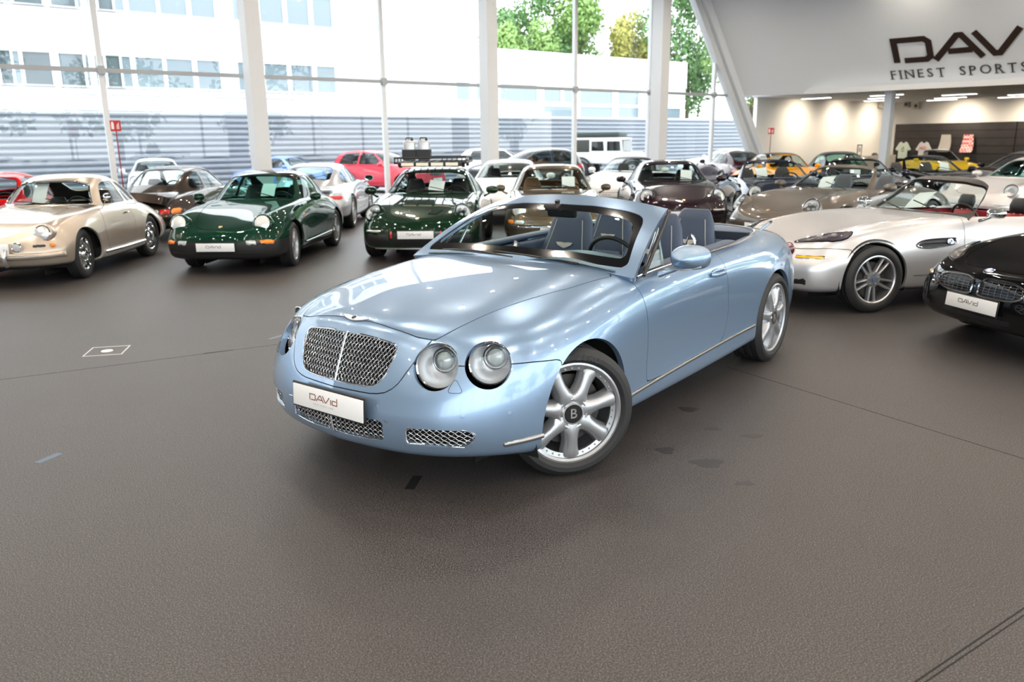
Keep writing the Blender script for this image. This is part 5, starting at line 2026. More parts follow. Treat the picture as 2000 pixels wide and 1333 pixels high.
def build_car(name, label, sp, P, pose, roof='coupe', roof_m=None, glass=None, inner=None, rim='cup', rim_m=None, steer=0.0, detail=None, group=None, seats=True, low_m=None, frame_m=None, rows_of_seats=1):
    root = empty(name, label, 'car', (pose[0], pose[1], 0), pose[2], group)
    glass = glass or M_GLASS
    inner = inner or mat('black_leather', (.014, .014, .016), .5)
    inner2 = mat('black_leather_insert', (.022, .022, .024), .55) if inner.name == 'black_leather' else inner
    B = body_of(sp)
    sk = Skin(B)
    wb, R = sp['wb'], sp['R']
    ar = sp.get('arch', R + .05)
    B = B.cut(f_circle(0, R, ar)).cut(f_circle(-wb, R, sp.get('arch_r', ar)))
    B = B.cut(f_top(sp['cockpit'], .5))
    for fn in sp.get('holes', []):
        B = B.cut(fn)
    surf_obj('inner_shell', B.inner(.012), M_DARK, root)
    rest = B
    if 'hood' in sp:
        h, rest = take(rest, f_top(sp['hood'], .4), .007)
        surf_obj('bonnet', h.rim(.01), P, root)
    if 'lower' in sp and low_m:
        h, rest = take(rest, lambda V: np.where(V[:, 0] > .3, V[:, 2] - sp['lower'], .5), .006)
        surf_obj('bumper_lower', h.rim(.02), low_m, root)
    if 'bump' in sp:
        h, rest = take(rest, lambda V: sdpoly(V[:, [0, 2]], sp['bump']), .007)
        surf_obj('front_bumper', h.rim(.02), P, root)
    if 'lid' in sp:
        h, rest = take(rest, f_top(sp['lid'], .4), .007)
        surf_obj('rear_lid', h.rim(.01), P, root)
    d, rest = take(rest, f_side(sp['door'], .45), .007)
    for s in (1, -1):
        surf_obj('door', d.keep(lambda V: -s * V[:, 1]).rim(.01), P, root)
    surf_obj('body_shell', rest.rim(.025), P, root)
    x0, x1, yw = sp['under']
    g = G()
    g.box(((x0 + x1) / 2, 0, .24), (x1 - x0, 2 * yw * .62, .05))
    g.box((-wb / 2, 0, .27), (wb - 2 * ar - .04, 2 * yw * .98, .14))
    g.obj('underbody', M_DARK, root)
    well(root, 0, R, ar + .015, .40, sp['tw'] - .04)
    well(root, -wb, R, ar + .015, .40, sp['tw'] - .04)
    ww = sp.get('ww', .22)
    for (x, s) in ((0, 1), (0, -1), (-wb, 1), (-wb, -1)):
        wheel(root, x, s * (sp['tw'] + (sp.get('twr', 0) if x < 0 else 0)), R, ww, sp['rr'], rim, steer if x == 0 else 0, rim_m, cap=sp.get('cap'))
    # greenhouse
    Gs = green_of(sp)
    wsd = f_front(sp['ws'], sp['ws_x'])
    if roof in ROOFLESS:
        fr = Gs.keep(lambda V: np.maximum(sdpoly(V[:, [0, 2]], sp['wsframe']), -1))
        out = fr.cut(wsd)
        w = fr.keep(wsd)
        fo = surf_obj('windscreen_frame', out.rim(.03), frame_m or P, root)
        ln = out.inner(.031)
        surf_obj('frame_lining', Surf(ln.V, -ln.N, [tuple(reversed(f)) for f in ln.F]), M_BLACK, fo)
        surf_obj('windscreen', w.inner(.004), glass, fo)
    else:
        w, o = Gs.split(wsd)
        fo = surf_obj('windscreen', w.inner(.006), glass, root)
        rb, _ = w.split(lambda V: -1 + 0 * V[:, 0])
        for poly in sp['side']:
            sw, o = take(o, f_side(poly, .3), .0)
            for s in (1, -1):
                surf_obj('side_window', sw.keep(lambda V: -s * V[:, 1]).inner(.006), glass, root)
        rw, o = take(o, f_top(sp['rw'], .5), 0)
        surf_obj('rear_window', rw.inner(.006), glass, root)
        if roof_m and 'roofcut' in sp:
            pnl, o = o.split(lambda V: np.maximum(sdpoly(V[:, [0, 2]], sp['roofcut']), -1))
            surf_obj('roof_panel', pnl.rim(.02), roof_m, root)
        surf_obj('roof', o.rim(.02), P, root)
        ln = o.inner(.022)
        surf_obj('roof_lining', Surf(ln.V, -ln.N, [tuple(reversed(f)) for f in ln.F]), inner, root)
        g = G()        # bright seal round the screen
    # cabin
    cx0, cx1, cw, cz = sp['cabin']
    g = G()
    g.box(((cx0 + cx1) / 2, 0, .30), (cx0 - cx1, 2 * cw, .04))
    for s in (1, -1):
        g.box(((cx0 + cx1) / 2, s * cw, (.30 + cz) / 2), (cx0 - cx1, .03, cz - .30))
    g.box((cx1, 0, (.30 + cz) / 2), (.04, 2 * cw, cz - .30))
    g.obj('cabin_tub', inner, root, 0)
    dn = []
    dx, dz = sp['dash']
    for (x, z) in ((dx + .30, dz - .03), (dx + .12, dz + .0), (dx, dz), (dx - .06, dz - .05), (dx - .07, dz - .16), (dx - .04, dz - .32)):
        dn.append([(x + .02 * (1 - (q / .9) ** 2), q * cw, z + (.03 * math.exp(-((q - .52) / .25) ** 2) if z > dz - .04 else 0)) for q in np.linspace(-1, 1, 9)])
    ds = patch(dn, 20, 26)
    if ds.N[:, 2].mean() < 0:
        ds = patch(dn, 20, 26, flip=True)
    surf_obj('dashboard', ds, sp.get('dash_m') or inner if not isinstance(sp.get('dash_m'), str) else inner, root)
    sx = sp['seat']
    if seats:
        for s in (1, -1):
            seat(root, sx, s * cw * .52, (inner, inner2, sp.get('rest_m') or inner), sp.get('seat_s', .92), sp.get('head', 'integral'), .26, 'seat', .22, cushion=False, wide=.24)
        steering_wheel(root, (dx - .16, cw * .52, dz - .06), (-.92, 0, .38), .175, M_BLACK)
    # mirrors
    if 'mirror' in sp:
        mx, my, mz, sz = sp['mirror']
        for s in (1, -1):
            door_mirror(root, (mx, s * my, mz), s, sp.get('mirror_m') or P, sz, stalk=(mx + .03, s * (my - sz[1] - .03), mz - sz[2] - .03))
    # wipers
    if 'wiper' in sp:
        g = G()
        for (a, b) in sp['wiper']:
            g.tube(spl([a, tuple(np.array(a) * .5 + np.array(b) * .5 + np.array((.01, 0, .006))), b], 10), .007, 5)
        g.obj('wiper', M_BLACK, root)
    if detail:
        detail(root, sp, sk, P)
    return root
M_LAMPW = mat('lamp_white', (.78, .80, .81), .3, .3)
def oval_lamp(root, c, n, r, b, depth=.06, name='headlight', proj=((0, 0, .03),), lens=None, dish=None, roll=0):
    """lamp set flush in the bodywork: dark rim, reflector, projectors and a clear cover; r half width, b half height"""
    M = aim(c, n) @ Matrix.Rotation(roll, 4, 'Z') @ Matrix.Scale(b / r, 4, (0, 1, 0))
    g = G()
    g.lathe([(r + .005, -.012), (r + .005, .002), (r - .004, .004), (r - .004, -.02)], 32, M)
    ring = g.obj(name, M_GLOSS, root)
    g = G()
    g.lathe([(r, -.002), (r * .93, -depth * .5), (r * .6, -depth * .9), (.0001, -depth)], 28, M)
    g.obj('reflector', dish or M_LAMPW, ring)
    for (dx, dy, pr) in proj:
        g = G()
        T = M @ Matrix.Translation((dx, dy, 0)) @ Matrix.Scale(r / b, 4, (0, 1, 0))
        g.lathe([(pr * 1.25, -depth * .8), (pr * 1.2, -depth * .1), (pr * 1.02, -depth * .1), (pr * .8, 0), (.0001, depth * .1)], 18, T)
        g.obj('projector', M_LENSBALL if not dish else M_SATIN, ring)
    g = G()
    g.lathe([(r, .002), (r * .7, .016), (r * .35, .024), (.0001, .027)], 28, M)
    g.obj('lens', lens or M_LENS, ring)
    return ring
def slab_on(root, name, pts, m, th=.006, parent=None, nrm=None):
    """thin raised patch through 3-D outline points, pushed out along nrm"""
    P = [Vector(p) for p in pts]
    n = nrm.normalized() if nrm is not None else (P[1] - P[0]).cross(P[2] - P[0]).normalized()
    g = G()
    k = len(P)
    g.add([p + n * th for p in P] + [p - n * th for p in P], [tuple(range(k)), tuple(range(k, 2 * k))[::-1]] + [(i, k + i, k + (i + 1) % k, (i + 1) % k) for i in range(k)])
    return g.obj(name, m, parent or root, 30)
def skin_patch(root, name, sk, face, y0, y1, z0, z1, m, off=.006, n=5, k=3, sgn=1):
    """raised lamp or trim following the front, rear or flank between two coordinates"""
    f = {'front': sk.front, 'rear': sk.rear, 'side': sk.side}[face]
    V, F = [], []
    pts = []
    for i in range(n + 1):
        for j in range(k + 1):
            p, nn = f(y0 + (y1 - y0) * i / n, z0 + (z1 - z0) * j / k)
            edge = i in (0, n) or j in (0, k)
            q = p + nn * (-.003 if edge else off)
            pts.append((q.x, q.y * sgn if face == 'side' else q.y, q.z))
    for i in range(n):
        for j in range(k):
            a = i * (k + 1) + j
            F.append((a, a + k + 1, a + k + 2, a + 1))
    g = G()
    g.add(pts, F)
    return g.obj(name, m, root, 70)
def front_line(sk, ys, z, off=.004):
    out = []
    for y in ys:
        p, n = sk.front(y, z)
        out.append(tuple(p + n * off))
    return out

# --- classic rear-engined coupe / targa
CL = dict(wb=2.272, R=.315, rr=.215, ww=.20, tw=.79, arch=.355, valley=.30, mn=3.0, pn=.72, mt=2.6, pt=.85,
    st=[(-2.98, .74, .48, .73, .64, .67, .72, .53, .73, .36, .69, .27), (-2.62, .82, .52, .81, .73, .74, .815, .56, .82, .34, .78, .22), (-2.272, .89, .56, .87, .765, .78, .845, .58, .835, .32, .79, .2),
        (-1.85, .94, .61, .91, .765, .82, .82, .61, .805, .30, .78, .19), (-1.3, .94, .66, .92, .765, .835, .80, .61, .79, .28, .77, .18), (-.75, .94, .66, .915, .76, .825, .80, .6, .79, .28, .77, .18),
        (-.42, .905, .645, .89, .76, .80, .81, .59, .80, .29, .77, .19), (-.08, .845, .625, .87, .765, .765, .835, .57, .83, .30, .79, .2), (.25, .765, .61, .835, .75, .725, .825, .55, .82, .3, .78, .2), (.50, .69, .60, .79, .72, .69, .80, .51, .80, .3, .76, .2)],
    nose=[(.80, .60), (.82, .588), (.84, .575), (.86, .56), (.88, .54), (.90, .51), (.915, .45), (.915, .38), (.90, .28), (.86, .2), (.7, .2)],
    tail=[(-3.26, .66), (-3.28, .65), (-3.30, .635), (-3.32, .61), (-3.33, .58), (-3.34, .54), (-3.35, .47), (-3.35, .40), (-3.33, .32), (-3.28, .25), (-3.0, .24)],
    green=[[(-.36, 0, .88), (-.41, .40, .875), (-.54, .60, .865), (-.60, .66, .86), (-.64, .71, .84)], [(-.66, 0, 1.09), (-.70, .37, 1.085), (-.80, .54, 1.07), (-.86, .61, 1.0), (-.90, .715, .865)],
           [(-.96, 0, 1.285), (-.98, .34, 1.275), (-1.04, .51, 1.245), (-1.10, .60, 1.09), (-1.12, .715, .87)], [(-1.35, 0, 1.34), (-1.36, .35, 1.33), (-1.40, .525, 1.285), (-1.42, .615, 1.10), (-1.42, .72, .87)],
           [(-1.78, 0, 1.305), (-1.78, .35, 1.295), (-1.79, .515, 1.245), (-1.80, .605, 1.08), (-1.80, .715, .86)], [(-2.20, 0, 1.15), (-2.19, .33, 1.14), (-2.18, .49, 1.10), (-2.14, .58, .99), (-2.10, .69, .85)],
           [(-2.60, 0, .93), (-2.57, .32, .92), (-2.48, .48, .89), (-2.42, .56, .85), (-2.36, .66, .80)], [(-2.75, 0, .82), (-2.7, .3, .81), (-2.6, .46, .79), (-2.5, .54, .76), (-2.45, .62, .72)]],
    ws=rpoly([(-.1, 1.255), (.30, 1.248), (.485, 1.215), (.615, .915), (.35, .925), (-.1, .93)], [0, .05, .05, .05, .05, 0]), ws_x=-1.12,
    side=[rpoly([(-.80, .895), (-1.12, 1.205), (-1.30, 1.235), (-1.62, 1.225), (-1.66, .895)], .03), rpoly([(-1.71, .895), (-1.67, 1.22), (-1.88, 1.17), (-2.10, 1.02), (-2.16, .93), (-2.05, .895)], .03)],
    rw=rpoly([(-1.86, -.1), (-1.86, .38), (-1.95, .43), (-2.38, .42), (-2.44, .34), (-2.47, -.1)], [0, .05, .05, .05, .05, 0]), roofcut=[(-1.02, 1.15), (-1.02, 1.5), (-1.74, 1.5), (-1.74, 1.10), (-1.4, 1.235)],
    wsframe=[(-.2, .5), (-.2, 1.5), (-1.08, 1.5), (-1.10, 1.23), (-.98, 1.10), (-.78, .92), (-.62, .84), (-.62, .5)],
    cockpit=rpoly([(-.62, -.1), (-.62, .55), (-.78, .66), (-1.3, .685), (-1.9, .67), (-2.15, .58), (-2.25, -.1)], [0, .1, .1, .1, .1, .1, 0]),
    hood=rpoly([(-.47, -.1), (-.47, .50), (-.40, .55), (.2, .46), (.66, .37), (.765, .25), (.775, -.1)], [0, .05, .05, .1, .1, .1, 0]),
    door=rpoly([(-.62, 1.3), (-.60, .80), (-.50, .55), (-.52, .33), (-1.60, .33), (-1.70, .55), (-1.66, 1.3)], .06), lower=.455, under=(-3.1, .75, .80), cabin=(-.55, -2.2, .66, .84), dash=(-.80, .90), seat=-1.28,
    mirror=(-.72, .90, .945, (.09, .085, .06)), wiper=[((-.56, .48, .905), (-.66, .02, 1.015)), ((-.50, .02, .91), (-.62, -.44, .99))])
def lamps_classic(root, sp, sk, P, c=(.615, .575, .685), n=(.92, .06, .34), r=.104):
    for s in (1, -1):
        p0, _ = sk.front(s * c[1], c[2])
        cc = (p0.x + .03, s * c[1], c[2])
        nn = Vector((n[0], s * n[1], n[2])).normalized()
        g = G()      # body-coloured barrel the lamp sits in
        M = aim(cc, nn)
        g.lathe([(r + .012, .004), (r + .026, -.01), (r + .034, -.06), (r + .03, -.20)], 32, M)
        g.obj('headlight_barrel', P, root, 60)
        headlamp(root, tuple(Vector(cc) + nn * .002), nn, r, M_RIBLENS, M_CHROME if sp.get('chrome_ring') else P, 'dome', .07)
def det_964(root, sp, sk, P):
    lamps_classic(root, sp, sk, P)
    for s in (1, -1):
        for nm, y0, y1, m in (('front_indicator', .74, .56, M_ORANGE), ('fog_lamp', .545, .40, M_RIBLENS)):
            skin_patch(root, nm, sk, 'front', s * y0, s * y1, .405, .475, m, .010)
        skin_patch(root, 'lamp_bezel', sk, 'front', s * .775, s * .39, .395, .485, M_BLACK, .004)
        g = G()
        p, n = sk.side(-.52, .70)
        g.ellipsoid((p.x, s * (p.y + .002), p.z), (.03, .008, .016), 14, 8)
        g.obj('side_repeater', M_ORANGE, root)
        g = G()
        p, n = sk.side(-1.50, .73)
        g.tube([(p.x + .07, s * p.y, p.z), (p.x + .05, s * (p.y + .03), p.z), (p.x - .05, s * (p.y + .03), p.z), (p.x - .07, s * p.y, p.z)], .010, 6)
        g.obj('door_handle', M_BLACK, root)
        g = G()
        g.tube([(-.42, s * .815, .30), (-1.0, s * .812, .30), (-1.85, s * .815, .31)], .016, 8)
        g.obj('sill_strip', P, root)
    p, n = sk.front(0, .385)
    number_plate(root, p + Vector((.014, 0, 0)), (1, 0, -.02), M_INKD)
    p, n = sk.front(0, .60)
    p, n = sk.top(.70, 0)
    crest(root, p + n * .002, n, .055)
    g = G()
    g.tube(front_line(sk, np.linspace(-.66, .66, 15), .30, .003), .009, 6)
    g.obj('bumper_slot', M_DARK, root)
def det_long_hood(root, sp, sk, P):
    """early narrow-bumper front: chrome-trimmed bumper, ribbed indicator lamps, black rubber"""
    lamps_classic(root, sp, sk, P)
    for s in (1, -1):
        skin_patch(root, 'front_indicator', sk, 'front', s * .755, s * .66, .48, .545, M_ORANGE, .012)
        skin_patch(root, 'side_lamp', sk, 'front', s * .655, s * .50, .48, .545, M_RIBLENS, .012)
        skin_patch(root, 'horn_grille', sk, 'front', s * .47, s * .36, .49, .535, M_BLACK, .006)
    g = G()
    g.tube(front_line(sk, np.linspace(-.74, .74, 21), .445, .012), .022, 8, flat=1.2)
    g.obj('bumper_trim', M_CHROME, root)
    p, n = sk.front(0, .40)
    number_plate(root, p + Vector((.02, 0, -.02)), (1, 0, 0), M_INKD)
    p, n = sk.top(.70, 0)
    crest(root, p + n * .002, n, .05)
def det_classic_rear(root, sp, sk, P):
    lamps_classic(root, sp, sk, P)
    for s in (1, -1):
        skin_patch(root, 'tail_lamp', sk, 'rear', s * .66, s * .52, .50, .60, M_RED, .014)
        skin_patch(root, 'rear_indicator', sk, 'rear', s * .745, s * .665, .50, .60, M_ORANGE, .014)
        skin_patch(root, 'reverse_lamp', sk, 'rear', s * .515, s * .42, .50, .60, M_RIBLENS, .014)
    g = G()
    pts = []
    for y in np.linspace(-.72, .72, 19):
        p, n = sk.rear(y, .45)
        pts.append(tuple(p + n * .03))
    g.tube(pts, .045, 8, flat=1.1)
    b = g.obj('rear_bumper', P, root, 60)
    g = G()
    g.tube([(x - .035, y, z) for x, y, z in pts], .012, 6)
    g.obj('bumper_rubber', M_BLACK, b)
    # ducktail with dark intake
    dt = [[(-2.52, y, .90 - .05 * (y / .6) ** 2) for y in np.linspace(-.56, .56, 7)], [(-2.75, y, .835 - .05 * (y / .6) ** 2) for y in np.linspace(-.60, .60, 7)],
          [(-2.98, y, .80 - .04 * (y / .6) ** 2) for y in np.linspace(-.62, .62, 7)], [(-3.14, y, .86 - .05 * (y / .6) ** 2) for y in np.linspace(-.63, .63, 7)], [(-3.22, y, .90 - .06 * (y / .6) ** 2) for y in np.linspace(-.63, .63, 7)]]
    S = patch(dt, 24, 30)
    if S.N[:, 2].mean() < 0:
        S = patch(dt, 24, 30, flip=True)
    d = surf_obj('ducktail_spoiler', S.rim(.16), P, root)
    g = G()
    for k in range(7):
        y = -.24 + .08 * k
        g.box((-2.74, y, .842 - .05 * (y / .6) ** 2), (.26, .03, .012))
    g.obj('engine_grille', M_BLACK, d)
    p, n = sk.rear(0, .52)
    number_plate(root, p + Vector((-.02, 0, 0)), (-1, 0, .1), M_INKD)

# --- modern rear-engined sports car
MO = dict(wb=2.42, R=.338, rr=.250, ww=.25, tw=.895, arch=.375, valley=.28, mn=2.5, pn=.9, mt=2.5, pt=.85,
    st=[(-3.10, .80, .55, .79, .74, .72, .85, .56, .84, .36, .78, .26), (-2.75, .87, .58, .86, .80, .78, .915, .60, .90, .34, .84, .22), (-2.42, .92, .62, .90, .83, .80, .935, .60, .915, .32, .86, .2),
        (-2.0, .95, .68, .93, .82, .83, .905, .62, .88, .30, .85, .19), (-1.4, .95, .72, .93, .82, .84, .865, .62, .865, .28, .845, .18), (-.85, .95, .72, .93, .82, .83, .87, .61, .87, .28, .845, .18),
        (-.48, .92, .71, .91, .825, .81, .885, .60, .88, .29, .85, .18), (-.08, .86, .69, .885, .835, .78, .915, .58, .905, .30, .86, .19), (.28, .785, .665, .845, .80, .73, .895, .56, .89, .30, .85, .19), (.55, .715, .63, .785, .745, .68, .85, .53, .84, .3, .80, .2)],
    nose=[(.90, .615), (.915, .60), (.93, .585), (.945, .565), (.96, .54), (.975, .50), (.985, .44), (.985, .37), (.965, .28), (.92, .2), (.75, .19)],
    tail=[(-3.42, .74), (-3.44, .73), (-3.46, .71), (-3.48, .68), (-3.49, .64), (-3.50, .59), (-3.50, .50), (-3.50, .42), (-3.47, .32), (-3.42, .25), (-3.1, .24)],
    green=[[(-.30, 0, .885), (-.37, .45, .88), (-.54, .68, .87), (-.62, .74, .86), (-.68, .79, .84)], [(-.68, 0, 1.09), (-.73, .42, 1.085), (-.86, .61, 1.06), (-.93, .69, .99), (-.98, .79, .865)],
           [(-1.05, 0, 1.275), (-1.08, .38, 1.265), (-1.15, .565, 1.23), (-1.20, .665, 1.08), (-1.23, .79, .87)], [(-1.45, 0, 1.335), (-1.46, .38, 1.325), (-1.50, .57, 1.275), (-1.52, .675, 1.09), (-1.52, .80, .87)],
           [(-1.90, 0, 1.30), (-1.90, .37, 1.29), (-1.90, .55, 1.24), (-1.90, .66, 1.07), (-1.90, .79, .87)], [(-2.34, 0, 1.14), (-2.33, .35, 1.13), (-2.31, .52, 1.08), (-2.26, .63, .98), (-2.22, .76, .86)],
           [(-2.76, 0, .93), (-2.73, .34, .92), (-2.64, .50, .89), (-2.56, .60, .85), (-2.48, .70, .81)], [(-2.92, 0, .84), (-2.88, .32, .83), (-2.75, .48, .80), (-2.65, .58, .77), (-2.55, .66, .74)]],
    ws=rpoly([(-.1, 1.245), (.34, 1.238), (.54, 1.20), (.695, .915), (.40, .925), (-.1, .93)], [0, .05, .06, .05, .05, 0]), ws_x=-1.20,
    side=[rpoly([(-.88, .905), (-1.22, 1.185), (-1.42, 1.225), (-1.72, 1.215), (-1.80, .905)], .04), rpoly([(-1.85, .905), (-1.78, 1.21), (-2.00, 1.15), (-2.24, .99), (-2.28, .93), (-2.15, .905)], .04)],
    rw=rpoly([(-2.0, -.1), (-2.0, .40), (-2.10, .46), (-2.52, .44), (-2.58, .36), (-2.60, -.1)], [0, .05, .05, .05, .05, 0]),
    wsframe=[(-.1, .5), (-.1, 1.5), (-1.18, 1.5), (-1.20, 1.21), (-1.06, 1.08), (-.84, .90), (-.66, .83), (-.66, .5)],
    cockpit=rpoly([(-.64, -.1), (-.64, .62), (-.82, .74), (-1.4, .765), (-2.0, .75), (-2.25, .66), (-2.36, -.1)], [0, .1, .1, .1, .1, .1, 0]),
    hood=rpoly([(-.48, -.1), (-.48, .56), (-.40, .62), (.2, .50), (.66, .41), (.78, .28), (.80, -.1)], [0, .05, .05, .1, .1, .1, 0]),
    door=rpoly([(-.66, 1.3), (-.64, .80), (-.55, .55), (-.57, .34), (-1.70, .34), (-1.86, .55), (-1.82, 1.3)], .08), under=(-3.2, .80, .86), cabin=(-.60, -2.3, .74, .86), dash=(-.92, .91), seat=-1.40, seat_s=.95,
    mirror=(-.80, 1.00, .955, (.11, .10, .065)), wiper=[((-.52, .50, .905), (-.66, .0, 1.02)), ((-.45, .0, .91), (-.60, -.46, .985))])
def det_modern(root, sp, sk, P, lamp=(.575, .655, .715), n=(.80, .25, .55), rb=(.112, .130), indicator=M_RIBLENS, plate=True, led=False, zp=.40, vents=True):
    for s in (1, -1):
        nn = Vector((n[0], s * n[1], n[2])).normalized()
        c = Vector((lamp[0], s * lamp[1], lamp[2]))
        p, q = sk.front(s * lamp[1], lamp[2])
        q = (q * .5 + Vector((.9, s * .12, .25)).normalized() * .5).normalized()
        g = G()
        g.lathe([(rb[0] + .006, .006), (rb[0] + .020, -.01), (rb[0] + .026, -.12)], 32, aim(p + q * .022, q) @ Matrix.Scale(rb[1] / rb[0], 4, (0, 1, 0)))
        g.obj('headlight_barrel', P, root, 60)
        oval_lamp(root, tuple(p + q * .028), q, rb[0], rb[1], .06, proj=((-.036, .036, .022), (.036, .036, .022), (-.036, -.036, .022), (.036, -.036, .022)) if led else ((0, .01, .040),))
        skin_patch(root, 'bumper_light', sk, 'front', s * .78, s * .50, .455, .49, indicator, .008)
        if vents:
            skin_patch(root, 'bumper_intake', sk, 'front', s * .76, s * .44, .29, .40, M_BLACK, .003)
    if plate:
        p, m = sk.front(0, zp)
        number_plate(root, p + Vector((.018, 0, 0)), (1, 0, 0), M_INKD)
    p, m = sk.top(.80, 0)
    crest(root, p + m * .002, m, .055)
def det_modern_rear(root, sp, sk, P):
    det_modern(root, sp, sk, P)
    for s in (1, -1):
        skin_patch(root, 'tail_lamp', sk, 'rear', s * .80, s * .50, .62, .72, M_RED, .010)
    p, m = sk.rear(0, .45)
    number_plate(root, p + Vector((-.02, 0, 0)), (-1, 0, 0), M_INKD)
    g = G()
    g.slab([(-2.95, .845), (-3.10, .83), (-3.25, .80)], [.60, .60, .58], [.012] * 3, 16, 4)
    g.obj('rear_wing', P, root, 60)

# --- long-bonnet roadster with twin wide grilles
def sub(sp, **kw):
    d = dict(sp)
    d.update(kw)
    return d
Z8 = dict(wb=2.505, R=.335, rr=.235, ww=.245, tw=.90, arch=.372, valley=.25, mn=2.7, pn=.85, mt=2.5, pt=.85,
    st=[(-3.15, .80, .52, .79, .70, .71, .80, .55, .80, .36, .75, .26), (-2.85, .86, .56, .85, .78, .77, .89, .58, .88, .33, .83, .22), (-2.505, .90, .60, .885, .81, .80, .92, .60, .90, .31, .85, .2),
        (-2.1, .92, .66, .90, .80, .81, .89, .61, .87, .29, .85, .19), (-1.5, .93, .70, .905, .80, .81, .865, .60, .86, .28, .845, .18), (-1.05, .935, .70, .91, .805, .81, .868, .60, .865, .28, .845, .18),
        (-.70, .925, .68, .905, .81, .80, .875, .59, .87, .28, .85, .18), (-.35, .90, .66, .895, .82, .785, .895, .58, .89, .29, .855, .19), (0, .845, .64, .86, .82, .76, .91, .57, .90, .30, .86, .2), (.30, .785, .62, .81, .79, .72, .885, .55, .88, .30, .84, .2), (.50, .73, .59, .76, .735, .68, .845, .53, .84, .3, .80, .2)],
    nose=[(.80, .665), (.81, .65), (.82, .635), (.83, .615), (.84, .585), (.85, .54), (.86, .46), (.86, .38), (.85, .29), (.81, .22), (.65, .2)],
    tail=[(-3.48, .73), (-3.50, .72), (-3.52, .70), (-3.54, .67), (-3.55, .63), (-3.56, .58), (-3.56, .50), (-3.56, .42), (-3.53, .33), (-3.48, .26), (-3.2, .25)],
    green=[[(-.86, 0, .91), (-.93, .42, .905), (-1.08, .66, .895), (-1.15, .73, .885), (-1.20, .78, .87)], [(-1.14, 0, 1.08), (-1.20, .40, 1.075), (-1.32, .60, 1.05), (-1.38, .68, .99), (-1.42, .78, .88)],
           [(-1.46, 0, 1.27), (-1.50, .37, 1.262), (-1.58, .565, 1.23), (-1.62, .66, 1.08), (-1.65, .78, .885)], [(-1.6, 0, 1.30), (-1.62, .36, 1.29), (-1.68, .55, 1.26), (-1.72, .64, 1.10), (-1.75, .77, .89)], [(-1.9, 0, 1.31), (-1.9, .36, 1.30), (-1.95, .55, 1.27), (-1.95, .64, 1.1), (-1.95, .77, .89)]],
    rest_m=M_BLACK, ws=rpoly([(-.1, 1.25), (.34, 1.24), (.555, 1.20), (.705, .93), (.40, .94), (-.1, .945)], [0, .05, .06, .05, .05, 0]), ws_x=-1.62,
    wsframe=[(-.7, .5), (-.7, 1.5), (-1.60, 1.5), (-1.61, 1.20), (-1.48, 1.07), (-1.30, .93), (-1.14, .85), (-1.14, .5)], side=[], rw=[(-9, 0), (-9, .1), (-9.1, 0)],
    cockpit=rpoly([(-1.12, -.1), (-1.12, .60), (-1.28, .71), (-1.8, .73), (-2.2, .70), (-2.42, .58), (-2.46, -.1)], [0, .1, .1, .1, .1, .1, 0]),
    hood=rpoly([(-1.0, -.1), (-1.0, .66), (-.3, .62), (.2, .56), (.55, .47), (.70, .30), (.725, -.1)], [0, .05, .05, .1, .1, .1, 0]),
    bump=[(.25, .05), (.25, .64), (.5, .655), (1.2, .62), (1.2, .05)],
    door=rpoly([(-1.13, 1.3), (-1.10, .80), (-1.07, .55), (-1.08, .36), (-2.05, .36), (-2.15, .55), (-2.12, 1.3)], .06), under=(-3.2, .70, .85), cabin=(-1.15, -2.4, .70, .85), dash=(-1.38, .90), seat=-1.92, seat_s=.84, head='rest',
    mirror=(-1.28, .97, .955, (.10, .10, .055)), mirror_m=M_CHROME, wiper=[((-1.08, .45, .94), (-1.16, .0, 1.03)), ((-1.0, .0, .94), (-1.1, -.42, 1.0))],
    cap=(.026, mat('cap_blue', (.10, .16, .30), .3, coat=1), -.004))
def roundel(root, c, n, r, name='blue_white_roundel'):
    M = aim(c, n)
    g = G()
    g.lathe([(r, -.003), (r, .003), (r * .72, .0045), (.0001, .0045)], 24, M)
    o = g.obj(name, M_CHROME, root)
    for k, m in ((0, mat('roundel_blue', (.06, .20, .55), .3)), (1, M_PLATE), (2, MATS['roundel_blue']), (3, M_PLATE)):
        g = G()
        pts = [(0, 0)] + [(r * .70 * math.cos(k * PI / 2 + t), r * .70 * math.sin(k * PI / 2 + t)) for t in np.linspace(0, PI / 2, 6)]
        g.prism(pts, .0046, .0056, M)
        g.obj('roundel_quarter', m, o, 0)
    return o
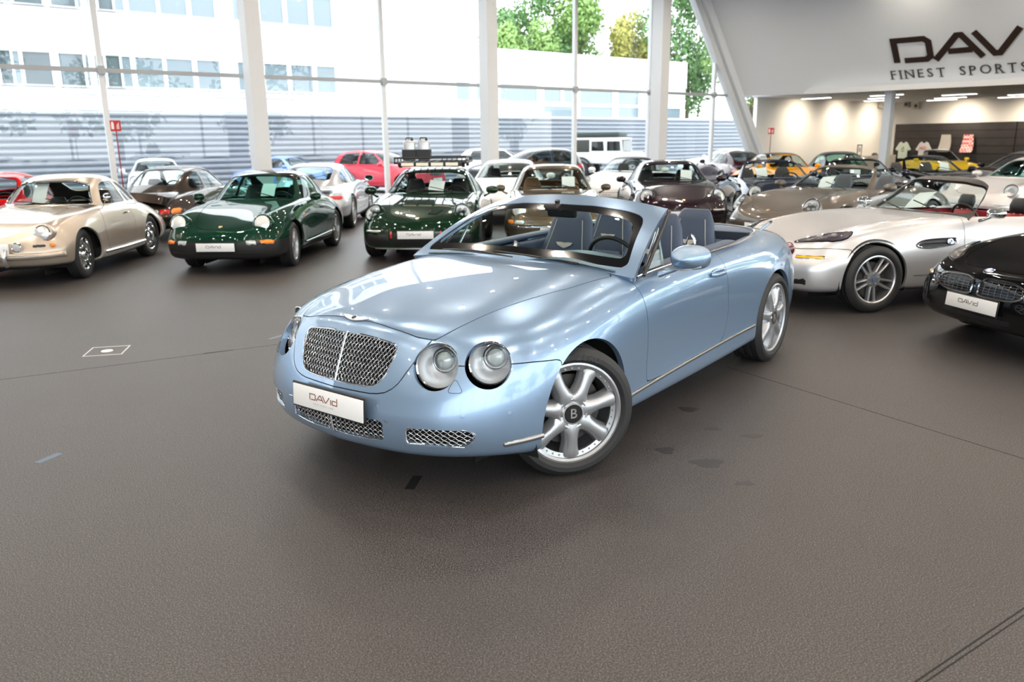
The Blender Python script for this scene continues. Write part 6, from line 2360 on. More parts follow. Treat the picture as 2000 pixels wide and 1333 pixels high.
def det_z8(root, sp, sk, P):
    # almond lamps sweeping back over the fenders
    for s in (1, -1):
        out = [(.66, .46), (.60, .60), (.48, .70), (.33, .755), (.22, .745), (.20, .71), (.32, .655), (.48, .55)]
        loop = spl([(x, y) for x, y in out], 40, True)
        pts, ins = [], []
        cen = Vector((0, 0, 0))
        for x, y in loop:
            p, n = sk.top(x, s * y)
            pts.append((p, n))
            cen += p
        cen /= len(pts)
        g = G()
        V = [p + n * .006 for p, n in pts]
        for p, n in pts:
            w = cen.lerp(p, .55)
            p2, n2 = sk.top(w.x, w.y)
            V.append(p2 + n2 * .018)
        p2, n2 = sk.top(cen.x, cen.y)
        V.append(p2 + n2 * .020)
        pc, ncen = p2, n2
        k = len(pts)
        F = [(i, (i + 1) % k, k + (i + 1) % k, k + i) for i in range(k)] + [(k + i, k + (i + 1) % k, 2 * k) for i in range(k)]
        if s < 0:
            F = [tuple(reversed(f)) for f in F]
        g2 = G()
        g2.tube([p + n * .004 for p, n in pts], .007, 6, closed=True)
        ring = g2.obj('headlight', M_GLOSS, root)
        h = G()
        Vr = []
        for q in (.99, .75, .5, .25, .02):
            for p, n in pts:
                w = cen.lerp(p, q)
                p2, n2 = sk.top(w.x, w.y)
                Vr.append(p2 + n2 * .005)
        h.add(Vr, [(r * k + i, r * k + (i + 1) % k, (r + 1) * k + (i + 1) % k, (r + 1) * k + i)[::s] for r in range(4) for i in range(k)])
        h.obj('reflector', mat('lamp_purple', (.055, .045, .06), .25, .3), ring)
        for q in (.25, -.18):
            h = G()
            c = pc + (pts[0][0] - cen) * q
            p2, n2 = sk.top(c.x, c.y)
            h.lathe([(.030, -.004), (.030, .008), (.022, .010), (.0001, .013)], 16, aim(p2, n2))
            h.obj('projector', M_SATIN, ring)
        g.add(V, F)
        g.obj('lens', M_LENS, ring, 80)
        # amber marker, gill with chrome surround, roundel
        sg = skin_patch(root, 'side_marker', sk, 'front', s * .80, s * .60, .555, .585, M_AMBER, .010, 8, 3)
        sg2 = skin_patch(root, 'marker_bezel', sk, 'front', s * .81, s * .59, .548, .592, M_CHROME, .005, 8, 3)
        p, n = sk.side(-.76, .655)
        g = G()
        lp = [(-.48, .66), (-.60, .70), (-.93, .705), (-.97, .69), (-.96, .65), (-.70, .625), (-.55, .63)]
        ribbon_pts = []
        for x, z in spl(lp, 42, True):
            q, nn = sk.side(x, z)
            ribbon_pts.append((q.x, s * (q.y + .004), q.z))
        g.tube(ribbon_pts, .010, 6, closed=True)
        gl = g.obj('side_gill', M_CHROME, root)
        g = G()
        cc = Vector((sum(a[0] for a in ribbon_pts), sum(a[1] for a in ribbon_pts), sum(a[2] for a in ribbon_pts))) / len(ribbon_pts)
        kk = len(ribbon_pts)
        g.add([tuple(Vector(a) - Vector((0, s * .003, 0))) for a in ribbon_pts] + [tuple(cc)], [(i, (i + 1) % kk, kk)[::s] for i in range(kk)])
        g.obj('gill_recess', M_BLACK, gl)
        g = G()
        g.tube([(x, s * (sk.side(x, .667)[0].y + .006), .667) for x in (-.56, -.7, -.84)], .006, 6)
        g.obj('gill_bar', M_CHROME, gl)
        q, nn = sk.side(-.895, .672)
        roundel(root, (q.x, s * (q.y + .012), q.z), (nn.x, s * nn.y, nn.z), .036)
        g = G()
        pts2 = []
        for x in np.linspace(-.45, -2.05, 12):
            q, nn = sk.side(x, .355)
            pts2.append((x, s * (q.y + .002), .355))
        g.tube(pts2, .006, 6)
        g.obj('sill_strip', M_SATIN, root)
        # twin grilles
        ko = [(s * .035, .53), (s * .045, .60), (s * .12, .625), (s * .33, .615), (s * .43, .575), (s * .42, .53), (s * .33, .495), (s * .07, .49)]
        lp = []
        for y, z in spl(ko, 40, True):
            q, nn = sk.front(y, z)
            lp.append(q + nn * .006)
        g = G()
        g.tube(lp, .010, 6, closed=True)
        kd = g.obj('kidney_grille', M_CHROME, root)
        g = G()
        cc = Vector((0, 0, 0))
        for q in lp:
            cc += q
        cc /= len(lp)
        n_ = len(lp)
        g.add([tuple(q - Vector((.004, 0, 0))) for q in lp] + [tuple(cc - Vector((.002, 0, 0)))], [(i, (i + 1) % n_, n_) for i in range(n_)])
        g.obj('grille_backing', M_DARK, kd)
        g = G()
        pg = np.array(ko)
        for z in (.512, .532, .552, .572, .592, .610):
            run = [(y, z) for y in np.linspace(-.44, .44, 61) * 1.0 if sdpoly(np.array([(y, z)]), pg)[0] < -.004]
            if len(run) > 2:
                g.tube([tuple(sk.front(y, zz)[0] + sk.front(y, zz)[1] * .004) for y, zz in run[::3] + [run[-1]]], .0022, 5)
        for y in np.arange(.08, .42, .055):
            run = [(s * y, z) for z in np.linspace(.49, .625, 12) if sdpoly(np.array([(s * y, z)]), pg)[0] < -.004]
            if len(run) > 1:
                g.tube([tuple(sk.front(a, b)[0] + sk.front(a, b)[1] * .006) for a, b in run], .0018, 5)
        g.obj('grille_bars', mat('bar_grey', (.10, .10, .11), .4, .8), kd)
        # round lamps at the outer end of the grilles, lower intake
        q, nn = sk.front(s * .475, .545)
        headlamp(root, tuple(q + nn * .004), nn, .045, None, M_CHROME, 'round', .04, 'fog_lamp', ringw=.008)
        skin_patch(root, 'corner_intake', sk, 'front', s * .78, s * .50, .275, .375, M_BLACK, .003)
    skin_patch(root, 'lower_intake', sk, 'front', -.40, .40, .275, .345, M_BLACK, .003, 10)
    q, nn = sk.top(.745, 0)
    roundel(root, tuple(q + nn * .003), nn, .042)
    q, nn = sk.front(0, .415)
    number_plate(root, q + Vector((.02, 0, 0)), (1, 0, .08), M_INKD)
# --- round-nosed fifties coupe
F5 = dict(wb=2.10, R=.325, rr=.205, ww=.165, tw=.745, arch=.355, valley=.42, mn=2.15, pn=.95, mt=2.1, pt=1.0,
    st=[(-2.85, .72, .42, .69, .58, .62, .68, .50, .70, .36, .66, .28), (-2.50, .83, .48, .80, .69, .70, .785, .53, .79, .33, .75, .22), (-2.10, .91, .54, .88, .74, .76, .82, .55, .815, .31, .77, .2),
        (-1.65, .95, .60, .92, .74, .81, .80, .58, .80, .28, .775, .18), (-1.15, .95, .63, .925, .745, .82, .795, .58, .795, .27, .775, .17), (-.65, .945, .63, .915, .745, .81, .80, .58, .80, .27, .78, .17),
        (-.38, .92, .61, .89, .75, .79, .815, .57, .81, .28, .78, .18), (-.05, .875, .59, .865, .755, .765, .83, .56, .825, .30, .785, .2), (.22, .815, .575, .835, .735, .735, .81, .54, .81, .31, .77, .22), (.42, .755, .56, .785, .69, .695, .775, .52, .78, .32, .74, .24)],
    nose=[(.80, .56), (.815, .545), (.83, .53), (.84, .51), (.85, .49), (.855, .46), (.86, .42), (.86, .37), (.84, .30), (.80, .25), (.6, .24)],
    tail=[(-3.02, .60), (-3.04, .59), (-3.06, .57), (-3.07, .55), (-3.08, .52), (-3.09, .48), (-3.10, .43), (-3.10, .38), (-3.07, .31), (-3.02, .26), (-2.8, .25)],
    green=[[(-.40, 0, .905), (-.45, .40, .90), (-.55, .56, .89), (-.61, .62, .88), (-.66, .70, .85)], [(-.60, 0, 1.08), (-.64, .38, 1.075), (-.72, .53, 1.06), (-.78, .60, 1.0), (-.84, .70, .87)],
           [(-.82, 0, 1.27), (-.85, .36, 1.262), (-.92, .52, 1.225), (-.97, .60, 1.08), (-1.0, .70, .88)], [(-1.18, 0, 1.35), (-1.19, .37, 1.34), (-1.22, .54, 1.285), (-1.24, .615, 1.09), (-1.25, .705, .88)],
           [(-1.60, 0, 1.315), (-1.60, .36, 1.305), (-1.60, .52, 1.25), (-1.60, .60, 1.07), (-1.60, .70, .87)], [(-1.98, 0, 1.17), (-1.97, .33, 1.16), (-1.95, .48, 1.11), (-1.92, .57, 1.0), (-1.90, .67, .86)],
           [(-2.36, 0, .96), (-2.33, .31, .95), (-2.26, .46, .91), (-2.20, .54, .87), (-2.15, .63, .82)], [(-2.55, 0, .83), (-2.5, .3, .82), (-2.4, .44, .80), (-2.32, .5, .77), (-2.25, .58, .73)]],
    ws=rpoly([(-.1, 1.24), (.32, 1.23), (.475, 1.195), (.60, .925), (.35, .935), (-.1, .945)], [0, .05, .06, .05, .05, 0]), ws_x=-.98,
    side=[rpoly([(-.80, .91), (-1.00, 1.17), (-1.12, 1.215), (-1.40, 1.22), (-1.47, .91)], .04), rpoly([(-1.52, .91), (-1.46, 1.21), (-1.66, 1.16), (-1.85, 1.02), (-1.90, .93), (-1.82, .91)], .04)],
    rw=rpoly([(-1.70, -.1), (-1.70, .34), (-1.78, .40), (-2.08, .38), (-2.14, .30), (-2.16, -.1)], [0, .05, .05, .05, .05, 0]),
    cockpit=rpoly([(-.60, -.1), (-.60, .52), (-.74, .62), (-1.15, .65), (-1.7, .63), (-1.95, .52), (-2.0, -.1)], [0, .1, .1, .1, .1, .1, 0]),
    hood=rpoly([(-.35, -.1), (-.35, .42), (-.2, .47), (.2, .44), (.5, .33), (.70, .14), (.72, -.1)], [0, .05, .05, .1, .15, .1, 0]),
    door=rpoly([(-.60, 1.3), (-.59, .80), (-.53, .55), (-.55, .30), (-1.40, .30), (-1.50, .55), (-1.48, 1.3)], .06), under=(-2.9, .65, .77), cabin=(-.55, -2.0, .63, .86), dash=(-.72, .92), seat=-1.20, seat_s=.82, chrome_ring=True,
    wiper=[((-.56, .40, .945), (-.63, -.02, 1.01)), ((-.52, -.02, .95), (-.60, -.42, .98))])
def det_356(root, sp, sk, P):
    lamps_classic(root, sp, sk, P, (.55, .555, .665), (.97, .06, .22), .088)
    g = G()      # bumper blade with overriders
    ys = np.linspace(-.80, .80, 31)
    pts = []
    for y in ys:
        q, n = sk.front(max(-.74, min(.74, y)), .40)
        pts.append((q.x + .085 - .10 * max(0, abs(y) - .70) * 4, y * 1.0, .405))
    g.tube(pts, .042, 10, flat=1.0)
    b = g.obj('front_bumper', P, root, 60)
    g = G()
    g.tube([(x + .042, y, z + .004) for x, y, z in pts], .007, 6)
    g.obj('bumper_trim', M_CHROME, b)
    for s in (1, -1):
        g = G()
        x = pts[15 + s * 5][0]
        g.tube(spl([(x + .03, s * .265, .30), (x + .065, s * .265, .36), (x + .07, s * .265, .43), (x + .035, s * .265, .50)], 14), .026, 10)
        g.obj('overrider', M_SATIN, b, 60)
        q, n = sk.front(s * .33, .51)
        headlamp(root, (q.x + .05, s * .34, .515), (1, 0, 0), .052, M_RIBLENS, M_CHROME, 'round', .04, 'fog_lamp', ringw=.008)
        q, n = sk.front(s * .66, .515)
        g = G()
        g.ellipsoid(tuple(q + n * .01), (.03, .034, .030), 16, 10)
        g.obj('front_indicator', M_ORANGE, root, 60)
        skin_patch(root, 'horn_grille', sk, 'front', s * .61, s * .47, .495, .535, M_BLACK, .006)
        g = G()
        g.tube([(-.40, s * .822, .295), (-1.0, s * .818, .29), (-1.68, s * .822, .30)], .020, 8)
        g.obj('sill_trim', M_CHROME, root)
        g = G()
        q, n = sk.side(-1.30, .76)
        g.tube([(q.x + .05, s * (q.y + .004), q.z), (q.x + .03, s * (q.y + .028), q.z), (q.x - .05, s * (q.y + .028), q.z)], .010, 6)
        g.obj('door_handle', M_CHROME, root)
        if s > 0:
            g = G()
            q, n = sk.side(-.70, .86)
            M = aim((q.x + .02, q.y + .10, q.z + .16), (-1, .1, 0))
            g.lathe([(.055, 0), (.054, -.012), (.04, -.034), (.0001, -.042)], 20, M)
            g.lathe([(.053, .001), (.0001, .001)], 20, M)
            g.tube([(q.x, q.y - .01, q.z - .01), (q.x + .01, q.y + .05, q.z + .08), (q.x + .03, q.y + .09, q.z + .145)], .007, 6)
            g.obj('door_mirror', M_CHROME, root, 60)
    q, n = sk.front(0, .46)
    number_plate(root, (q.x + .03, 0, .50), (1, 0, .05), M_INKD, frame_m=M_PLATE)
    # bright frame round the screen
    g = G()
    Gs = green_of(sp)
    lp = spl([(y, z) for y, z in sp['ws'] if y > 0] + [(-y, z) for y, z in sp['ws'][::-1] if y > 0], 90, True)
    pts = []
    for y, z in lp:
        d = (Gs.V[:, 1] - y) ** 2 + (Gs.V[:, 2] - z) ** 2 + (Gs.V[:, 0] < -1.0) * 9
        i = np.argmin(d)
        pts.append((Gs.V[i, 0] + .004, y, z + .002))
    g.tube(pts, .010, 6, closed=True)
    g.obj('screen_trim', M_CHROME, root)

# ------------------------------------------------------------------ the cars in the hall
BLK_IN = mat('black_leather', (.014, .014, .016), .5)
TAN_IN = mat('tan_leather', (.24, .12, .055), .5)
RED_IN = mat('red_leather', (.30, .012, .02), .45)
GREY_IN = mat('grey_leather', (.07, .08, .095), .5)
D = math.radians
c_targa = build_car('targa_car', 'dark green targa sports car with black roof and orange front indicators', CL, paint('racing_green', (.006, .034, .020), .25, .22), (-3.888, 11.451, D(-92.8)), 'targa', M_GLOSS, M_TEAL, BLK_IN, 'cup', None, .10, det_964, low_m=M_BLACK)
c_356 = build_car('vintage_coupe', 'champagne beige rounded vintage coupe with chrome hubcaps and bumper overriders', F5, paint('champagne', (.50, .43, .36), .6, .28), (-6.418, 10.528, D(-88.7)), 'coupe', None, M_GLASS, BLK_IN, 'disc', M_CHROME, .12, det_356)
def det_dakar(root, sp, sk, P):
    det_modern(root, sp, sk, P, led=True, plate=False, vents=False)
    for s in (1, -1):
        skin_patch(root, 'bumper_intake', sk, 'front', s * .80, s * .40, .27, .44, M_BLACK, .010, 8, 4)
        g = G()
        q, n = sk.front(s * .36, .46)
        g.rbox((q.x + .02, s * .36, .43), (.02, .03, .10), .008, 1)
        g.obj('tow_hook', M_RED, root)
        # raised bonnet vents
        lp = []
        for x, y in ((.48, .16), (.62, .14), (.64, .26), (.50, .34)):
            p, n = sk.top(x, s * y)
            lp.append(tuple(p + n * .004))
        g = G()
        g.tube(lp, .008, 6)
        g.obj('bonnet_vent', M_GLOSS, root)
    g = G()
    g.tube(front_line(sk, np.linspace(-.62, .62, 15), .235, .012), .016, 8)
    g.obj('skid_trim', M_SATIN, root)
    skin_patch(root, 'bumper_centre', sk, 'front', -.38, .38, .27, .46, M_BLACK, .008, 8, 4)
    q, n = sk.front(0, .40)
    number_plate(root, q + Vector((.03, 0, .03)), (1, 0, 0), M_INKD)
dk = paint('dakar_green', (.008, .026, .014), .25, .20)
c_dak = build_car('offroad_sports_car', 'dark green off-road sports coupe carrying a black roof basket', MO, dk, (-1.327, 12.347, D(-92)), 'coupe', M_BLACK, M_GLASS, BLK_IN, 'multi', M_BLACK, 0, det_dakar)
# roof basket and canisters
Mk = c_dak.matrix_basis
rk = empty('roof_basket', 'black roof basket with light bar on the dark green off-road coupe', 'roof rack', Mk @ Vector((-1.45, 0, 1.33)), D(-92))
g = G()
for s in (1, -1):
    g.tube([(.62, s * .58, .06), (-.62, s * .58, .06)], .018, 8)
    g.tube([(.62, s * .58, .14), (-.62, s * .58, .14)], .014, 8)
    for x in (-.6, -.3, 0, .3, .6):
        g.tube([(x, s * .58, .06), (x, s * .58, .14)], .010, 6)
for x in (.62, -.62):
    g.tube([(x, -.58, .06), (x, .58, .06)], .018, 8)
    g.tube([(x, -.58, .14), (x, .58, .14)], .014, 8)
for y in np.linspace(-.5, .5, 9):
    g.tube([(.62, y, .06), (-.62, y, .06)], .010, 6)
g.obj('basket_frame', M_BLACK, rk)
for s in (1, -1):
    g = G()
    for x in (.40, -.40):
        g.box((x, s * .52, .02), (.05, .05, .08))
    g.obj('basket_foot', M_BLACK, rk)
g = G()
g.rbox((.66, 0, .04), (.06, 1.04, .075), .015, 1)
lb = g.obj('light_bar', M_BLACK, rk)
for y in (-.36, -.12, .12, .36):
    g = G()
    g.box((.692, y, .04), (.006, .20, .05))
    g.obj('light_bar_lens', mat('lamp_warm', (.9, .82, .6), .15, coat=1), lb)
for k, dy in enumerate((-.31, -.07)):
    o = empty('jerry_can', ('silver jerry can strapped upright in the roof basket', 'second silver jerry can in the roof basket, nearer its middle')[k], 'canister', Mk @ Vector((-1.30, dy - .09, 1.41)), D(-92))
    g = G()
    g.rbox((0, 0, .17), (.14, .19, .33), .03, 2)
    g.obj('can_body', mat('can_silver', (.55, .56, .57), .35, .8), o, 60)
    g = G()
    g.tube([(0, -.06, .34), (0, -.05, .38), (0, .05, .38), (0, .06, .34)], .010, 6)
    g.lathe([(.022, 0), (.022, .035), (.0001, .036)], 12, Matrix.Translation((.03, .05, .33)))
    g.obj('can_handle', M_BLACK, o)
    g = G()
    ribbon(g, [(-.085, -.11), (.085, -.11), (.085, .11), (-.085, .11)], .012, .03, .19, None, True)
    g.obj('can_holder', M_BLACK, o)
g = G()
for y in np.linspace(0, .42, 6):
    g.tube([(0, y, 0), (.02, y + .03, .06), (0, y + .05, .09)], .008, 6)
g.tube([(0, 0, .0), (0, .45, .0)], .010, 6)
o = g.obj('recovery_strap', M_BLACK, None, loc=Mk @ Vector((-1.35, .12, 1.40)), rot=(0, 0, D(-92)))
tag(o, 'coiled dark recovery strap lying in the roof basket', 'strap')
c_997 = build_car('sports_coupe', 'silver sports coupe seen from behind beside the dark green targa', MO, paint('arctic_silver', (.50, .52, .55), .6, .28), (-4.21, 19.06, D(91.5)), 'coupe', None, M_GLASS, BLK_IN, 'multi', None, 0, det_modern_rear)
c_brown = build_car('ducktail_coupe', 'brown metallic classic coupe with ducktail spoiler seen from behind', CL, paint('sepia_brown', (.055, .044, .038), .5, .25), (-6.562, 17.624, D(85.3)), 'coupe', None, M_GLASS, BLK_IN, 'cup', None, 0, det_classic_rear)
c_olive = build_car('classic_targa', 'olive brown classic sports car with tan seats behind the blue convertible', CL, paint('olive_brown', (.12, .095, .065), .5, .26), (.72, 12.996, D(-90.8)), 'targa', paint('olive_brown', (0, 0, 0)), M_GLASS, TAN_IN, 'cup', None, 0, det_long_hood)
c_purple = build_car('sports_coupe', 'very dark purple sports coupe with round headlights', MO, paint('aubergine', (.022, .012, .018), .4, .22), (3.193, 15.383, D(-92.7)), 'coupe', None, M_GLASS, BLK_IN, 'multi', None, 0, det_modern)
c_white = build_car('open_sports_car', 'white open sports car with black screen frame by the glass front', MO, paint('white', (.78, .79, .80), 0, .3), (2.8, 20.8, D(-113.6)), 'cabrio', None, M_GLASS, BLK_IN, 'multi', None, 0, det_modern, frame_m=M_BLACK)
c_white2 = build_car('sports_coupe', 'white sports coupe parked behind the olive brown targa', MO, paint('white', (.78, .79, .80), 0, .3), (-0.15, 17.6, D(-95)), 'coupe', None, M_GLASS, BLK_IN, 'multi', None, 0, det_modern)
c_navy = build_car('open_sports_car', 'navy blue sports cabriolet with black seats and silver wheels', MO, paint('navy', (.010, .016, .040), .4, .22), (5.44, 16.1, D(-95.6)), 'cabrio', None, M_GLASS, BLK_IN, 'multi', None, 0, det_modern)
c_grey = build_car('open_sports_car', 'grey brown metallic roadster with dark blue seats behind the silver roadster', MO, paint('agate', (.13, .115, .10), .55, .30), (4.613, 12.772, D(-144.7)), 'cabrio', None, M_GLASS, GREY_IN, 'multi', None, 0, lambda *a: det_modern(*a, led=True))
c_z8 = build_car('silver_roadster', 'silver long bonnet roadster with red seats and chrome side gill', Z8, paint('titan_silver', (.60, .60, .61), .55, .30), (3.391, 8.649, D(195.6)), 'cabrio', None, M_GLASS, RED_IN, 'double', None, 0, det_z8, frame_m=M_BLACK)
c_z8b = build_car('black_roadster', 'black long bonnet roadster with twin chrome grilles beside the silver roadster', Z8, paint('jet_black', (.006, .006, .007), .1, .2), (4.53, 6.397, D(-167.5)), 'cabrio', None, M_GLASS, BLK_IN, 'double', None, 0, det_z8, frame_m=M_BLACK)
c_slr = build_car('sports_coupe', 'pale silver sports coupe with teal tinted screen behind the red seats', MO, paint('polar_silver', (.62, .60, .60), .45, .3), (9.55, 15.75, D(207)), 'coupe', None, M_TEAL, BLK_IN, 'multi', None, 0, det_modern)
c_red = build_car('red_coupe', 'bright red classic coupe beside the champagne vintage coupe', CL, paint('guards_red', (.55, .012, .015), 0, .25), (-8.3, 12.0, D(-80)), 'coupe', None, M_GLASS, BLK_IN, 'cup', None, 0, det_long_hood)
c_dark = build_car('sports_coupe', 'dark burgundy sports coupe outside the glass, seen from behind near the slanted end', MO, paint('burgundy', (.035, .008, .012), .4, .22), (7.75, 29.9, D(97)), 'coupe', None, M_TINT, BLK_IN, 'multi', None, 0, det_modern_rear)
c_or = build_car('classic_targa', 'orange classic targa with black roof in front of the cream wall', CL, paint('signal_orange', (.75, .30, .01), 0, .25), (8.09, 22.4, D(-80.2)), 'targa', M_GLOSS, M_GLASS, BLK_IN, 'cup', None, 0, det_964, low_m=M_BLACK)
c_tl = build_car('classic_targa', 'black classic targa with teal tinted screen before the cream sideboard', CL, paint('jet_black', (.006, .006, .007), .1, .2), (9.9, 23.2, D(-92)), 'targa', M_GLOSS, M_TEAL, BLK_IN, 'cup', None, 0, det_964, low_m=M_BLACK)
c_c3 = build_car('open_sports_car', 'blackish blue cabriolet between the grey roadster and the cream wall', MO, paint('midnight', (.012, .013, .022), .4, .22), (7.64, 16.95, D(-93.7)), 'cabrio', None, M_GLASS, BLK_IN, 'multi', None, 0, det_modern)
c_bc = build_car('open_sports_car', 'black cabriolet parked in front of the yellow roadster', MO, paint('jet_black', (.006, .006, .007), .1, .2), (10.25, 18.7, D(-86.3)), 'cabrio', None, M_GLASS, BLK_IN, 'multi', None, 0, det_modern)
c_yel = build_car('yellow_roadster', 'yellow classic roadster with polished screen frame by the slat wall', CL, paint('speed_yellow', (.80, .52, .02), 0, .25), (15.2, 27.8, D(-89)), 'cabrio', None, M_TINT, BLK_IN, 'cup', None, 0, det_964, low_m=M_BLACK, frame_m=M_SATIN)
c_bk = build_car('sports_coupe', 'glossy black sports coupe parked before the dark slat wall', MO, paint('jet_black', (.006, .006, .007), .1, .2), (12.6, 21.2, D(200)), 'coupe', None, M_TINT, BLK_IN, 'multi', None, 0, det_modern)

# ------------------------------------------------------------------ cars on the forecourt
HB = dict(wb=2.6, R=.32, rr=.215, ww=.21, tw=.86, arch=.36, valley=.2, mn=2.8, pn=.9, mt=3.2, pt=.8,
    st=[(-3.2, .98, .62, .97, .74, .92, .84, .62, .84, .36, .80, .26), (-2.6, .99, .68, .98, .79, .92, .88, .62, .88, .33, .84, .22), (-1.9, .99, .70, .98, .80, .92, .88, .62, .88, .3, .84, .2), (-1.2, .99, .70, .98, .80, .91, .87, .62, .87, .29, .84, .2),
        (-.6, .99, .70, .98, .80, .90, .87, .62, .87, .29, .84, .2), (0, .96, .68, .95, .80, .87, .89, .6, .88, .3, .84, .2), (.45, .89, .64, .88, .76, .80, .86, .58, .86, .3, .82, .22)],
    nose=[(.80, .80), (.82, .78), (.84, .76), (.85, .73), (.86, .69), (.87, .63), (.88, .54), (.88, .44), (.87, .33), (.84, .25), (.65, .24)],
    tail=[(-3.45, .95), (-3.46, .93), (-3.47, .90), (-3.48, .86), (-3.49, .80), (-3.50, .72), (-3.51, .60), (-3.51, .48), (-3.49, .36), (-3.45, .28), (-3.2, .26)],
    green=[[(-.35, 0, .97), (-.42, .45, .965), (-.56, .66, .955), (-.63, .72, .945), (-.70, .79, .92)], [(-.85, 0, 1.22), (-.9, .42, 1.21), (-1.0, .60, 1.19), (-1.05, .68, 1.1), (-1.1, .79, .93)],
           [(-1.30, 0, 1.42), (-1.33, .40, 1.41), (-1.4, .585, 1.38), (-1.42, .68, 1.2), (-1.45, .79, .94)], [(-2.0, 0, 1.49), (-2.0, .40, 1.48), (-2.0, .60, 1.44), (-2.0, .69, 1.23), (-2.0, .80, .94)],
           [(-2.8, 0, 1.46), (-2.8, .39, 1.45), (-2.8, .58, 1.41), (-2.8, .67, 1.2), (-2.8, .78, .94)], [(-3.25, 0, 1.36), (-3.24, .38, 1.35), (-3.22, .55, 1.30), (-3.15, .64, 1.15), (-3.1, .75, .93)], [(-3.45, 0, 1.0), (-3.44, .36, .99), (-3.4, .52, .97), (-3.3, .62, .95), (-3.2, .7, .9)]],
    ws=rpoly([(-.1, 1.39), (.36, 1.38), (.55, 1.34), (.70, 1.0), (.40, 1.01), (-.1, 1.015)], [0, .05, .06, .05, .05, 0]), ws_x=-1.42,
    side=[rpoly([(-.95, .98), (-1.42, 1.34), (-1.95, 1.39), (-1.98, .98)], .04), rpoly([(-2.05, .98), (-2.02, 1.39), (-2.75, 1.36), (-2.95, .98)], .04)],
    rw=rpoly([(-3.05, -.1), (-3.05, .45), (-3.12, .50), (-3.36, .44), (-3.38, -.1)], [0, .05, .05, .05, 0]),
    cockpit=rpoly([(-.7, -.1), (-.7, .6), (-.9, .70), (-3.0, .70), (-3.2, .5), (-3.2, -.1)], .05), hood=rpoly([(-.45, -.1), (-.45, .62), (.2, .60), (.65, .5), (.72, -.1)], .03),
    door=rpoly([(-.72, 1.4), (-.70, .80), (-.60, .55), (-.60, .34), (-1.9, .34), (-2.0, .55), (-2.0, 1.4)], .08), under=(-3.3, .7, .85), cabin=(-.65, -3.1, .70, .92), dash=(-.98, .96), seat=-1.55, seat_s=.95, head='rest', mirror=(-.82, .97, 1.0, (.10, .10, .07)))
def det_hatch(root, sp, sk, P):
    for s in (1, -1):
        skin_patch(root, 'headlight', sk, 'front', s * .80, s * .48, .68, .76, M_RIBLENS, .010, 6, 3)
        skin_patch(root, 'tail_lamp', sk, 'rear', s * .80, s * .60, .70, .88, M_RED, .010)
    skin_patch(root, 'grille', sk, 'front', -.42, .42, .58, .70, M_BLACK, .006, 8)
    q, n = sk.front(0, .45)
    number_plate(root, q + Vector((.02, 0, 0)), (1, 0, 0), M_INKD)
OUT = 'cars on the forecourt'
HALL_P = {o.name: o for o in ()}
def clone(src, label, paint_old, paint_new, pose, name=None):
    o = copy_tree(src, None, {paint_old: paint_new})
    o.location = (pose[0], pose[1], 0)
    o.rotation_euler = (0, 0, pose[2])
    if name:
        o.name = name
    tag(o, label, 'car', OUT)
    return o
pw = MATS['paint_white']
o1 = clone(c_white2, 'white sports coupe outside before the corrugated wall', pw, pw, (-10.9, 25.0, D(-66)))
o2 = clone(c_white2, 'pale blue sports coupe outside before the corrugated wall', pw, paint('sky_blue', (.20, .30, .62), .2, .3), (-6.6, 28.4, D(-20)))
hb1 = build_car('hatchback_car', 'red hatchback outside before the corrugated wall', HB, paint('rose_red', (.60, .03, .06), 0, .3), (-3.3, 28.6, D(-30)), 'coupe', None, M_TINT, BLK_IN, 'cup', None, 0, det_hatch, OUT)
pr = MATS['paint_rose_red']
hb2 = clone(hb1, 'dark grey hatchback outside near the middle column', pr, paint('graphite', (.05, .055, .06), .3, .3), (-0.6, 29.6, D(205)))
hb3 = clone(hb1, 'silver estate car outside beside the dark grey hatchback', pr, paint('bright_silver', (.6, .61, .62), .4, .3), (1.2, 34.4, D(0)))
hb4 = clone(hb1, 'blue grey hatchback outside by the bushes', pr, paint('blue_grey', (.20, .24, .29), .3, .3), (13.2, 39.0, D(-150)))
hb5 = clone(c_white2, 'white coupe outside by the bushes', pw, pw, (8.6, 36.6, D(-160)))
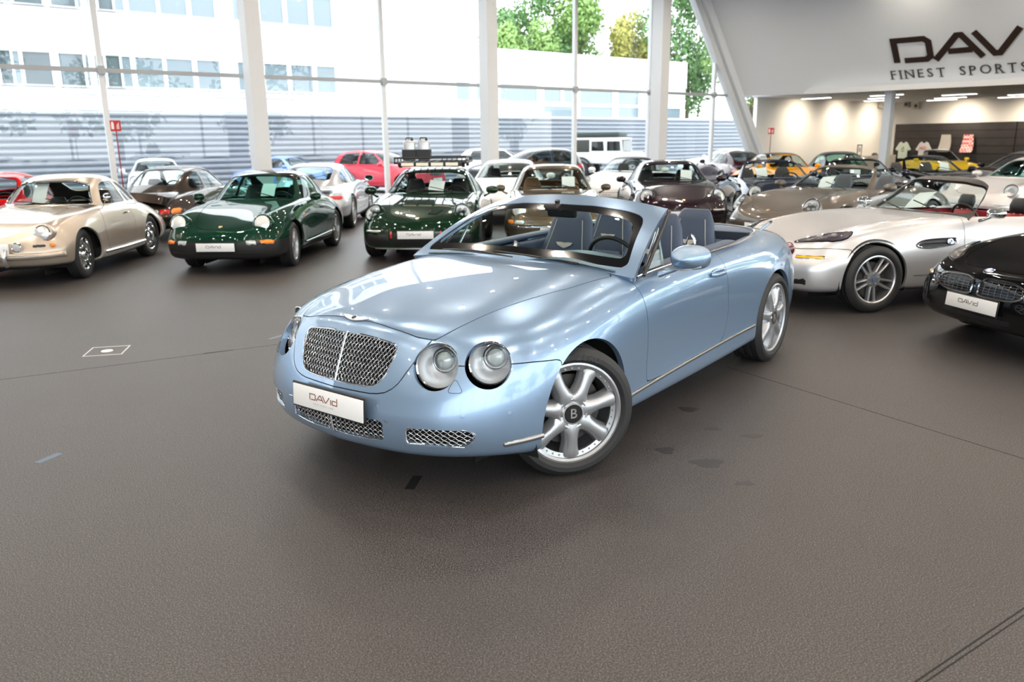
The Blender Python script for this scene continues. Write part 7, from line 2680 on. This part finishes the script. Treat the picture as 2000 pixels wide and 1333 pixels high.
# boxy off-roader with roof tent
def off_roader(pose):
    root = empty('offroad_vehicle', 'white boxy off-road vehicle with dark roof tent outside', 'car', (pose[0], pose[1], 0), pose[2], OUT)
    W = MATS['paint_white']
    g = G()
    g.rbox((-1.45, 0, .93), (3.0, 1.55, .52), .06, 2)
    g.rbox((.20, 0, .92), (1.0, 1.30, .46), .08, 2)
    g.obj('body_tub', W, root, 50)
    for (x0, x1) in ((-1.30, -.55), (-2.05, -1.34)):
        for s in (1, -1):
            g = G()
            ribbon(g, [(x0, 1.20), (x1, 1.20), (x1 - .05, 1.72), (x0, 1.72)], .09, s * .70, s * .76, Matrix.Rotation(PI / 2, 4, 'X') if False else frame((0, 0, 0), (1, 0, 0), (0, 0, 1), (0, -1, 0)) @ Matrix.Scale(-1, 4, (0, 0, 1)), True)
            d = g.obj('door_frame', W, root, 0)
            g = G()
            g.box(((x0 + x1) / 2, s * .725, 1.46), (x1 - x0 - .08, .01, .46))
            g.obj('door_window', M_TINT, d, 0)
    g = G()
    g.rbox((-1.75, 0, 1.78), (2.5, 1.45, .10), .04, 2)
    g.obj('hard_top', W, root, 50)
    g = G()
    g.rbox((-2.50, 0, 1.46), (.90, 1.48, .56), .05, 2)
    g.obj('rear_soft_top', mat('canvas_dark', (.05, .055, .05), .9), root, 50)
    g = G()
    g.rbox((-1.8, 0, 1.98), (2.2, 1.30, .22), .09, 2)
    g.obj('roof_tent', mat('tent_grey', (.045, .06, .055), .8), root, 50)
    g = G()
    g.box((-.52, 0, 1.46), (.04, 1.36, .50))
    g.obj('windscreen', M_TINT, root, 0)
    for s in (1, -1):
        for x in (0, -2.5):
            g = G()
            M = Matrix.Translation((x, s * .80, .44)) @ Matrix.Rotation(PI / 2, 4, 'X')
            g.lathe([(.47, .14), (.53, .14), (.53, -.14), (.47, -.14)], 24, M, closed=True, a0=.1, a1=PI - .1)
            g.obj('mudguard', M_BLACK, root)
            wheel(root, x, s * .90, .40, .26, .22, 'cup', 0, M_ALLOY)
        g = G()
        g.lathe([(.09, 0), (.09, .02), (.0001, .03)], 20, aim((.70, s * .42, .98), (1, 0, 0)))
        g.obj('headlight', M_RIBLENS, root)
    g = G()
    for y in np.linspace(-.24, .24, 7):
        g.rbox((.705, y, .98), (.02, .035, .26), .008, 1)
    g.obj('grille_slot', M_BLACK, root)
    g = G()
    g.rbox((.85, 0, .62), (.20, 1.6, .16), .04, 2)
    g.rbox((-2.98, 0, .62), (.20, 1.6, .16), .04, 2)
    g.obj('bumper_beam', M_BLACK, root, 50)
    g = G()
    g.lathe([(.36, -.1), (.36, .1), (.0001, .1)], 24, aim((-3.1, 0, 1.05), (-1, 0, 0)))
    g.obj('spare_wheel', M_RUBBER, root)
    return root
off_roader((5.9, 37.5, D(-25)))
# ------------------------------------------------------------------ price sheets behind the windscreens
sheet(c_356, (-.86, -.20, 1.075), (.85, -.15, .45), 'white price sheet behind the screen of the champagne vintage coupe')
sheet(c_targa, (-.80, .18, 1.04), (.80, -.1, .60), 'white price sheet behind the screen of the dark green targa', (.22, .22))
sheet(c_dak, (-.82, .10, 1.03), (.75, 0, .65), 'white price sheet behind the screen of the off-road coupe', (.25, .20), -.12)
sheet(c_olive, (-.80, .26, 1.04), (.80, 0, .60), 'white price sheet behind the screen of the olive brown targa', (.22, .2))
sheet(c_purple, (-.86, .30, 1.03), (.80, 0, .60), 'white price sheet behind the screen of the dark purple coupe', (.22, .22), -.1)
sheet(c_navy, (-.86, -.25, 1.03), (.80, 0, .60), 'white price sheet behind the screen of the navy cabriolet', (.22, .22), .1)
sheet(c_grey, (-.84, -.10, 1.01), (.60, 0, .80), 'white price sheet behind the screen of the grey brown roadster', (.22, .28), .2)
sheet(c_z8, (-1.30, -.05, 1.025), (.55, 0, .85), 'white price sheet behind the screen of the silver roadster', (.22, .30), .2)
sheet(c_slr, (-.86, .05, 1.03), (.80, 0, .60), 'white price sheet behind the screen of the pale silver coupe', (.22, .25), -.1)
sheet(c_bc, (-.86, .30, 1.03), (.80, 0, .60), 'white price sheet behind the screen of the black cabriolet', (.22, .22), -.2)
sheet(c_c3, (-.86, -.10, 1.03), (.80, 0, .60), 'white price sheet behind the screen of the blackish blue cabriolet', (.22, .22), -.1)
